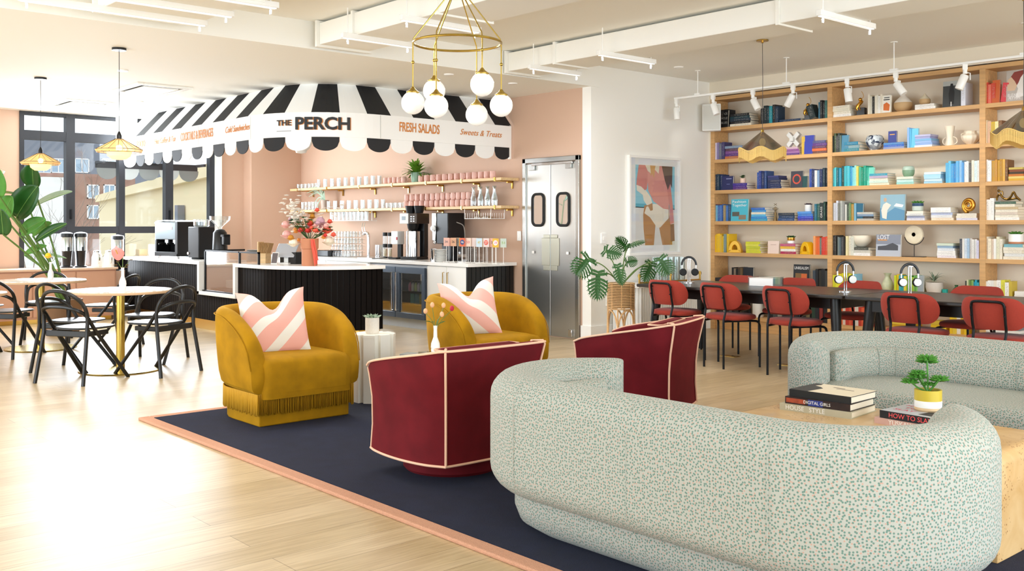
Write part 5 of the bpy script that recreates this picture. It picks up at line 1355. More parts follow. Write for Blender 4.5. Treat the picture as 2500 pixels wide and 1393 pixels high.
# ---- right bay
U(2, 0, 2403, 2429, 54, ['#d8503c', '#e0705a', '#c8442c'])
C_(2, 0, 2422, 2440, 56, '#c8602c', 'orange and brown sunset book among the red books, top right bay')
U(2, 0, 2440, 2455, 52, ['#d8444c'], tilt=.14)
t, sh_, tx = C_(2, 0, 2456, 2502, 76, '#b8b0a8', 'large art book with two pale profiles facing out at the right edge')
sh_('red_ground', [(-1, .6), (-.2, .95), (1, 1), (1, .7), (.2, .5)], '#8a3a30'); sh_('profile', [(.0, .1), (1, .15), (1, .95), (.5, .75), (.3, .6), (.1, .5), (.25, .4)], '#e8e2dc', .0012); sh_('profile', [(-.9, .35), (-.1, .35), (.15, .5), (-.1, .65), (-.5, .8), (-.9, .7)], '#d8b89a', .0012); tx('ELIZABETH', 0, .2, .04, '#f4f2f0', .8); tx('PEYTON', -.1, .1, .04, '#f4f2f0', .6)
U(2, 1, 2403, 2445, 57, ['#e0d0b0', '#cfa888', '#c8a82c', '#e8dca0', BR])
U(2, 1, 2446, 2500, 47, ['#c0503c', '#d8683c', '#c8442c', '#7ab04a', '#d8a83a', '#c89a3a', '#4a5a7a', '#6a8a4a', BR])
U(2, 2, 2404, 2460, 56, ['#e8e6e4', W_, GD, '#c8903a', '#d8a83a', '#b8862c', '#e0b050', BR])
S(2, 2, 2461, 2502, 33, ['#d8a83a', '#e0c878', '#c8742c', '#4a3a28', '#8a4a2c', '#c8b05a'])
U(2, 3, 2404, 2426, 55, [W_, W_])
FIG = S(2, 3, 2427, 2488, 46, [W_, CR, '#d8c8b8', CR, '#c8b088', CR, '#4a6450'])
U(2, 4, 2404, 2446, 57, [CR, '#efe4cc', '#e8d4c0', W_, '#e0dcc0', CR])
POTR = S(2, 4, 2448, 2500, 38, [CR, '#e0e0dc', CR, CR, '#7ab4c0'])
U(2, 5, 2402, 2470, 46, [W_, W_, '#e8e8e2', CR, W_, '#dcd840', W_, '#c8b040'], vis=.8)
S(2, 5, 2474, 2500, 20, [W_, W_], vis=.7)
S(2, 6, 2405, 2500, 26, [W_, '#c8c8c4', W_, '#8a8c90'], vis=.3)
books.sort(key=lambda b_: -b_['area'])
print('BOOKS', len(books))
def bmatrix(b_):
    if b_['lying']:
        return Matrix.Translation((b_['x'] - b_['ht'] / 2, b_['y'], b_['z'] + b_['th'] / 2)) @ Matrix.Rotation(PI / 2, 4, 'Y') @ Matrix.Diagonal((b_['th'], b_['dp'], b_['ht'], 1))
    return Matrix.Translation((b_['x'], b_['y'], b_['z'])) @ Matrix.Rotation(b_['ry'], 4, 'Y') @ Matrix.Diagonal((b_['th'], b_['dp'], b_['ht'], 1))
NB = 262
for b_ in books[:NB]:
    o = bpy.data.objects.new('book', UM); COL.objects.link(o); o.matrix_world = bmatrix(b_); o.color = hexc(b_['col']); tag(o, b_['label'], 'book', b_['group'])
rest = books[NB:]
if rest:
    m_ = MB(); mm = []; 
    for b_ in rest:
        m_.X = bmatrix(b_); k = 'small_book_' + b_['col'][1:]
        if k not in mm: mm.append(k)
        a0 = len(m_.f); i = mm.index(k)
        m_.box(-.5, -.5 + B, 0, 1, 0, 1, i).box(.5 - B, .5, 0, 1, 0, 1, i).box(-.5 + B, .5 - B, 0, .03, 0, 1, i).box(-.5 + B, .5 - B, .03, .97, .015, .985, i)
    o = m_.build('assorted_books', [mat(k, '#' + k[-6:], .55) for k in mm], smooth=False)
    tag(o, 'remaining small and half hidden books of many colours in the bookcase', 'books', kind='stuff')

# ---- ornaments on the shelves
def orn(name, mb_, m_, px, sh, label, cat, z0=0, y=None, rz=0, **k):
    y = y or FY + .09; x = px2(px, y=y)[0]
    o = mb_.build(name, m_, loc=(x, y, LV[sh] + z0), rz=rz, **k); tag(o, label, cat); return o
def figure_on_cube(px, sh, label, s=1):
    y = FY + .09; t = thing('figurine', label, 'figurine', (px2(px, y=y)[0], y, LV[sh]), .2)
    MB().box(-.045, .045, -.045, .045, 0, .09).build('cube_base', M_blk, t, bevel=.002)
    MB().tube([(-.03, -.03, .05), (-.045, -.05, .085), (-.03, -.035, .12), (-.005, -.01, .155), (.01, 0, .17)], [.008, .014, .02, .022, .012], 8).tube([(.0, -.03, .05), (-.01, -.05, .08), (-.02, -.04, .11)], .008, 7).ball((-.01, -.02, .185), .022, 10).tube([(-.03, -.03, .14), (-.05, -.05, .11)], .007, 6).build('monkey_body', M_gold, t)
    MB().tube(crv([(.0, -.01, .19), (.02, 0, .22), (.01, 0, .26), (-.005, 0, .28)], 4), .003, 6).build('tail', M_gold, t)
figure_on_cube(1976, 0, 'gold monkey on a black cube on the top shelf of the left bay')
figure_on_cube(2104, 0, 'gold monkey on a black cube on the top shelf of the middle bay')
# white jack shaped X
y = FY + .07; m_ = MB(); c = Vector((0, 0, .09))
for a in (0, 1):
    m_.X = Matrix.Translation(c) @ Matrix.Rotation(PI / 4 + a * PI / 2, 4, 'Y')
    for s_ in (1,): m_.box(-.026, .026, -.026, .026, -.105, .105)
m_.X = Matrix.Translation(c); m_.box(-.024, .024, -.06, .06, -.024, .024)
o = m_.build('jack_sculpture', mat('white_plaster', '#d9d8d4', .7), loc=(XSTACK[0], y, XSTACK[1] + .004), smooth=False, bevel=.003); tag(o, 'white X shaped sculpture on the purple stack of the second shelf', 'sculpture')
def stackpot(S_, name, label, r, h, pm, lm, kind='rosette', **k):
    return pot_plant(name, label, (S_[1], FY + .07, S_[0] + .001), r, h, pm, lm, kind, **k)
stackpot(POT3, 'potted_plant', 'small green plant in a pale pink pot on purple books', .036, .062, mat('blush_glaze', '#efcdb8', .5), M_leafd, 'bush')
stackpot(POT4, 'potted_succulent', 'dark succulent in a white pot on the blue stack', .042, .08, M_wht, mat('dark_succulent', '#3a2630', .5), scale=.9)
stackpot(POT5, 'potted_succulent', 'green succulent in a gold and white pot on the pink and yellow stack', .045, .075, M_wht, M_leafd, band=(M_gold, .5, .99))
stackpot(POTM, 'potted_succulent', 'green succulent in a navy, white and mint pot on a white stack', .058, .085, mat('mint_glaze', '#c5d0c6', .4), M_leaf, band=(mat('navy_glaze', '#2d4a6c', .4), .62, .99), scale=.9)
stackpot(POTR, 'potted_succulent', 'green succulent in a dotted white and terracotta pot, right bay', .07, .1, M_wht, M_leaf, band=(M_terra, .02, .22), scale=.8)
pot_plant('potted_plant', 'trailing dark plant in a pale blue pot behind the smoked pendant', (px2(1888, y=FY + .1)[0], FY + .1, LV[1]), .05, .1, mat('pale_blue_glaze', '#c8d8d4', .4), M_leafd, 'bush', scale=1.2)
pot_plant('potted_cactus', 'small cactus in a white pot with black marks on the bottom shelf', (px2(1851, y=FY + .08)[0], FY + .08, LV[6]), .07, .17, mat('marked_pot', '#efece4', .6), M_leaf, 'bush', scale=.5)
pot_plant('air_plant', 'spiky grass plant in a pale stone bowl on the sixth shelf', (px2(2281, y=FY + .1)[0], FY + .1, LV[5] + .06), .085, .09, None, M_leafg, 'spider', scale=1.5)
for o in list(SC.objects):
    if o.name.startswith('air_plant') and o.type == 'EMPTY':
        MB().lathe([(.04, -.06), (.075, -.04), (.092, .02), (.088, .07), (.08, .07), (.001, .05)], 24).build('bowl', mat('stone_bowl', '#d8cfc4', .6), o)
# yellow D shaped bookends
def dend(px, rz, label):
    P = [(-.075, 0), (.085, 0), (.08, .07), (.05, .12), (0, .145), (-.045, .15), (-.06, .12)]
    I = [(-.03, .03), (.035, .03), (.035, .07), (.015, .1), (-.025, .11)]
    m2 = MB(); n_ = 28
    out = [(.0 + .082 * math.cos(a), 0 + .15 * math.sin(a)) for a in [PI * i / n_ for i in range(n_ + 1)]]
    inn = [(.0 + .036 * math.cos(a), .035 + .065 * math.sin(a)) for a in [PI * i / n_ for i in range(n_ + 1)]]
    for y0, y1 in ((-.05, .05),):
        vs = [(x, y0, z) for x, z in out] + [(x, y0, z) for x, z in inn] + [(x, y1, z) for x, z in out] + [(x, y1, z) for x, z in inn]; N_ = n_ + 1; fs = []
        for i in range(n_):
            fs += [(i, N_ + i, N_ + i + 1, i + 1), (2 * N_ + i, 2 * N_ + i + 1, 3 * N_ + i + 1, 3 * N_ + i), (i, i + 1, 2 * N_ + i + 1, 2 * N_ + i), (N_ + i + 1, N_ + i, 3 * N_ + i, 3 * N_ + i + 1)]
        m2.add(vs, fs)
    m2.box(-.082, .082, -.05, .05, 0, .036)
    orn('arch_bookend', m2, mat('yellow_enamel', '#f0bb14', .3), px, 4, label, 'bookend', y=FY + .06, rz=rz, bevel=.004, angle=50)
dend(1796, .35, 'yellow arch shaped bookend beside the yellow books'); dend(1972, -.3, 'yellow arch shaped bookend beside the orange books')
# gold and white eye sculpture
t = thing('eye_sculpture', 'slim gold sculpture with an eye shape on the fourth shelf', 'sculpture', (px2(1893, y=FY + .08)[0], FY + .08, LV[3]), 0)
MB().lathe([(.028, 0), (.022, .02), (.012, .06), (.016, .09), (.006, .12)], 12).build('stand', mat('bronze_stand', '#8a7450', .4, .6), t)
MB().tube([(-.04, 0, .15), (0, 0, .175), (.04, 0, .15), (0, 0, .125)], .004, 6, True).tube([(.012 * math.cos(a), 0, .15 + .012 * math.sin(a)) for a in [k_ * PI / 6 for k_ in range(12)]], .004, 6, True).tube([(-.02, 0, .19), (.02, 0, .215)], .003, 6).tube([(.02, 0, .19), (-.02, 0, .215)], .003, 6).build('eye', mat('bronze_stand', '#8a7450', .4, .6), t)
# vases of the middle bay
def vase(name, prof, m_, px, sh, label, n=28, z0=0, flute=0, nf=8, band=None, cat='vase'):
    y = FY + .11; t = thing(name, label, cat, (px2(px, y=y)[0], y, LV[sh] + z0), 0)
    MB().lathe(prof, n, flute=flute, nf=nf).build('vase_body', m_, t)
    return t
def sm(pr, n=4): return [(max(.001, p.x), p.y) for p in crv([(a, b_, 0) for a, b_ in pr], n)]
M_matw = mat('matt_white_clay', '#e9e4da', .7)
t = vase('teardrop_vase', sm([(.05, 0), (.09, .04), (.1, .085), (.098, .105)]), M_tan, 2205, 0, 'large teardrop vase, white above and tan below, top middle shelf')
MB().lathe(sm([(.0985, .105), (.07, .14), (.03, .18), (.018, .22), (.024, .235)]), 28).build('glazed_neck', M_matw, t)
t = vase('teardrop_vase', sm([(.03, 0), (.055, .025), (.058, .055), (.055, .065)]), M_tan, 2258, 0, 'small teardrop vase, pale above and tan below, on white books', z0=VST[0] - LV[0])
MB().lathe(sm([(.0555, .065), (.035, .09), (.014, .115), (.006, .13)]), 28).build('glazed_neck', mat('sage_cream', '#dcd3ba', .7), t)
mo = mat('blue_white_mottle', '#39455f', .3); tt_, N_, L_, b_2 = nodes(mo); v_ = N_.new('ShaderNodeTexVoronoi'); v_.inputs['Scale'].default_value = 34; tc_ = N_.new('ShaderNodeTexCoord'); r_ = N_.new('ShaderNodeValToRGB')
L_.new(tc_.outputs['Object'], v_.inputs['Vector']); L_.new(v_.outputs['Color'], r_.inputs[0]); e_ = r_.color_ramp.elements; e_[0].color = hexc('#27334d'); e_[1].color = hexc('#d4dde2'); e_[0].position = .3; e_[1].position = .7; L_.new(r_.outputs[0], b_2.inputs['Base Color'])
vase('ginger_vase', sm([(.05, 0), (.06, .02), (.095, .08), (.1, .12), (.085, .16), (.06, .175), (.055, .165)]), mo, 2136, 1, 'round blue and white mottled vase on the second middle shelf')
t = vase('handled_vase', sm([(.045, 0), (.05, .01), (.035, .08), (.04, .14), (.05, .2), (.052, .215), (.045, .21)]), M_ceram, 2319, 1, 'tall cream vase with two low handles')
for s_ in (-1, 1): MB().tube(crv([(s_ * .038, 0, .1), (s_ * .07, 0, .08), (s_ * .075, 0, .04), (s_ * .045, 0, .015)], 4), .006, 7).build('handle', M_ceram, t)
t = vase('fluted_bowl', sm([(.035, 0), (.04, .01), (.08, .05), (.09, .09), (.06, .12), (.065, .145), (.055, .14)]), M_ceram, 2370, 1, 'cream fluted bowl vase with small ears at the end of the shelf', n=48, flute=.04, nf=12)
for s_ in (-1, 1): MB().tube(crv([(s_ * .06, 0, .135), (s_ * .1, 0, .12), (s_ * .09, 0, .08)], 4), .006, 7).build('handle', M_ceram, t)
t = vase('ceramic_jar', sm([(.045, 0), (.06, .03), (.065, .07), (.06, .1), (.045, .118), (.04, .11)]), mat('green_celadon', '#7fa083', .3), 2218, 2, 'celadon green jar on a stack of pale green books', z0=JAR[0] - LV[2])
MB().lathe([(.0655, .075), (.0615, .1), (.05, .115)], 28).build('pale_shoulder', mat('pale_celadon', '#b5cbbd', .3), t)
vase('carved_bowl', sm([(.03, 0), (.06, .015), (.1, .06), (.11, .1), (.105, .13), (.095, .13), (.09, .09), (.02, .03)]), M_ceram, 2104, 4, 'round cream bowl on the grey and white stack, fifth shelf', z0=BOWL[0] - LV[4], cat='bowl')
vase('studio_vase', sm([(.05, 0), (.065, .05), (.06, .1), (.035, .15), (.03, .18), (.045, .21), (.04, .2)]), mat('green_drip_glaze', '#c9cfae', .3, noise=(22, .35)), 2167, 5, 'pale vase with green drips behind the red chair backs')
vase('small_green_vase', sm([(.02, 0), (.035, .03), (.038, .06), (.015, .09), (.02, .11), (.012, .1)]), mat('green_glass_glaze', '#2f6b45', .15), 2335, 5, 'small dark green vase right of the grass plant')
vase('teal_cup', [(.028, 0), (.032, .06), (.028, .06), (.001, .01)], mat('teal_glaze', '#2ba79c', .3), 2307, 5, 'small teal and white cup beside the stone bowl', cat='cup')
# spiral shell
y = FY + .07; t = thing('shell_sculpture', 'gold spiral shell on a white stack, fourth middle shelf', 'sculpture', (NAUT[1], y, NAUT[0]), -.2)
pts = []; rad = []
for i in range(70):
    a = i / 70 * 2 * PI * 2.6; r_ = .012 + .062 * (i / 69) ** 1.1; pts.append((r_ * math.cos(a + .9), -.03 * (1 - i / 69), .082 + r_ * math.sin(a + .9))); rad.append(.006 + .016 * i / 69)
MB().tube(pts, rad, 10).build('spiral', M_gold, t)
# alabaster disc
t = thing('stone_disc', 'round pale stone disc with a hole on a black stand', 'sculpture', (px2(2232, y=FY + .08)[0], FY + .08, LV[4]), 0)
cz = .245
MB().lathe([(.022, -.015), (.06, -.022), (.1, -.014), (.106, 0), (.1, .014), (.06, .022), (.022, .015), (.022, -.015)], 40, (0, 0, cz), axis='y').build('disc', mat('alabaster', '#e6d9bc', .4, noise=(20, .15)), t)
MB().tube([(.112 * math.cos(a), 0, cz + .112 * math.sin(a)) for a in [math.radians(195 + 150 * i / 16) for i in range(17)]], .004, 6).tube([(0, 0, .0), (0, 0, cz - .112)], .004, 6).box(-.12, .12, -.04, .04, 0, .006).build('stand', M_blackm, t)
# reclining figure
t = thing('reclining_figure', 'bronze reclining figure on the cream stack of the right bay', 'sculpture', (FIG[1] - .02, FY + .06, FIG[0]), 0)
MB().tube(crv([(-.1, 0, .012), (-.095, 0, .05), (-.07, 0, .075), (-.04, 0, .04), (0, 0, .022), (.04, 0, .05), (.065, 0, .095), (.09, 0, .05), (.13, 0, .01)], 4), .011, 8).tube(crv([(0, 0.01, .02), (.05, .01, .025), (.09, .01, .03), (.13, .01, .01)], 4), .01, 8).ball((-.08, 0, .11), .015, 12).tube(crv([(-.07, 0, .1), (-.045, 0, .105), (-.04, 0, .07), (-.06, 0, .05)], 3), .006, 6).build('figure', mat('bronze', '#8a6a34', .3, .9), t)
# ================================================================ TRACK LIGHTS, SPEAKER
tk = thing('light_track', 'long white ceiling track carrying spotlights before the bookcase', 'light track')
TZ_, TYY = 2.878, 9.5
MB().box(-7.78, 2, TYY - .018, TYY + .018, TZ_ - .012, TZ_ + .012).build('rail', M_wht, tk, bevel=.003)
for x in (-7.43, -6.21, -4.96, -3.7, -2.4):
    MB().cyl((x, TYY, TZ_ + .012), .006, HC - TZ_ - .012, 8).cyl((x, TYY, HC - .008), .035, .008, 14).box(x - .04, x + .04, TYY - .02, TYY + .02, TZ_ + .012, TZ_ + .03).build('suspension_rod', M_wht, tk)
SPL = ['leftmost white spotlight on the track, over the white wall', 'second white spotlight from left on the track, in front of the speaker', 'third white spotlight from left on the track, over the black books', 'fourth white spotlight from left on the track, pointing left', 'fifth white spotlight from left on the track, pointing down', 'sixth white spotlight from left on the track, above the teardrop vase', 'rightmost white spotlight on the track, over the walking figure book']
for (px, tilt, turn), l in zip(((1652, 4, 0), (1741, 22, 0), (1838, 30, 0), (1936, -32, 0), (2068, 8, 60), (2187, 35, 20), (2356, -22, 100)), SPL):
    x = px2(px, y=TYY)[0]; t = thing('spotlight', l, 'spotlight', (x, TYY, TZ_ - .012), math.radians(turn * .3), 'white track spotlights')
    MB().box(-.022, .022, -.016, .016, -.05, 0).cyl((0, 0, -.09), .02, .04, 14).build('adapter', M_wht, t)
    MB().tube([(.02, 0, -.08), (.045, 0, -.085), (.045, 0, -.15)], .005, 6).build('yoke', M_wht, t)
    hd = MB(); hd.X = Matrix.Translation((0, 0, -.1)) @ Matrix.Rotation(math.radians(-tilt), 4, 'Y'); hd.lathe([(.036, -.145), (.038, -.14), (.038, -.01), (.03, 0), (.001, 0)], 24); hd.build('lamp_head', M_wht, t)
    sl_ = bpy.data.lights.new('spot_beam', 'SPOT'); sl_.energy = 11; sl_.spot_size = 1.9; sl_.spot_blend = 1; sl_.shadow_soft_size = .05; sl_.color = (1, .97, .93)
    so_ = bpy.data.objects.new('spot_beam', sl_); COL.objects.link(so_); so_.parent = t
    if x < -7: sl_.energy = 1.5
    so_.location = (0, .03, -.26); so_.rotation_euler = (math.radians(50), 0, -math.radians(turn * .3))
    le = MB(); le.X = Matrix.Translation((0, 0, -.1)) @ Matrix.Rotation(math.radians(-tilt), 4, 'Y'); le.lathe([(.001, -.138), (.034, -.138)], 20); le.build('lens', mat('lamp_lens', '#d9d6cf', .2), t)
t = thing('wall_speaker', 'white boxy loudspeaker high on the wall corner left of the bookcase', 'loudspeaker', (-7.80, 10.28, 2.70), math.radians(25))
MB().prism([(-.12, -.09), (.12, -.09), (.09, .06), (-.09, .06)], -.17, .17).build('speaker_cabinet', M_plw, t, bevel=.01)
MB().box(-.105, .105, -.096, -.091, -.155, .155).build('grille', mat('grille_white', '#dcdcd6', .8, bump=.3, bscale=400), t)
MB().box(-.03, .03, .06, .1, -.03, .03).build('wall_bracket', M_wht, t)

# ================================================================ RING CHANDELIER
CHX, CHY, CHZ, CR_ = -5.30, 4.17, 2.567, .30
ch = thing('ring_chandelier', 'brass ring chandelier with six white glass globes', 'chandelier', (CHX, CHY, 0))
MB().tube([(CR_ * math.cos(a), CR_ * math.sin(a), CHZ) for a in [2 * PI * i / 48 for i in range(48)]], .0085, 8, True).build('ring', M_brassb, ch)
MB().cyl((0, 0, 2.97), .009, HC - 2.97, 10).cyl((0, 0, HC - .03), .06, .03, 24).build('stem', M_brassb, ch)
M_opal = mat('opal_glass', '#f6f4ee', .12, emit=.25, coat=.5)
for ang, py in ((6, 257), (66, 280), (126, 222), (174 + 12, 251), (-114, 259), (-54, 206)):
    g = math.radians(ang); rx, fy = CR_ * math.cos(g), CR_ * math.sin(g)
    c, s_ = math.cos(TH), math.sin(TH); dx, dy = c * rx - s_ * fy, s_ * rx + c * fy
    F = 6.736 + fy; zc = EYE + (550 - py) * F / FPX; gr = .079
    rod = MB().tube([(0, 0, 2.97), (dx * .98, dy * .98, CHZ + .03), (dx, dy, CHZ), (dx, dy, zc + gr + .015)], .0045, 8).ball((dx, dy, (CHZ + zc + gr) / 2 + .03), .012, 12)
    rod.build('rod', M_brassb, ch)
    gl = MB().ball((dx, dy, zc), gr, 28).build('globe', M_opal, ch)
    MB().lathe([(.042, gr - .018), (.045, gr - .006), (.02, gr + .012), (.008, gr + .03)], 24, (dx, dy, zc)).cyl((dx - .055, dy, zc + gr - .016), .004, .11, 6, axis='x').build('globe_cap', M_brassb, gl)
# ================================================================ PENDANTS
def amber(x, y, label, zs=2.0, first_=[None]):
    if first_[0]:
        dup(first_[0], (x, y, 0), 0, label); return
    t = thing('pendant_lamp', label, 'pendant lamp', (x, y, 0), 0, 'amber woven pendants over the cafe tables'); first_[0] = t
    MB().cyl((0, 0, LC - .022), .062, .022, 28).build('canopy', M_blk, t)
    MB().tube([(0, 0, LC - .02), (.003, 0, 2.5), (0, 0, zs + .16)], .0028, 6).build('cord', M_blk, t)
    MB().lathe([(.022, zs + .1), (.022, zs + .14), (.01, zs + .17), (.004, zs + .18)], 14).build('lamp_holder', M_blk, t)
    m_ = mat('amber_shade', '#e6bf80', .6); tt, N, L, b = nodes(m_); b.inputs['Transmission Weight'].default_value = .0; b.inputs['Emission Color'].default_value = hexc('#efb765'); b.inputs['Emission Strength'].default_value = .3
    m_.use_backface_culling = False
    b.inputs['Alpha'].default_value = .72
    sh = MB().lathe([(.03, zs + .11), (.2, zs + .015), (.203, zs + .01), (.19, zs - .012)], 32)
    sh.f.pop(); sh.m.pop()
    s_ = sh.build('shade', m_, t)
    m2 = MB()
    for i in range(16):
        a = 2 * PI * i / 16; m2.tube([(.03 * math.cos(a), .03 * math.sin(a), zs + .112), (.202 * math.cos(a), .202 * math.sin(a), zs + .015), (.19 * math.cos(a), .19 * math.sin(a), zs - .013)], .0017, 5)
    for r_, z in ((.202, zs + .013), (.19, zs - .013)): m2.tube([(r_ * math.cos(a), r_ * math.sin(a), z) for a in [2 * PI * i / 32 for i in range(32)]], .0022, 5, True)
    m2.build('wire_frame', M_blk, s_)
    MB().lathe([(.11, zs + .0), (.1, zs - .045), (.06, zs - .075), (.001, zs - .078)], 28).build('inner_shade', mat('glowing_linen', '#ffd98a', .6, emit=1.1, emitc='#ffd48c', alpha=.9), t)
    MB().ball((0, 0, zs + .03), .028, 14).build('bulb', mat('bulb_glow', '#fff2cf', .3, emit=12, emitc='#ffd79a'), t)
amber(-9.06, 3.25, 'amber woven pendant lamp nearest us, above the anthurium table')
amber(-11.43, 3.26, 'amber woven pendant lamp above the yellow flower table')
amber(-13.72, 3.28, 'amber woven pendant lamp cut by the left picture edge')
def fringed(x, y, zs, label, first_=[None]):
    if first_[0]:
        dup(first_[0], (x, y, 0), .4, label); return
    t = thing('pendant_lamp', label, 'pendant lamp', (x, y, 0), 0, 'smoked glass pendants with gold fringe'); first_[0] = t
    MB().cyl((0, 0, HC - .012), .06, .012, 28).cyl((0, 0, HC - .03), .012, .02, 12).build('canopy', M_brass, t)
    MB().tube([(0, 0, HC - .02), (.004, 0, 2.8), (0, .003, 2.5), (0, 0, zs + .17)], .003, 6).build('cord', mat('grey_cord', '#4b4a48', .7), t)
    MB().lathe([(.024, zs + .11), (.026, zs + .13), (.015, zs + .15), (.015, zs + .17), (.006, zs + .185)], 16).build('lamp_holder', M_brass, t)
    N_ = 96; rows = []
    def rim(a): return .232 * (1 + .035 * math.cos(6 * a)), zs - .04 + .02 * math.cos(6 * a)
    for i in range(N_ + 1):
        a = 2 * PI * i / N_; r_, z = rim(a); rows.append([((.02 + (r_ - .02) * q) * math.cos(a), (.02 + (r_ - .02) * q) * math.sin(a), zs + .15 + (z - zs - .15) * (q ** 1.03)) for q in (0, .2, .4, .6, .8, .92, 1)])
    MB().sheet(rows).build('glass_shade', M_smoke, t)
    m_ = MB()
    for i in range(420):
        a = 2 * PI * i / 420; r_, z = rim(a); a2 = a + .012
        c, s_ = math.cos(a), math.sin(a); c2, s2 = math.cos(a2), math.sin(a2); rr = r_ + .004 + R.uniform(-.002, .002); L_ = .085 + R.uniform(-.003, .003)
        m_.add([(rr * c, rr * s_, z + .012), (rr * c2, rr * s2, z + .012), (rr * c2, rr * s2, z - L_), (rr * c, rr * s_, z - L_), ((rr - .003) * c, (rr - .003) * s_, z + .012), ((rr - .003) * c, (rr - .003) * s_, z - L_)], [(0, 1, 2, 3), (4, 5, 2, 1), (0, 3, 5, 4)])
    m_.build('fringe', mat('gold_thread', '#ecc978', .6), t, smooth=False)
    MB().tube([(rim(a)[0] * 1.02 * math.cos(a), rim(a)[0] * 1.02 * math.sin(a), rim(a)[1] + .012) for a in [2 * PI * i / 96 for i in range(96)]], .004, 6, True).build('fringe_braid', mat('gold_thread', '#e2bd62', .6), t)
    MB().ball((0, 0, zs + .05), .032, 16, 0, 1.3).build('bulb', mat('frosted_bulb', '#ded3a4', .3, emit=.3, emitc='#ffe6a8'), t)
fringed(-5.78, 8.42, 2.11, 'smoked glass pendant with gold fringe above the middle of the black table')
fringed(-3.29, 8.42, 2.07, 'smoked glass pendant with gold fringe cut by the right picture edge')

# ================================================================ FRAMED PHOTOGRAPH
fp = thing('framed_photograph', 'white framed beach photograph of a person in a pink sweater', 'picture', (-7.96, 0, 0))
ya, yb, za, zb = 8.83, 9.79, .97, 2.17
MB().box(0, .045, ya, yb, za, za + .03).box(0, .045, ya, yb, zb - .03, zb).box(0, .045, ya, ya + .03, za + .03, zb - .03).box(0, .045, yb - .03, yb, za + .03, zb - .03).build('frame', M_wht, fp, smooth=False, bevel=.002)
MB().box(0, .02, ya + .03, yb - .03, za + .03, zb - .03).build('mount', mat('mount_board', '#f4f4f2', .7), fp, smooth=False)
ma, mb2, mz0, mz1 = 8.96, 9.69, 1.09, 2.06
pr = MB(); cols = ['#93d4e4', '#5cb6cb', '#e6e3dc', '#e79c90', '#f6ecd8', '#c08a54', '#6e5542', '#efe4cc', '#dda868', '#dd8e84', '#b09884', '#966a44']
def q(pts, c, e): pr.prism([(ma + (mb2 - ma) * u, mz0 + (mz1 - mz0) * v_) for u, v_ in pts], .02 + e, .0205 + e, c)
q([(0, 0), (1, 0), (1, 1), (0, 1)], 0, 0); q([(0, .47), (1, .45), (1, .51), (0, .52)], 1, .0003); q([(0, 0), (1, 0), (1, .46), (0, .48)], 2, .0003)
q([(.19, .38), (.2, .2), (.24, 0), (.46, 0), (.5, .26), (.58, .26), (.68, 0), (.94, 0), (.92, .2), (.86, .38), (.85, .5), (.22, .5)], 5, .0006)
q([(.27, .48), (.46, .52), (.82, .5), (.84, .44), (.84, .34), (.62, .22), (.54, .22), (.36, .35), (.22, .4)], 4, .0009)
q([(.1, .98), (.35, 1), (.75, 1), (.85, .9), (.88, .7), (.84, .45), (.7, .46), (.45, .55), (.32, .68), (.3, .8)], 3, .0012)
q([(.08, 1), (.3, 1), (.3, .78), (.28, .7), (.2, .68), (.16, .72), (.02, .74), (.03, .82)], 9, .0015); q([(.02, .75), (.14, .73), (.22, .69), (.2, .62), (.03, .68)], 4, .0018)
q([(.78, .9), (.88, .8), (.95, .5), (.98, .28), (.88, .26), (.86, .5), (.8, .7)], 9, .0015); q([(.89, .26), (.98, .27), (1, .05), (.9, .04)], 11, .0015)
q([(.16, .68), (.25, .69), (.38, .6), (.42, .52), (.4, .44), (.36, .45), (.34, .5), (.28, .5), (.2, .56)], 4, .0021)
q([(.3, .5), (.42, .53), (.43, .44), (.37, .43)], 5, .0024)
q([(.66, 1), (.94, 1), (.93, .72), (.88, .78), (.82, .7), (.74, .82)], 6, .0018); q([(.36, 1), (.5, 1), (.46, .84), (.42, .9), (.38, .86)], 8, .0018); q([(.24, 1), (.36, 1), (.38, .9), (.3, .93)], 7, .0021); q([(.5, 1), (.6, 1), (.58, .9), (.48, .95)], 7, .0021)
pr.X = None
vs = [(z_, x_, y_) for x_, y_, z_ in pr.v]; pr.v = vs
pr.build('photo_print', [mat('photo_' + c[1:], c, .5) for c in cols], fp, smooth=False)
MB().box(.04, .042, ya + .03, yb - .03, za + .03, zb - .03).build('glass', M_pane, fp, smooth=False)

# ================================================================ CONSOLE WITH GLASSWARE
cn = thing('console_table', 'white fluted console with brass rail against the white wall', 'console', (0, 0, 0))
m_ = MB().box(-7.92, -7.52, 8.55, 9.62, .06, .62)
for i in range(26): m_.cyl((-7.515, 8.57 + i * .04, .06), .014, .56, 8)
for i in range(10): m_.cyl((-7.9 + i * .04, 8.545, .06), .014, .56, 8)
m_.build('fluted_base', M_plw, cn); MB().box(-7.93, -7.48, 8.5, 9.66, .62, .65).build('top', M_stone, cn, bevel=.003)
m_ = MB()
for (x, y) in ((-7.5, 8.53), (-7.5, 9.08), (-7.5, 9.63)): m_.cyl((x, y, .65), .012, .13, 10).cyl((x, y, .74), .018, .03, 10)
m_.tube([(-7.5, 8.53, .675), (-7.5, 9.63, .675)], .012, 8).build('brass_rail', M_brass, cn)
g4 = gl0('tall_glass', [(.036, 0), (.04, .05), (.04, .3), (.037, .3), (.036, .01), (.001, .01)], 'glass')
for i in range(10):
    putg(g4, -7.62 - .12 * (i % 2), 9.02 + i * .052, .651, 'tall clear glass on the fluted console, %s from left' % ORD[i], 'tall glasses on the console')

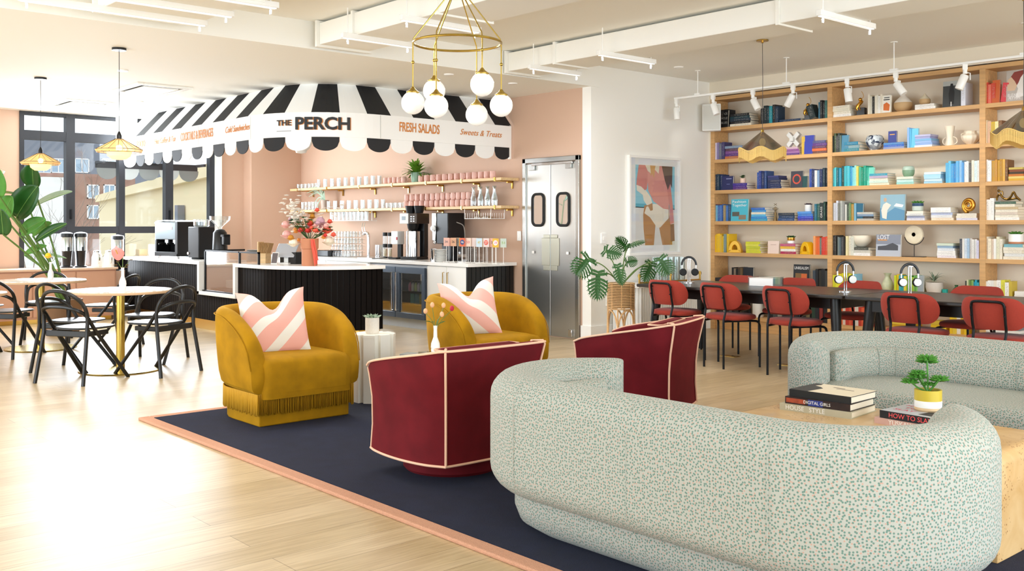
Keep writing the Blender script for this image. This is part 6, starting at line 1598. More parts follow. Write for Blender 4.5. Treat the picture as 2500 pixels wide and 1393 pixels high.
# ================================================================ PHILODENDRON ON RATTAN STAND
ps = thing('rattan_planter', 'rattan plant stand with arched legs beside the black table', 'plant stand', (-7.28, 7.98, 0))
m_ = MB()
for i in range(17): m_.tube([(.147 * math.cos(a), .147 * math.sin(a), .43 + i * .0172) for a in [2 * PI * k_ / 28 for k_ in range(28)]], .006, 6, True)
for k_ in range(8): a = PI / 4 * k_; m_.tube([(.142 * math.cos(a), .142 * math.sin(a), .43), (.142 * math.cos(a), .142 * math.sin(a), .71)], .006, 6)
m_.build('basket', M_rattan, ps)
for k_ in range(4):
    a = PI / 2 * k_ + .5; b_ = a + PI / 2; mid_ = (a + b_) / 2
    MB().tube(crv([(.15 * math.cos(a), .15 * math.sin(a), 0), (.14 * math.cos(a), .14 * math.sin(a), .2), (.138 * math.cos(a + .25), .138 * math.sin(a + .25), .36), (.138 * math.cos(mid_), .138 * math.sin(mid_), .42), (.138 * math.cos(b_ - .25), .138 * math.sin(b_ - .25), .36), (.14 * math.cos(b_), .14 * math.sin(b_), .2), (.15 * math.cos(b_), .15 * math.sin(b_), 0)], 4), .009, 7).tube([(.155 * math.cos(a), .155 * math.sin(a), 0), (.145 * math.cos(a), .145 * math.sin(a), .43)], .009, 7).build('leg', M_rattan, ps)
MB().lathe([(.13, .44), (.134, .69), (.125, .69), (.12, .64), (.001, .64)], 24).build('liner', M_soil, ps)
pl = thing('philodendron', 'tall split leaf philodendron growing from the rattan stand', 'plant', (-7.28, 7.98, .64))
rt = Vector((math.cos(TH), math.sin(TH), 0)); fw = Vector((-math.sin(TH), math.cos(TH), 0)); UP = Vector((0, 0, 1))
def philo(base, kn, tip, wd, nlobe=9, mi=0, face=None, droop=0):
    """a deeply lobed leaf from knot kn to tip; base: stem foot"""
    st = MB(); st.tube(crv([base, (base + kn) / 2 + UP * .06, kn], 6), .006, 6)
    lf = MB(); ax = tip - kn; L_ = ax.length; ax.normalize(); f_ = (face or -fw).normalized(); sd = ax.cross(f_).normalized(); nn = sd.cross(ax).normalized()
    for i in range(nlobe):
        q_ = i / (nlobe - 1); c = kn + ax * L_ * (q_ * .86 - .06); ll = wd * (math.sin(PI * (.16 + .74 * q_)) ** .8)
        for s_ in (-1, 1):
            d = (sd * s_ * (1 - .3 * q_) + ax * (.25 + .75 * q_ - .5 * (q_ < .15))).normalized(); w_ = L_ / nlobe * .36
            e = c + d * ll - UP * droop * ll * .35 + nn * .0; m2 = c + d * ll * .55 + nn * ll * .1
            lf.add([c - ax * w_, c + ax * w_, m2 + ax * w_ * 1.35, m2 - ax * w_ * 1.35, e], [(0, 1, 2, 3), (3, 2, 4)])
            for s2 in (-1, 1):   # small teeth on the lobes
                g_ = c + d * ll * .7 + nn * ll * .08; lf.add([g_ - d * ll * .12, g_ + d * ll * .12, g_ + (ax * s2 * w_ * 2.4) + d * ll * .16], [(0, 1, 2)])
    lf.add([kn - sd * wd * .16, kn + sd * wd * .16, kn + ax * L_ * .6 + sd * wd * .2, kn + ax * L_ * .6 - sd * wd * .2, tip + ax * .01], [(0, 1, 2, 3), (3, 2, 4)])
    return st, lf
B0 = Vector((0, 0, .04))
def at_(px, py, df=0):
    F = 10.75 + df; v_ = rt * ((px - 1250) / FPX * F) + fw * F; return Vector((v_.x + 7.28, v_.y - 7.98, EYE + (550 - py) * F / FPX - .64))
for kp, tp, wd, df, fc in (((1436, 632), (1405, 672), .17, -.1, None), ((1460, 668), (1458, 735), .15, -.25, None), ((1530, 602), (1578, 590), .11, 0, UP - fw * .5), ((1530, 604), (1502, 578), .09, .1, None), ((1478, 612), (1520, 622), .12, .15, UP * .4 - fw), ((1612, 632), (1636, 672), .14, -.1, None), ((1590, 645), (1572, 690), .12, .05, None), ((1508, 650), (1520, 700), .09, -.2, None), ((1530, 640), (1558, 636), .08, -.1, None)):
    kn = at_(*kp, df); tip = at_(*tp, df - .12); a_, b_ = philo(B0, kn, tip, wd, face=fc)
    a_.build('stem', M_stem, pl); b_.build('leaf', M_leafd, pl, smooth=False)

# ================================================================ BIRD OF PARADISE
bp_ = thing('bird_of_paradise_plant', 'tall bird of paradise plant with paddle leaves at the left edge', 'plant', (-12.9, 3.95, 0))
MB().lathe([(.16, 0), (.2, .04), (.22, .42), (.2, .42), (.19, .36)], 28).build('pot', mat('brown_basket', '#7a5a3e', .8), bp_)
MB().lathe([(.19, .37), (.001, .38)], 20).build('soil', M_soil, bp_)
def atb(px, py, df=0):
    F = 12.2 + df; v_ = rt * ((px - 1250) / FPX * F) + fw * F; return Vector((v_.x + 12.9, v_.y - 3.95, EYE + (550 - py) * F / FPX))
for bp2, tp, wd, df, mi, tw in (((82, 458), (78, 392), 0.142, 0, M_leafd, .4), ((40, 530), (92, 440), 0.177, -.1, M_leafd, .1), ((72, 512), (176, 452), 0.100, .3, M_leafg, 1.0), ((52, 570), (112, 524), 0.100, 0, M_leaf, .3), ((80, 575), (126, 535), 0.083, .2, M_leaf, .6), ((88, 588), (163, 533), 0.071, -.1, M_leafd, .5), ((60, 622), (114, 590), 0.059, .1, M_leaf, .6), ((60, 618), (162, 616), 0.035, .3, M_leafg, 1.1), ((10, 530), (30, 470), 0.142, -.2, M_leaf, .3), ((8, 572), (2, 500), 0.153, -.5, M_leafd, .2), ((0, 480), (-5, 400), 0.118, -.4, M_leaf, .2), ((-20, 470), (52, 466), 0.035, .2, M_leafd, 1.2)):
    b_ = atb(*bp2, df); t_ = atb(*tp, df - .15); foot = Vector((R.uniform(-.05, .05), R.uniform(-.05, .05), .4))
    MB().tube(crv([foot, foot * .5 + b_ * .5 + UP * .1 - (b_ - foot) * .12 * Vector((1, 1, 0)).normalized().x, b_], 6), [.016] * 6 + [.011] * 7, 7).build('stalk', M_stem, bp_)
    ax = (t_ - b_); L_ = ax.length; ax.normalize(); side = (ax.cross(-fw * math.cos(tw) + UP * math.sin(tw))).normalized(); nn = side.cross(ax).normalized(); rows = []
    for i in range(13):
        q_ = i / 12; w_ = wd * (math.sin(PI * min(1, q_ * .93 + .05)) ** .6) * (1 - .1 * q_); c = b_ + ax * L_ * q_ - UP * .12 * L_ * q_ * q_
        rows.append([c - side * w_ + nn * w_ * .38, c - side * w_ * .5 + nn * w_ * .12, c, c + side * w_ * .5 + nn * w_ * .12, c + side * w_ + nn * w_ * .38])
    l_ = MB().sheet(rows).build('leaf', mi, bp_, solid=.003)
    MB().tube([r_[2] + nn * .003 for r_ in rows], .004, 5).build('midrib', M_leafl, l_)

# ================================================================ FERN AND STAGHORN ON THE SHELVES
x = px2(1009, y=8.0)[0]
t = thing('potted_fern', 'bushy bright fern in a sage green pot on the upper shelf', 'plant', (x, 8.05, S1))
MB().lathe([(.06, 0), (.075, .14), (.067, .14), (.06, .12)], 24, flute=.04, nf=12).build('pot', mat('sage_glaze', '#8fb39a', .3), t)
m_ = MB()
for i in range(110):
    a = R.uniform(0, 2 * PI); e = R.uniform(.1, 1.45); l = R.uniform(.22, .34); d = Vector((math.cos(a), math.sin(a) * .8, 0)); s_ = Vector((-math.sin(a), math.cos(a), 0))
    pts = [Vector((0, 0, .12)) + d * l * math.cos(e) * u + UP * (l * (math.sin(e) * u - .35 * u * u)) for u in (0, .25, .5, .75, 1)]
    for j in range(4):
        w_ = .03 * (1 - j * .18); m_.add([pts[j] - s_ * w_, pts[j] + s_ * w_ * .3, pts[j + 1] + s_ * w_ * .9, pts[j + 1] - s_ * w_ * .3], [(0, 1, 2, 3)])
        m_.add([pts[j] + s_ * w_, pts[j] - s_ * w_ * .3, pts[j + 1] - s_ * w_ * .9, pts[j + 1] + s_ * w_ * .3], [(0, 1, 2, 3)])
m_.v = [(a, min(b_, .14), c) for a, b_, c in m_.v]
m_.build('fronds', mat('fern_green', '#78ac36', .5, noise=(20, .3)), t, smooth=False)
x = px2(789, y=8.0)[0]
t = thing('staghorn_fern', 'grey green staghorn fern in a greyish pot on the lower shelf', 'plant', (x, 8.03, S2))
MB().lathe([(.055, 0), (.062, .15), (.056, .15), (.05, .13)], 20).build('pot', mat('grey_clay', '#b9a79a', .7), t)
m_ = MB()
for dx_, dz, l in ((-.42, .12, 1), (-.35, .06, 1), (-.25, -.1, 1), (-.15, -.16, 1), (-.3, .2, 1), (.05, .08, 1), (-.08, .14, 1), (.08, .1, 1)):
    pts = crv([(0, 0, .15), (dx_ * .45, -.04, .15 + dz * .5 + .09), (dx_, -.08, .15 + dz)], 4)
    m_.tube(pts, [.016 - .0015 * i for i in range(len(pts))], 5, flat=.25)
    m_.tube([pts[4], Vector(pts[4]) + Vector((dx_ * .4, 0, -.04))], [.008, .002], 5, flat=.3)
m_.build('antler_fronds', M_leafg, t)

# ================================================================ ON THE BLACK TABLE
def headphone(x, y, rz, label, cap_m, first_=[None]):
    if first_[0]:
        return dup(first_[0], (x, y, TZ), rz, label)
    t = thing('headphone_stand', label, 'headphone stand', (x, y, TZ), rz, 'headphone stands on the black table'); first_[0] = t
    MB().lathe([(.06, 0), (.06, .008), (.05, .012), (.001, .012)], 30).build('base', M_chrome, t)
    MB().box(-.014, -.006, -.008, .008, .012, .25).box(.006, .014, -.008, .008, .012, .25).box(-.02, .02, -.03, .03, .245, .255).build('upright', M_chrome, t, bevel=.002)
    return t
def headphones(x, y, rz, label, cupm):
    t = thing('headphones', label, 'headphones', (x, y, TZ), rz, 'headphones hanging on their stands')
    MB().tube([(.075 * math.cos(a), 0, .185 + .085 * math.sin(a)) for a in [PI * i / 18 for i in range(19)]], .011, 8, flat=.7).build('headband', M_blk, t)
    for s_ in (-1, 1):
        MB().box(s_ * .072 - .004, s_ * .072 + .004, -.006, .006, .13, .19).build('arm', M_chrome, t)
        MB().lathe([(.03, -.018), (.038, -.012), (.038, .008), (.034, .014), (.001, .016)], 24, (s_ * .062, 0, .112), axis='y').build('ear_cup', M_rubber if cupm is M_rubber else M_rubber, t)
        MB().lathe([(.034, -.022), (.03, -.026), (.001, -.027)], 24, (s_ * .062, 0, .112), axis='y').build('cup_plate', cupm, t)
for (x, y), l, cm in (((-6.56, 8.24), 'near the left end of the black table', M_rubber), ((-4.74, 8.19), 'in the middle of the black table', M_plw), ((-4.13, 8.18), 'behind the fourth red chair', mat('silver_cup', '#c9c7c4', .35, .5))):
    headphone(x, y, TH, 'chrome headphone stand ' + l, None); headphones(x, y, TH, {'n': 'black over-ear headphones ', 'i': 'black headphones with white cups ', 'b': 'black headphones with silver cups '}[l[0]] + l, cm)
t = thing('paper_tray', 'clear tray with a stack of white sheets on the black table', 'tray', (-5.70, 8.36, TZ), .08)
MB().box(-.14, .14, -.1, .1, 0, .005).box(-.14, -.136, -.1, .1, .005, .095).box(.136, .14, -.1, .1, .005, .095).box(-.136, .136, .096, .1, .005, .095).build('acrylic_tray', M_glass, t, smooth=False)
MB().box(-.13, .13, -.092, .092, .005, .08).build('paper_stack', mat('white_sheets', '#f6f4f2', .8), t, smooth=False)
for px, py, l in ((1783, 869, 'thin brass floor outlet plate under the black table, left one'), (1925, 891, 'thin brass floor outlet plate under the black table, right one')):
    x, y, F = px2(px, z=0, py=py); tag(MB().box(-.09, .09, -.05, .05, 0, .004).build('floor_outlet', M_brass, loc=(x, y, 0), smooth=False), l, 'floor outlet')

# ================================================================ ON THE SERVING BAR
x = px2(756, y=5.75)[0]
fv = thing('flower_vase', 'large terracotta vase of orange, pink and red flowers on the bar', 'vase', (-10.006, 5.734, BZ))
MB().lathe([(.085, 0), (.09, .01), (.09, .19), (.1, .195), (.102, .31), (.095, .31), (.09, .26)], 32).build('terracotta_vase', M_terra, fv)
fcol = [('coral', '#e8604a'), ('blush', '#eab0a8'), ('apricot', '#f0a04a'), ('cream', '#f2e6d0'), ('mauve', '#c9a0ac'), ('scarlet', '#d93a34'), ('ochre', '#c98a2c')]
def atf(px, py, df=0):
    F = 11.3 + df; v_ = rt * ((px - 1250) / FPX * F) + fw * F; return Vector((v_.x + 10.006, v_.y - 5.734, EYE + (550 - py) * F / FPX - BZ))
for (px, py, r_, ci, nm) in ((697, 548, .07, 1, 'blush protea'), (712, 535, .06, 4, 'mauve bloom'), (700, 572, .08, 1, 'pink protea'), (722, 562, .055, 2, 'apricot poppy'), (710, 580, .055, 6, 'ochre flower'), (757, 545, .055, 5, 'scarlet tulip'), (752, 562, .05, 5, 'scarlet rose'), (782, 540, .085, 4, 'mauve king protea'), (798, 560, .08, 0, 'coral anthurium'), (814, 572, .045, 0, 'coral tulip'), (774, 512, .04, 0, 'coral bud'), (762, 528, .05, 6, 'ochre pincushion'), (735, 545, .05, 6, 'ochre pincushion'), (716, 592, .08, 3, 'cream cluster'), (803, 588, .09, 3, 'cream cluster'), (790, 578, .04, 2, 'apricot bud'), (805, 540, .045, 0, 'coral flower'), (770, 558, .045, 3, 'cream rose'), (740, 560, .05, 6, 'ochre berries'), (742, 588, .06, 0, 'coral rose')):
    c = atf(px, py, R.uniform(-.12, .12)); m_ = MB(); bloom(m_, c, r_)
    o = m_.build('flower', mat('petal_' + fcol[ci][0], fcol[ci][1], .6, noise=(60, .2)), fv, smooth=False); o['label'] = nm
for k_ in range(26):
    a_ = R.uniform(0, 6.28); q_ = R.uniform(.1, .95); c = atf(756 + 52 * q_ * math.cos(a_), 562 + 30 * q_ * math.sin(a_), R.uniform(-.1, .14)); m_ = MB(); bloom(m_, c, R.uniform(.03, .05)); k2 = k_ % 7
    m_.build('flower', mat('petal_' + fcol[k2][0], fcol[k2][1], .6, noise=(60, .2)), fv, smooth=False)
m_ = MB()
for _ in range(26):
    a = R.uniform(-.9, 1.6); q_ = R.uniform(.1, .24); c = Vector((0, 0, .34)) + rt * (q_ * math.sin(a * 1.6 - .5)) + UP * q_ * abs(math.cos(a)) * .9 + fw * R.uniform(-.1, .1); m_.tube([(0, 0, .28), tuple(c)], .003, 5); rosette(m_, c, .04, 5, 2, .3, .5)
m_.build('foliage', M_leafd, fv, smooth=False)
m_ = MB()
for _ in range(120):
    c = atf(718 + R.gauss(0, 12), 520 + R.gauss(0, 18), R.uniform(-.1, .1)); rosette(m_, c, .035, 7, 3, R.uniform(-.5, 1.2), .6)
for _ in range(25):
    c = atf(R.uniform(745, 835), R.uniform(500, 560), R.uniform(0, .15)); rosette(m_, c, .03, 6, 3, .3, .9)
m_.build('white_sprays', mat('bleached_spray', '#f3ece2', .8), fv, smooth=False)
m_ = MB()
for i in range(22):
    o_ = rt * (.03 + .05 * R.random()) - fw * (.1 + .02 * R.random()); L_ = R.uniform(.16, .3); m_.tube([Vector((0, 0, .3)) + o_ * .9, Vector((0, 0, .24)) + o_ * 1.1, Vector((0, 0, .3 - L_)) + o_ * 1.15 + rt * .03], .006, 5)
m_.build('trailing_amaranth', mat('amaranth', '#e0604c', .8), fv)
def P_(px, y): return px2(px, y=y)[0]
t = thing('tablet_till', 'tilted till tablet on a white stand on the bar', 'till', (P_(690, 5.75), 5.8, BZ), .5)
sc = MB(); sc.X = Matrix.Translation((0, 0, .16)) @ Matrix.Rotation(math.radians(-38), 4, 'X'); sc.box(-.14, .14, -.006, .006, -.1, .1); sc.build('tablet', mat('silver_tablet', '#b9bcc2', .3, .3), t, bevel=.003)
MB().box(-.07, .07, -.07, .07, 0, .015).box(-.03, .03, -.01, .02, .015, .15).build('stand', M_plw, t, bevel=.004)
t = thing('card_reader', 'white rimmed phone sized card reader leaning on the till', 'card reader', (P_(669, 5.62), 5.62, BZ), .7)
sc = MB(); sc.X = Matrix.Rotation(math.radians(-22), 4, 'X'); sc.box(-.04, .04, -.008, .008, 0, .15); sc.build('case', M_plw, t, bevel=.006)
sc = MB(); sc.X = Matrix.Rotation(math.radians(-22), 4, 'X'); sc.box(-.033, .033, -.0095, -.008, .012, .138); sc.build('screen', mat('dark_screen', '#6d6668', .1), t)
t = thing('menu_holder', 'pale wooden holder filled with brown menus on the bar', 'menu holder', (P_(645, 5.7), 5.7, BZ), .5)
MB().box(-.06, .06, -.06, .06, 0, .12).box(-.06, -.045, -.06, .06, .12, .26).build('box', M_oakl, t, bevel=.002)
m_ = MB()
for i in range(8): m_.X = Matrix.Translation((-.035 + i * .012, 0, .1)) @ Matrix.Rotation(.05 * i, 4, 'Y'); m_.box(-.003, .003, -.05, .05, 0, .15)
m_.build('menus', mat('kraft_paper', '#b58e5e', .8), t, smooth=False)
tag(MB().box(-.16, .16, -.14, .14, 0, .14).build('till_drawer', M_blk, loc=(P_(715, 5.9) + .02, 5.95, BZ), rz=.1, bevel=.004), 'black box behind the till tablet on the bar', 'box')
# coffee machines
t = thing('espresso_machine', 'silver and black espresso machine with a plastic covered top on the bar', 'coffee machine', (-13.62, 5.72, BZ), .25)
MB().box(-.27, .2, -.2, .2, .26, .5).build('upper_body', mat('grey_steel', '#5f6668', .3, .8), t, bevel=.01)
MB().box(.2, .26, -.22, .22, .06, .51).build('side_panel', M_blk, t, bevel=.006); MB().box(-.27, -.23, -.2, .2, .06, .26).build('side_panel', M_blk, t, bevel=.006)
MB().box(-.22, .2, .02, .2, .06, .26).build('back_panel', M_blk, t); MB().box(-.25, .24, -.22, .2, .03, .09).build('drip_tray', M_blk, t, bevel=.004)
for x in (-.22, .2):
    for y in (-.18, .16): MB().cyl((x, y, 0), .016, .04, 10).build('foot', M_chrome, t)
for x in (-.1, .08):
    g_ = MB().cyl((x, -.12, .2), .032, .06, 16).build('group_head', M_chrome, t); MB().tube([(x, -.13, .21), (x, -.26, .2)], .012, 8).build('portafilter_handle', M_blk, g_)
MB().box(.0, .12, -.203, -.2, .4, .44).build('badge', mat('red_white_badge', '#e0a8a4', .5), t)
m_ = MB(); N_ = 12
rows = [[(-.28 + .52 * i / N_, -.21 + .42 * j / 8, .515 + .02 * R.random() - .03 * (i in (0, N_))) for j in range(9)] for i in range(N_ + 1)]; m_.sheet(rows).build('plastic_sheet', mat('crumpled_plastic', '#e4e8ec', .15, alpha=.6), t)
t = thing('coffee_grinder', 'tall black coffee grinder with square body beside the espresso machine', 'coffee grinder', (P_(492, 5.75), 5.75, BZ), .2)
MB().box(-.12, .12, -.13, .13, .02, .44).box(-.1, .1, -.1, .1, 0, .02).build('grinder_body', M_blk, t, bevel=.01)
MB().lathe([(.09, .44), (.11, .46), (.11, .53), (.1, .54), (.001, .54)], 24).build('hopper', M_glass, t)
MB().cyl((-.11, -.14, .08), .02, .04, 10, axis='y').build('knob', M_chrome, t)
t = thing('coffee_grinder', 'rounded black coffee grinder with clear funnel hopper behind the display case', 'coffee grinder', (P_(537, 5.8), 5.8, BZ), .1)
MB().lathe([(.1, .0), (.105, .02), (.09, .36), (.06, .4), (.03, .41)], 24).build('grinder_body', M_blk, t)
MB().box(.06, .18, -.05, .05, .3, .34).box(.12, .18, -.05, .05, .2, .34).build('dosing_spout', M_blk, t, bevel=.01)
MB().lathe([(.025, .41), (.03, .44), (.13, .53), (.135, .58), (.001, .582)], 24).build('hopper', M_glass, t)
def stack(name, px, y, z, r, n, h, m_, lbl, grp, cat, cup=False):
    x = P_(px, y)
    for i in range(n):
        pr_ = [(r * .6, 0), (r * .75, .004), (r, h * .9), (r, h), (r * .7, .007), (.001, .006)]
        if cup: pr_ = [(r * .75, 0), (r, h * 3), (r * .95, h * 3), (r * .7, .006), (.001, .005)]
        tag(MB().lathe(pr_, 20).build(name, m_, loc=(x, y, z + i * h * 1.02)), lbl % ORD[i], cat, grp)
stack('plate', 620, 5.9, BZ, .1, 8, .018, mat('grey_plate', '#a9a8a4', .4), 'grey plate in the stack left of the menu holder, %s from bottom', 'grey plates on the bar', 'plate')
for k_, px in enumerate((368, 378, 388)): stack('paper_cup', px, 5.75, BZ, .042, 3, .035, mat('pink_cup', '#e9c0ae', .6), '%%s pink takeaway cup from bottom, %s stack by the espresso machine' % ('left', 'middle', 'right')[k_], 'pink takeaway cups on the bar', 'cup', True)
tag(MB().box(-.08, .08, -.06, .06, 0, .1).build('napkin_box', mat('blond_box', '#e0c79e', .7), loc=(P_(345, 5.7), 5.7, BZ), bevel=.003), 'small pale box at the window end of the bar', 'box')
# ================================================================ ON THE BACK COUNTER
t = thing('coffee_brewer', 'tall steel and black coffee brewer on the back counter', 'coffee brewer', (P_(1012, 7.85), 7.85, BZ), .35)
MB().box(-.13, .13, -.14, .14, 0, .04).box(-.13, .13, .04, .14, .04, .52).build('stand', M_blk, t, bevel=.006)
MB().box(-.14, .0, -.15, .15, .48, .62).build('control_face', M_plw, t, bevel=.006); MB().box(.0, .14, -.15, .15, .48, .62).build('dark_face', mat('dark_bronze', '#3b3027', .3, .5), t, bevel=.006)
MB().box(-.1, -.045, -.156, -.15, .53, .58).build('display', mat('grey_screen', '#9aa4ae', .2), t); 
m_ = MB()
for i in range(2):
    for j in range(3): m_.box(.04 + i * .04, .06 + i * .04, -.155, -.15, .51 + j * .03, .52 + j * .03)
m_.build('buttons', M_chrome, t)
MB().lathe([(.1, .04), (.1, .38), (.09, .39)], 28, (0, -.03, 0)).build('urn', M_chrome, t); MB().lathe([(.06, .39), (.075, .42), (.085, .48)], 24, (0, -.03, 0)).build('brew_basket', M_blk, t)
for dx_, l in ((-.06, 'black brew basket on top of the coffee brewer, left one'), (.07, 'black brew basket on top of the coffee brewer, right one')):
    c_, s_ = math.cos(.35), math.sin(.35); tag(MB().lathe([(.055, 0), (.075, .1), (.07, .1), (.05, .01), (.001, .01)], 24).build('brew_basket', M_blk, loc=(t.location.x + dx_ * c_ * 1.1, t.location.y + dx_ * s_, BZ + .622)), l, 'brew basket')
t = thing('bulk_grinder', 'black box coffee grinder with steel front on the back counter', 'coffee grinder', (P_(1095, 7.9), 7.9, BZ), 0)
MB().box(-.1, .14, -.12, .16, .22, .62).box(-.08, .12, -.05, .14, 0, .22).build('grinder_body', M_blk, t, bevel=.008)
MB().box(-.19, -.1, -.13, .04, .44, .62).box(-.18, -.11, -.13, .02, .26, .44).build('steel_front', M_steel, t, bevel=.006)
MB().cyl((-.145, -.15, .42), .04, .02, 20, axis='y').cyl((-.145, -.17, .42), .025, .02, 16, axis='y').build('dial', M_plw, t)
MB().tube([(-.145, -.08, .3), (-.14, -.12, .22)], .022, 12).build('spout', M_chrome, t)
MB().tube(crv([(.17, 0, .5), (.25, .05, .45), (.24, .08, .3), (.18, .1, .28)], 5), .006, 6).build('cable', mat('grey_cable', '#9a938a', .6), t)
tag(MB().lathe([(.03, 0), (.042, .16), (.038, .16), (.028, .01), (.001, .01)], 20).build('steel_shaker', M_chrome, loc=(P_(1059, 7.6), 7.6, BZ)), 'steel shaker cup standing under the black grinder', 'cup')
tag(MB().box(-.06, .06, -.05, .05, 0, .035).build('black_scale', M_blk, loc=(P_(1062, 7.72), 7.74, BZ)), 'small black scale behind the steel shaker', 'scale')
for px, l in ((940, 'left syrup dispenser with black bands'), (952, 'right syrup dispenser with black bands')):
    t = thing('syrup_dispenser', l + ' on the back counter', 'dispenser', (P_(px, 7.85), 7.85, BZ), 0, 'syrup dispensers on the back counter')
    MB().cyl((0, 0, 0), .03, .35, 16).build('tube', M_glass, t); MB().cyl((0, 0, 0), .035, .02, 16).cyl((0, 0, .15), .034, .05, 16).cyl((0, 0, .31), .034, .05, 16).build('bands', M_blk, t); MB().cyl((0, 0, .03), .026, .1, 14).build('syrup', mat('pale_syrup', '#e5cba0', .4), t)
t = thing('milk_frother', 'white slim dispenser machine left of the coffee brewer', 'dispenser', (P_(970, 7.8), 7.8, BZ), .2)
MB().box(-.07, .07, -.1, .1, 0, .02).box(-.035, .035, .04, .08, .02, .36).build('stand', M_blk, t); MB().box(-.06, .06, -.06, .08, .2, .38).build('head', M_plw, t, bevel=.008); MB().box(.045, .06, -.07, -.06, .26, .3).build('red_tag', mat('red_tag', '#c8323a', .5), t)
t = thing('beer_tap', 'chrome tap tower with two slim handles on the back counter', 'tap', (P_(895, 7.85), 7.85, BZ), 0)
MB().tube(crv([(.05, 0, 0), (.05, 0, .28), (.03, 0, .34), (-.04, 0, .35), (-.08, 0, .33)], 5), .022, 12).build('column', M_chrome, t)
for x in (-.07, -.01): MB().tube([(x, -.01, .34), (x - .01, -.03, .42), (x, -.02, .5)], .006, 8).build('tap_handle', M_chrome, t)
tag(MB().box(-.18, .18, -.12, .12, 0, .012).build('drip_tray', M_steel, loc=(P_(905, 7.62), 7.64, BZ)), 'steel drip tray in front of the chrome tap', 'tray')
for i in range(4):
    t = thing('glass_crate', 'clear wire dishwasher rack of upturned glasses, %s layer from bottom' % ORD[i], 'rack', (P_(845, 7.8), 7.82, BZ + i * .095), .1, 'racks of clear glasses on the back counter')
    m_ = MB()
    for j in range(7): m_.tube([(-.22 + j * .073, -.15, .004), (-.22 + j * .073, .15, .004)], .002, 4); m_.tube([(-.22 + j * .073, -.15, .004), (-.22 + j * .073, -.15, .06)], .002, 4)
    m_.tube([(-.22, -.15, .06), (.22, -.15, .06), (.22, .15, .06), (-.22, .15, .06)], .0025, 4, True).build('wires', M_chrome, t)
    m_ = MB()
    for a_ in range(6):
        for b_ in range(3): m_.lathe([(.032, .008), (.027, .085), (.001, .087)], 10, (-.185 + a_ * .073, -.11 + b_ * .11, 0))
    m_.build('glasses', M_glass, t)['kind'] = 'stuff'
for i in range(5): tag(MB().lathe([(.02, 0), (.022, .18), (.018, .18), (.016, .01), (.001, .01)], 10).build('steel_tumbler', M_chrome if i % 2 else M_glass, loc=(P_(918 + i * 3, 7.9), 7.95 - .06 * (i % 2), BZ)), 'slim cylinder among bar tools right of the tap, %s from left' % ORD[i], 'bar tool', 'slim bar cylinders')
tag(MB().prism(rrect(-.2, .2, -.12, .12, .04), 0, .09).build('black_tray', M_blk, loc=(P_(800, 7.7), 7.72, BZ), bevel=.01), 'black bag-like bundle on the back counter behind the flowers', 'bundle')
stack('saucer', 1077, 7.65, BZ, .085, 9, .017, M_wht, 'white plate in the stack beside the table numbers, %s from bottom', 'white plates on the back counter', 'plate')
t = thing('clear_bin', 'clear ribbed container behind the table number signs', 'container', (P_(1152, 7.98), 7.98, BZ), 0); MB().box(-.2, .2, -.08, .08, 0, .27).build('container', glassm('frosted_clear', (.8, .8, .8, 1), .15), t, smooth=False)
SG = [(1090, '34', '#e8b8a8', '#6a6a72'), (1107, '26', '#dfae8c', '#2e2e33'), (1117, '12', '#d8b890', '#9a9a9a'), (1129, '46', '#dc7050', '#2f4a86'), (1143, '53', '#f0d8c8', '#e05a50'), (1158, '44', '#f0dcd0', '#3a4a6a'), (1170, '47', '#c8dce8', '#d8c040'), (1187, '27', '#ead8d4', '#d8504a'), (1203, '39', '#e8b8a8', '#4a4a58'), (1210, '28', '#deb23c', '#d83a7a'), (1229, '51', '#bcc8bc', '#8ab04a')]
for i, (px, nb, c, tc_) in enumerate(SG):
    y = 7.56 + .05 * (i % 3); x = P_(px, y); t = thing('table_number', 'table number sign %s on a white wire stand' % nb, 'sign', (x, y, BZ), .35, 'table number signs on the back counter')
    MB().tube([(0, 0, .004), (0, 0, .22)], .003, 6).tube([(-.035, -.03, .003), (0, 0, .006), (.035, -.03, .003)], .003, 6).tube([(0, 0, .006), (0, .04, .003)], .003, 6).build('wire_stand', M_wht, t)
    MB().box(-.04, .04, -.003, .003, .2, .305).build('number_card', mat('card_' + c[1:], c, .6), t, smooth=False)
    if nb in ('27', '28', '46'): MB().lathe([(.001, -.0045), (.03, -.0045), (.03, -.003)], 24, (0, 0, .253), axis='y').build('roundel', mat('round_' + nb, {'27': '#e0695c', '28': '#f4f0ee', '46': '#2f4a86'}[nb], .6), t)
    text('number', nb, .042, lambda u, v_, w_: (u, -.0048 - w_, .253 + v_), mat('numc_' + tc_[1:], tc_ if nb not in ('27', '46') else '#f0e4d8', .6), t, .0005, fit=.04)
for i in range(12):
    px = 1096 + i * 10.5; y = 7.66; x = P_(px, y); t = thing('table_number', 'blank side of a table number stand in the rear row, %s from left' % ORD[i], 'sign', (x, y, BZ), .35, 'rear row of table number stands')
    MB().tube([(0, 0, .004), (0, 0, .22)], .003, 6).tube([(-.035, -.03, .003), (0, 0, .006), (.035, -.03, .003)], .003, 6).build('wire_stand', M_wht, t)
    c = SG[(i * 3) % 11][2]; MB().box(-.04, .04, -.003, .003, .2, .3).build('number_card', mat('card_' + c[1:], c, .6), t, smooth=False)

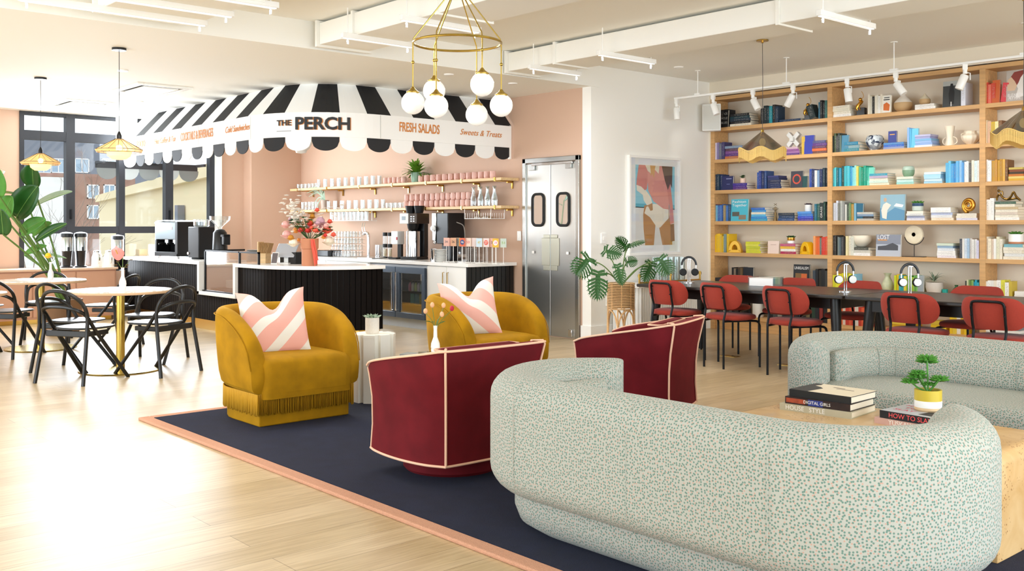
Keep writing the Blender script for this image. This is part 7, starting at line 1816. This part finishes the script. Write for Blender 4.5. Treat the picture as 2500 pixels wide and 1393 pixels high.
# ================================================================ PEACH CABINET BY THE WINDOW
cb = thing('peach_cabinet', 'peach painted coffee station cabinet under the big window', 'cabinet')
M_cab = mat('peach_lacquer', '#c5957a', .5)
MB().box(WX + .04, -14.28, 3.4, 5.08, .06, .71).build('carcass', M_cab, cb, smooth=False)
MB().box(WX + .02, -14.25, 3.36, 5.1, .71, .74).build('top', mat('peach_top', '#d9b59a', .4), cb, smooth=False, bevel=.003)
for y0, y1 in ((3.42, 3.96), (3.98, 4.52), (4.54, 5.06)):
    MB().box(-14.28, -14.265, y0, y1, .09, .69).build('door', M_cab, cb, smooth=False, bevel=.002)
MB().box(WX + .1, -14.32, 3.45, 5.03, 0, .06).build('plinth', M_brass, cb, smooth=False)
def X_(px, x): return px2(px, x=x)[1]
def airpot(px, label, x=-14.5):
    t = thing('airpot', label, 'coffee urn', (x, X_(px, x), .74), 0, 'steel coffee urns by the window')
    MB().lathe([(.085, 0), (.085, .02), (.06, .03), (.075, .22), (.085, .235)], 24).build('base', M_blk, t)
    MB().lathe([(.083, .235), (.085, .42), (.08, .43)], 28).build('tank', M_steel, t)
    MB().lathe([(.088, .43), (.09, .45), (.085, .48), (.05, .495), (.001, .5)], 28).build('lid', M_blk, t)
    MB().box(.07, .1, -.012, .012, .23, .29).build('spigot', M_blk, t, bevel=.003)
airpot(162, 'steel and black coffee urn on the peach cabinet, left one of the pair'); airpot(197, 'steel and black coffee urn on the peach cabinet, right one of the pair')
t = thing('airpot', 'steel coffee urn standing alone behind the pink anthurium', 'coffee urn', (-14.5, 5.18, .0), 0)
tag(t, None, None, 'steel coffee urns by the window')
MB().cyl((0, 0, 0), .1, .68, 24).build('pedestal', M_pink, t)
MB().lathe([(.083, .9), (.085, 1.12), (.08, 1.13)], 28).build('tank', M_steel, t); MB().lathe([(.085, .68), (.06, .7), (.075, .88), (.085, .9)], 24).build('base', M_blk, t); MB().lathe([(.088, 1.13), (.09, 1.15), (.085, 1.18), (.001, 1.2)], 28).build('lid', M_blk, t)
for px, l in ((237, 'white thermal jug on the peach cabinet, left one'), (266, 'white thermal jug on the peach cabinet, right one')):
    t = thing('thermal_jug', l, 'jug', (-14.45, X_(px, -14.45), .74), 0, 'white thermal jugs')
    MB().lathe([(.07, 0), (.075, .02), (.07, .14), (.05, .2), (.045, .21)], 24).build('jug_body', M_wht, t); MB().lathe([(.046, .21), (.048, .23), (.001, .24)], 20).build('lid', M_chrome, t)
    MB().tube(crv([(.05, 0, .2), (.1, 0, .19), (.1, 0, .1), (.07, 0, .05)], 4), .008, 7).build('handle', M_chrome, t)
for px, h, l in ((120, .09, 'small clear glass at the left of the coffee cabinet'), (133, .12, 'clear bottle glass at the left of the coffee urns')):
    tag(MB().lathe([(.03, 0), (.033, h), (.03, h), (.027, .006), (.001, .006)], 14).build('water_glass', M_glass, loc=(-14.38, X_(px, -14.38), .74)), l, 'glass')

# ================================================================ OUTSIDE THE WINDOW
gd = struct('ground_outside', MB().box(-180, -15.2, -60, 90, -4.2, -4.0), mat('street_grey', '#a5a39e', .9), smooth=False)
def bld(name, x0, x1, y0, y1, z1, wallm, label, wins, z0=-4, extra=None):
    t = thing(name, label, 'building')
    MB().box(x0, x1, y0, y1, z0, z1).build('wall', wallm, t, smooth=False)
    for (ya_, yb_, za_, zb_) in wins:
        f_ = MB().box(x1, x1 + .12, ya_, yb_, za_, za_ + .1).box(x1, x1 + .12, ya_, yb_, zb_ - .1, zb_).box(x1, x1 + .12, ya_, ya_ + .1, za_, zb_).box(x1, x1 + .12, yb_ - .1, yb_, za_, zb_).box(x1, x1 + .1, (ya_ + yb_) / 2 - .05, (ya_ + yb_) / 2 + .05, za_, zb_).build('window', M_wht, t, smooth=False)
        MB().box(x1, x1 + .03, ya_ + .1, yb_ - .1, za_ + .1, zb_ - .1).build('pane', mat('far_glass', '#9fb4c4', .2, .3), f_, smooth=False)
    return t
M_br = mat('far_brick', '#a5806f', .9, noise=(3, .15)); M_gy = mat('far_grey_cladding', '#7f858f', .8); M_wl = mat('far_white_wall', '#e9e6e0', .9); M_yl = mat('far_cream_wall', '#e9d8b0', .9)
def wpx(x, pxs, pys, w_, h_):
    out = []
    for px in pxs:
        for py in pys:
            _, y, F = px2(px, x=x); out.append((y, y + w_, EYE + (550 - py) * F / FPX - h_, EYE + (550 - py) * F / FPX))
    return out
bld('apartment_block', -160, -130, px2(20, x=-130)[1], px2(420, x=-130)[1], 11.8, M_gy, 'grey clad apartment block beyond the brick building', wpx(-130, (88, 124, 182, 248, 322), (386,), 1.75, 1.8))
bld('brick_building', -110, -95, px2(158, x=-95)[1], px2(330, x=-95)[1], 6.1, M_br, 'brown brick building with blue windows seen through the big window', wpx(-95, (212, 252), (450, 500), 1.1, 1.3))
bld('brick_building', -128, -111.5, px2(40, x=-111.5)[1], px2(150, x=-111.5)[1], 6.9, mat('far_pink_brick', '#b98f80', .9, noise=(3, .1)), 'pinkish brick building behind the plain white building', [])
bld('white_building', -70, -60, px2(105, x=-60)[1], px2(161, x=-60)[1], 4.1, M_wl, 'plain white building behind the bird of paradise leaves', [])
t = thing('cream_building', 'long cream building with a sloping parapet outside the window', 'building')
nx, ny = -17.0, 7.8; fx_, fy_ = -38.1, 12.93
def wl(off, z): return [(nx, ny + off, z), (fx_, fy_ + off, z)]
vs = [*wl(0, -4), *wl(0, 2.42), *wl(9, -4), *wl(9, 2.42)]
MB().add(vs, [(0, 1, 3, 2), (5, 4, 6, 7), (2, 3, 7, 6), (0, 2, 6, 4), (1, 5, 7, 3)]).build('wall', M_yl, t, smooth=False)
vs = [*wl(-.15, 2.2), *wl(-.15, 2.44), *wl(.1, 2.2), *wl(.1, 2.44)]
MB().add(vs, [(0, 1, 3, 2), (2, 3, 7, 6), (0, 4, 5, 1), (0, 2, 6, 4)]).build('parapet', M_yl, t, smooth=False)
MB().box(-20.1, -19.95, 8.35, 8.5, -2, 1.75).build('drain_pipe', M_gy, t)
MB().box(-19.0, -18.7, 8.1, 8.4, .3, .85).build('window', mat('far_glass_dark', '#5e6d78', .2), t)
# bare trees
def tree(x, y, h, label, seed):
    rr = random.Random(seed); t = thing('bare_tree', label, 'tree', (x, y, -4), 0, 'bare street trees'); m_ = MB()
    def br(p, d, l, r_, n):
        q_ = p + d * l; m_.tube([p, p + d * l * .5 + Vector((rr.uniform(-1, 1), rr.uniform(-1, 1), 0)) * l * .06, q_], [r_, r_ * .8, r_ * .62], 5, caps=False)
        if n:
            for _ in range(2 if n % 2 else 3): br(q_, (d + Vector((rr.uniform(-1, 1), rr.uniform(-1, 1), rr.uniform(-.25, .7))) * .75).normalized(), l * rr.uniform(.62, .82), r_ * .6, n - 1)
    br(Vector((0, 0, 0)), Vector((0, 0, 1)), h * .34, .045, 5); m_.build('branches', mat('bark', '#8a7a70', .9), t)
tree(-24, 6.6, 6.6, 'bare tree outside, left of the window mullion', 3); tree(-27, 8.0, 6.0, 'bare tree outside in front of the cream building', 11); tree(-21, 5.2, 4.9, 'bare small tree outside behind the coffee urns', 5)
t = thing('outside_valance', 'scalloped grey and white valance hanging outside the big window', 'valance')
m_ = MB(); m_.box(-15.36, -15.34, 5.15, 6.75, 2.2, 2.3, 0).box(-15.36, -15.02, 5.15, 5.19, 2.26, 2.3, 0).box(-15.36, -15.02, 6.71, 6.75, 2.26, 2.3, 0)
for i in range(5):
    y0 = 5.17 + i * .32; P = [(y0 + .16 - .158 * math.cos(PI * k_ / 14), 2.2 - .17 * math.sin(PI * k_ / 14) ** .8) for k_ in range(15)]
    vs = [(-15.36, a, b_) for a, b_ in P] + [(-15.345, a, b_) for a, b_ in P]; n = 15
    m_.add(vs, [tuple(range(n)), tuple(range(n, 2 * n))[::-1]] + [(j, n + j, n + j + 1, j + 1) for j in range(n - 1)], 1 if i % 2 else 2)
m_.build('scallops', [M_winf, mat('valance_white', '#e0e2dc', .8), mat('valance_grey', '#9b9d98', .8)], t, smooth=False)
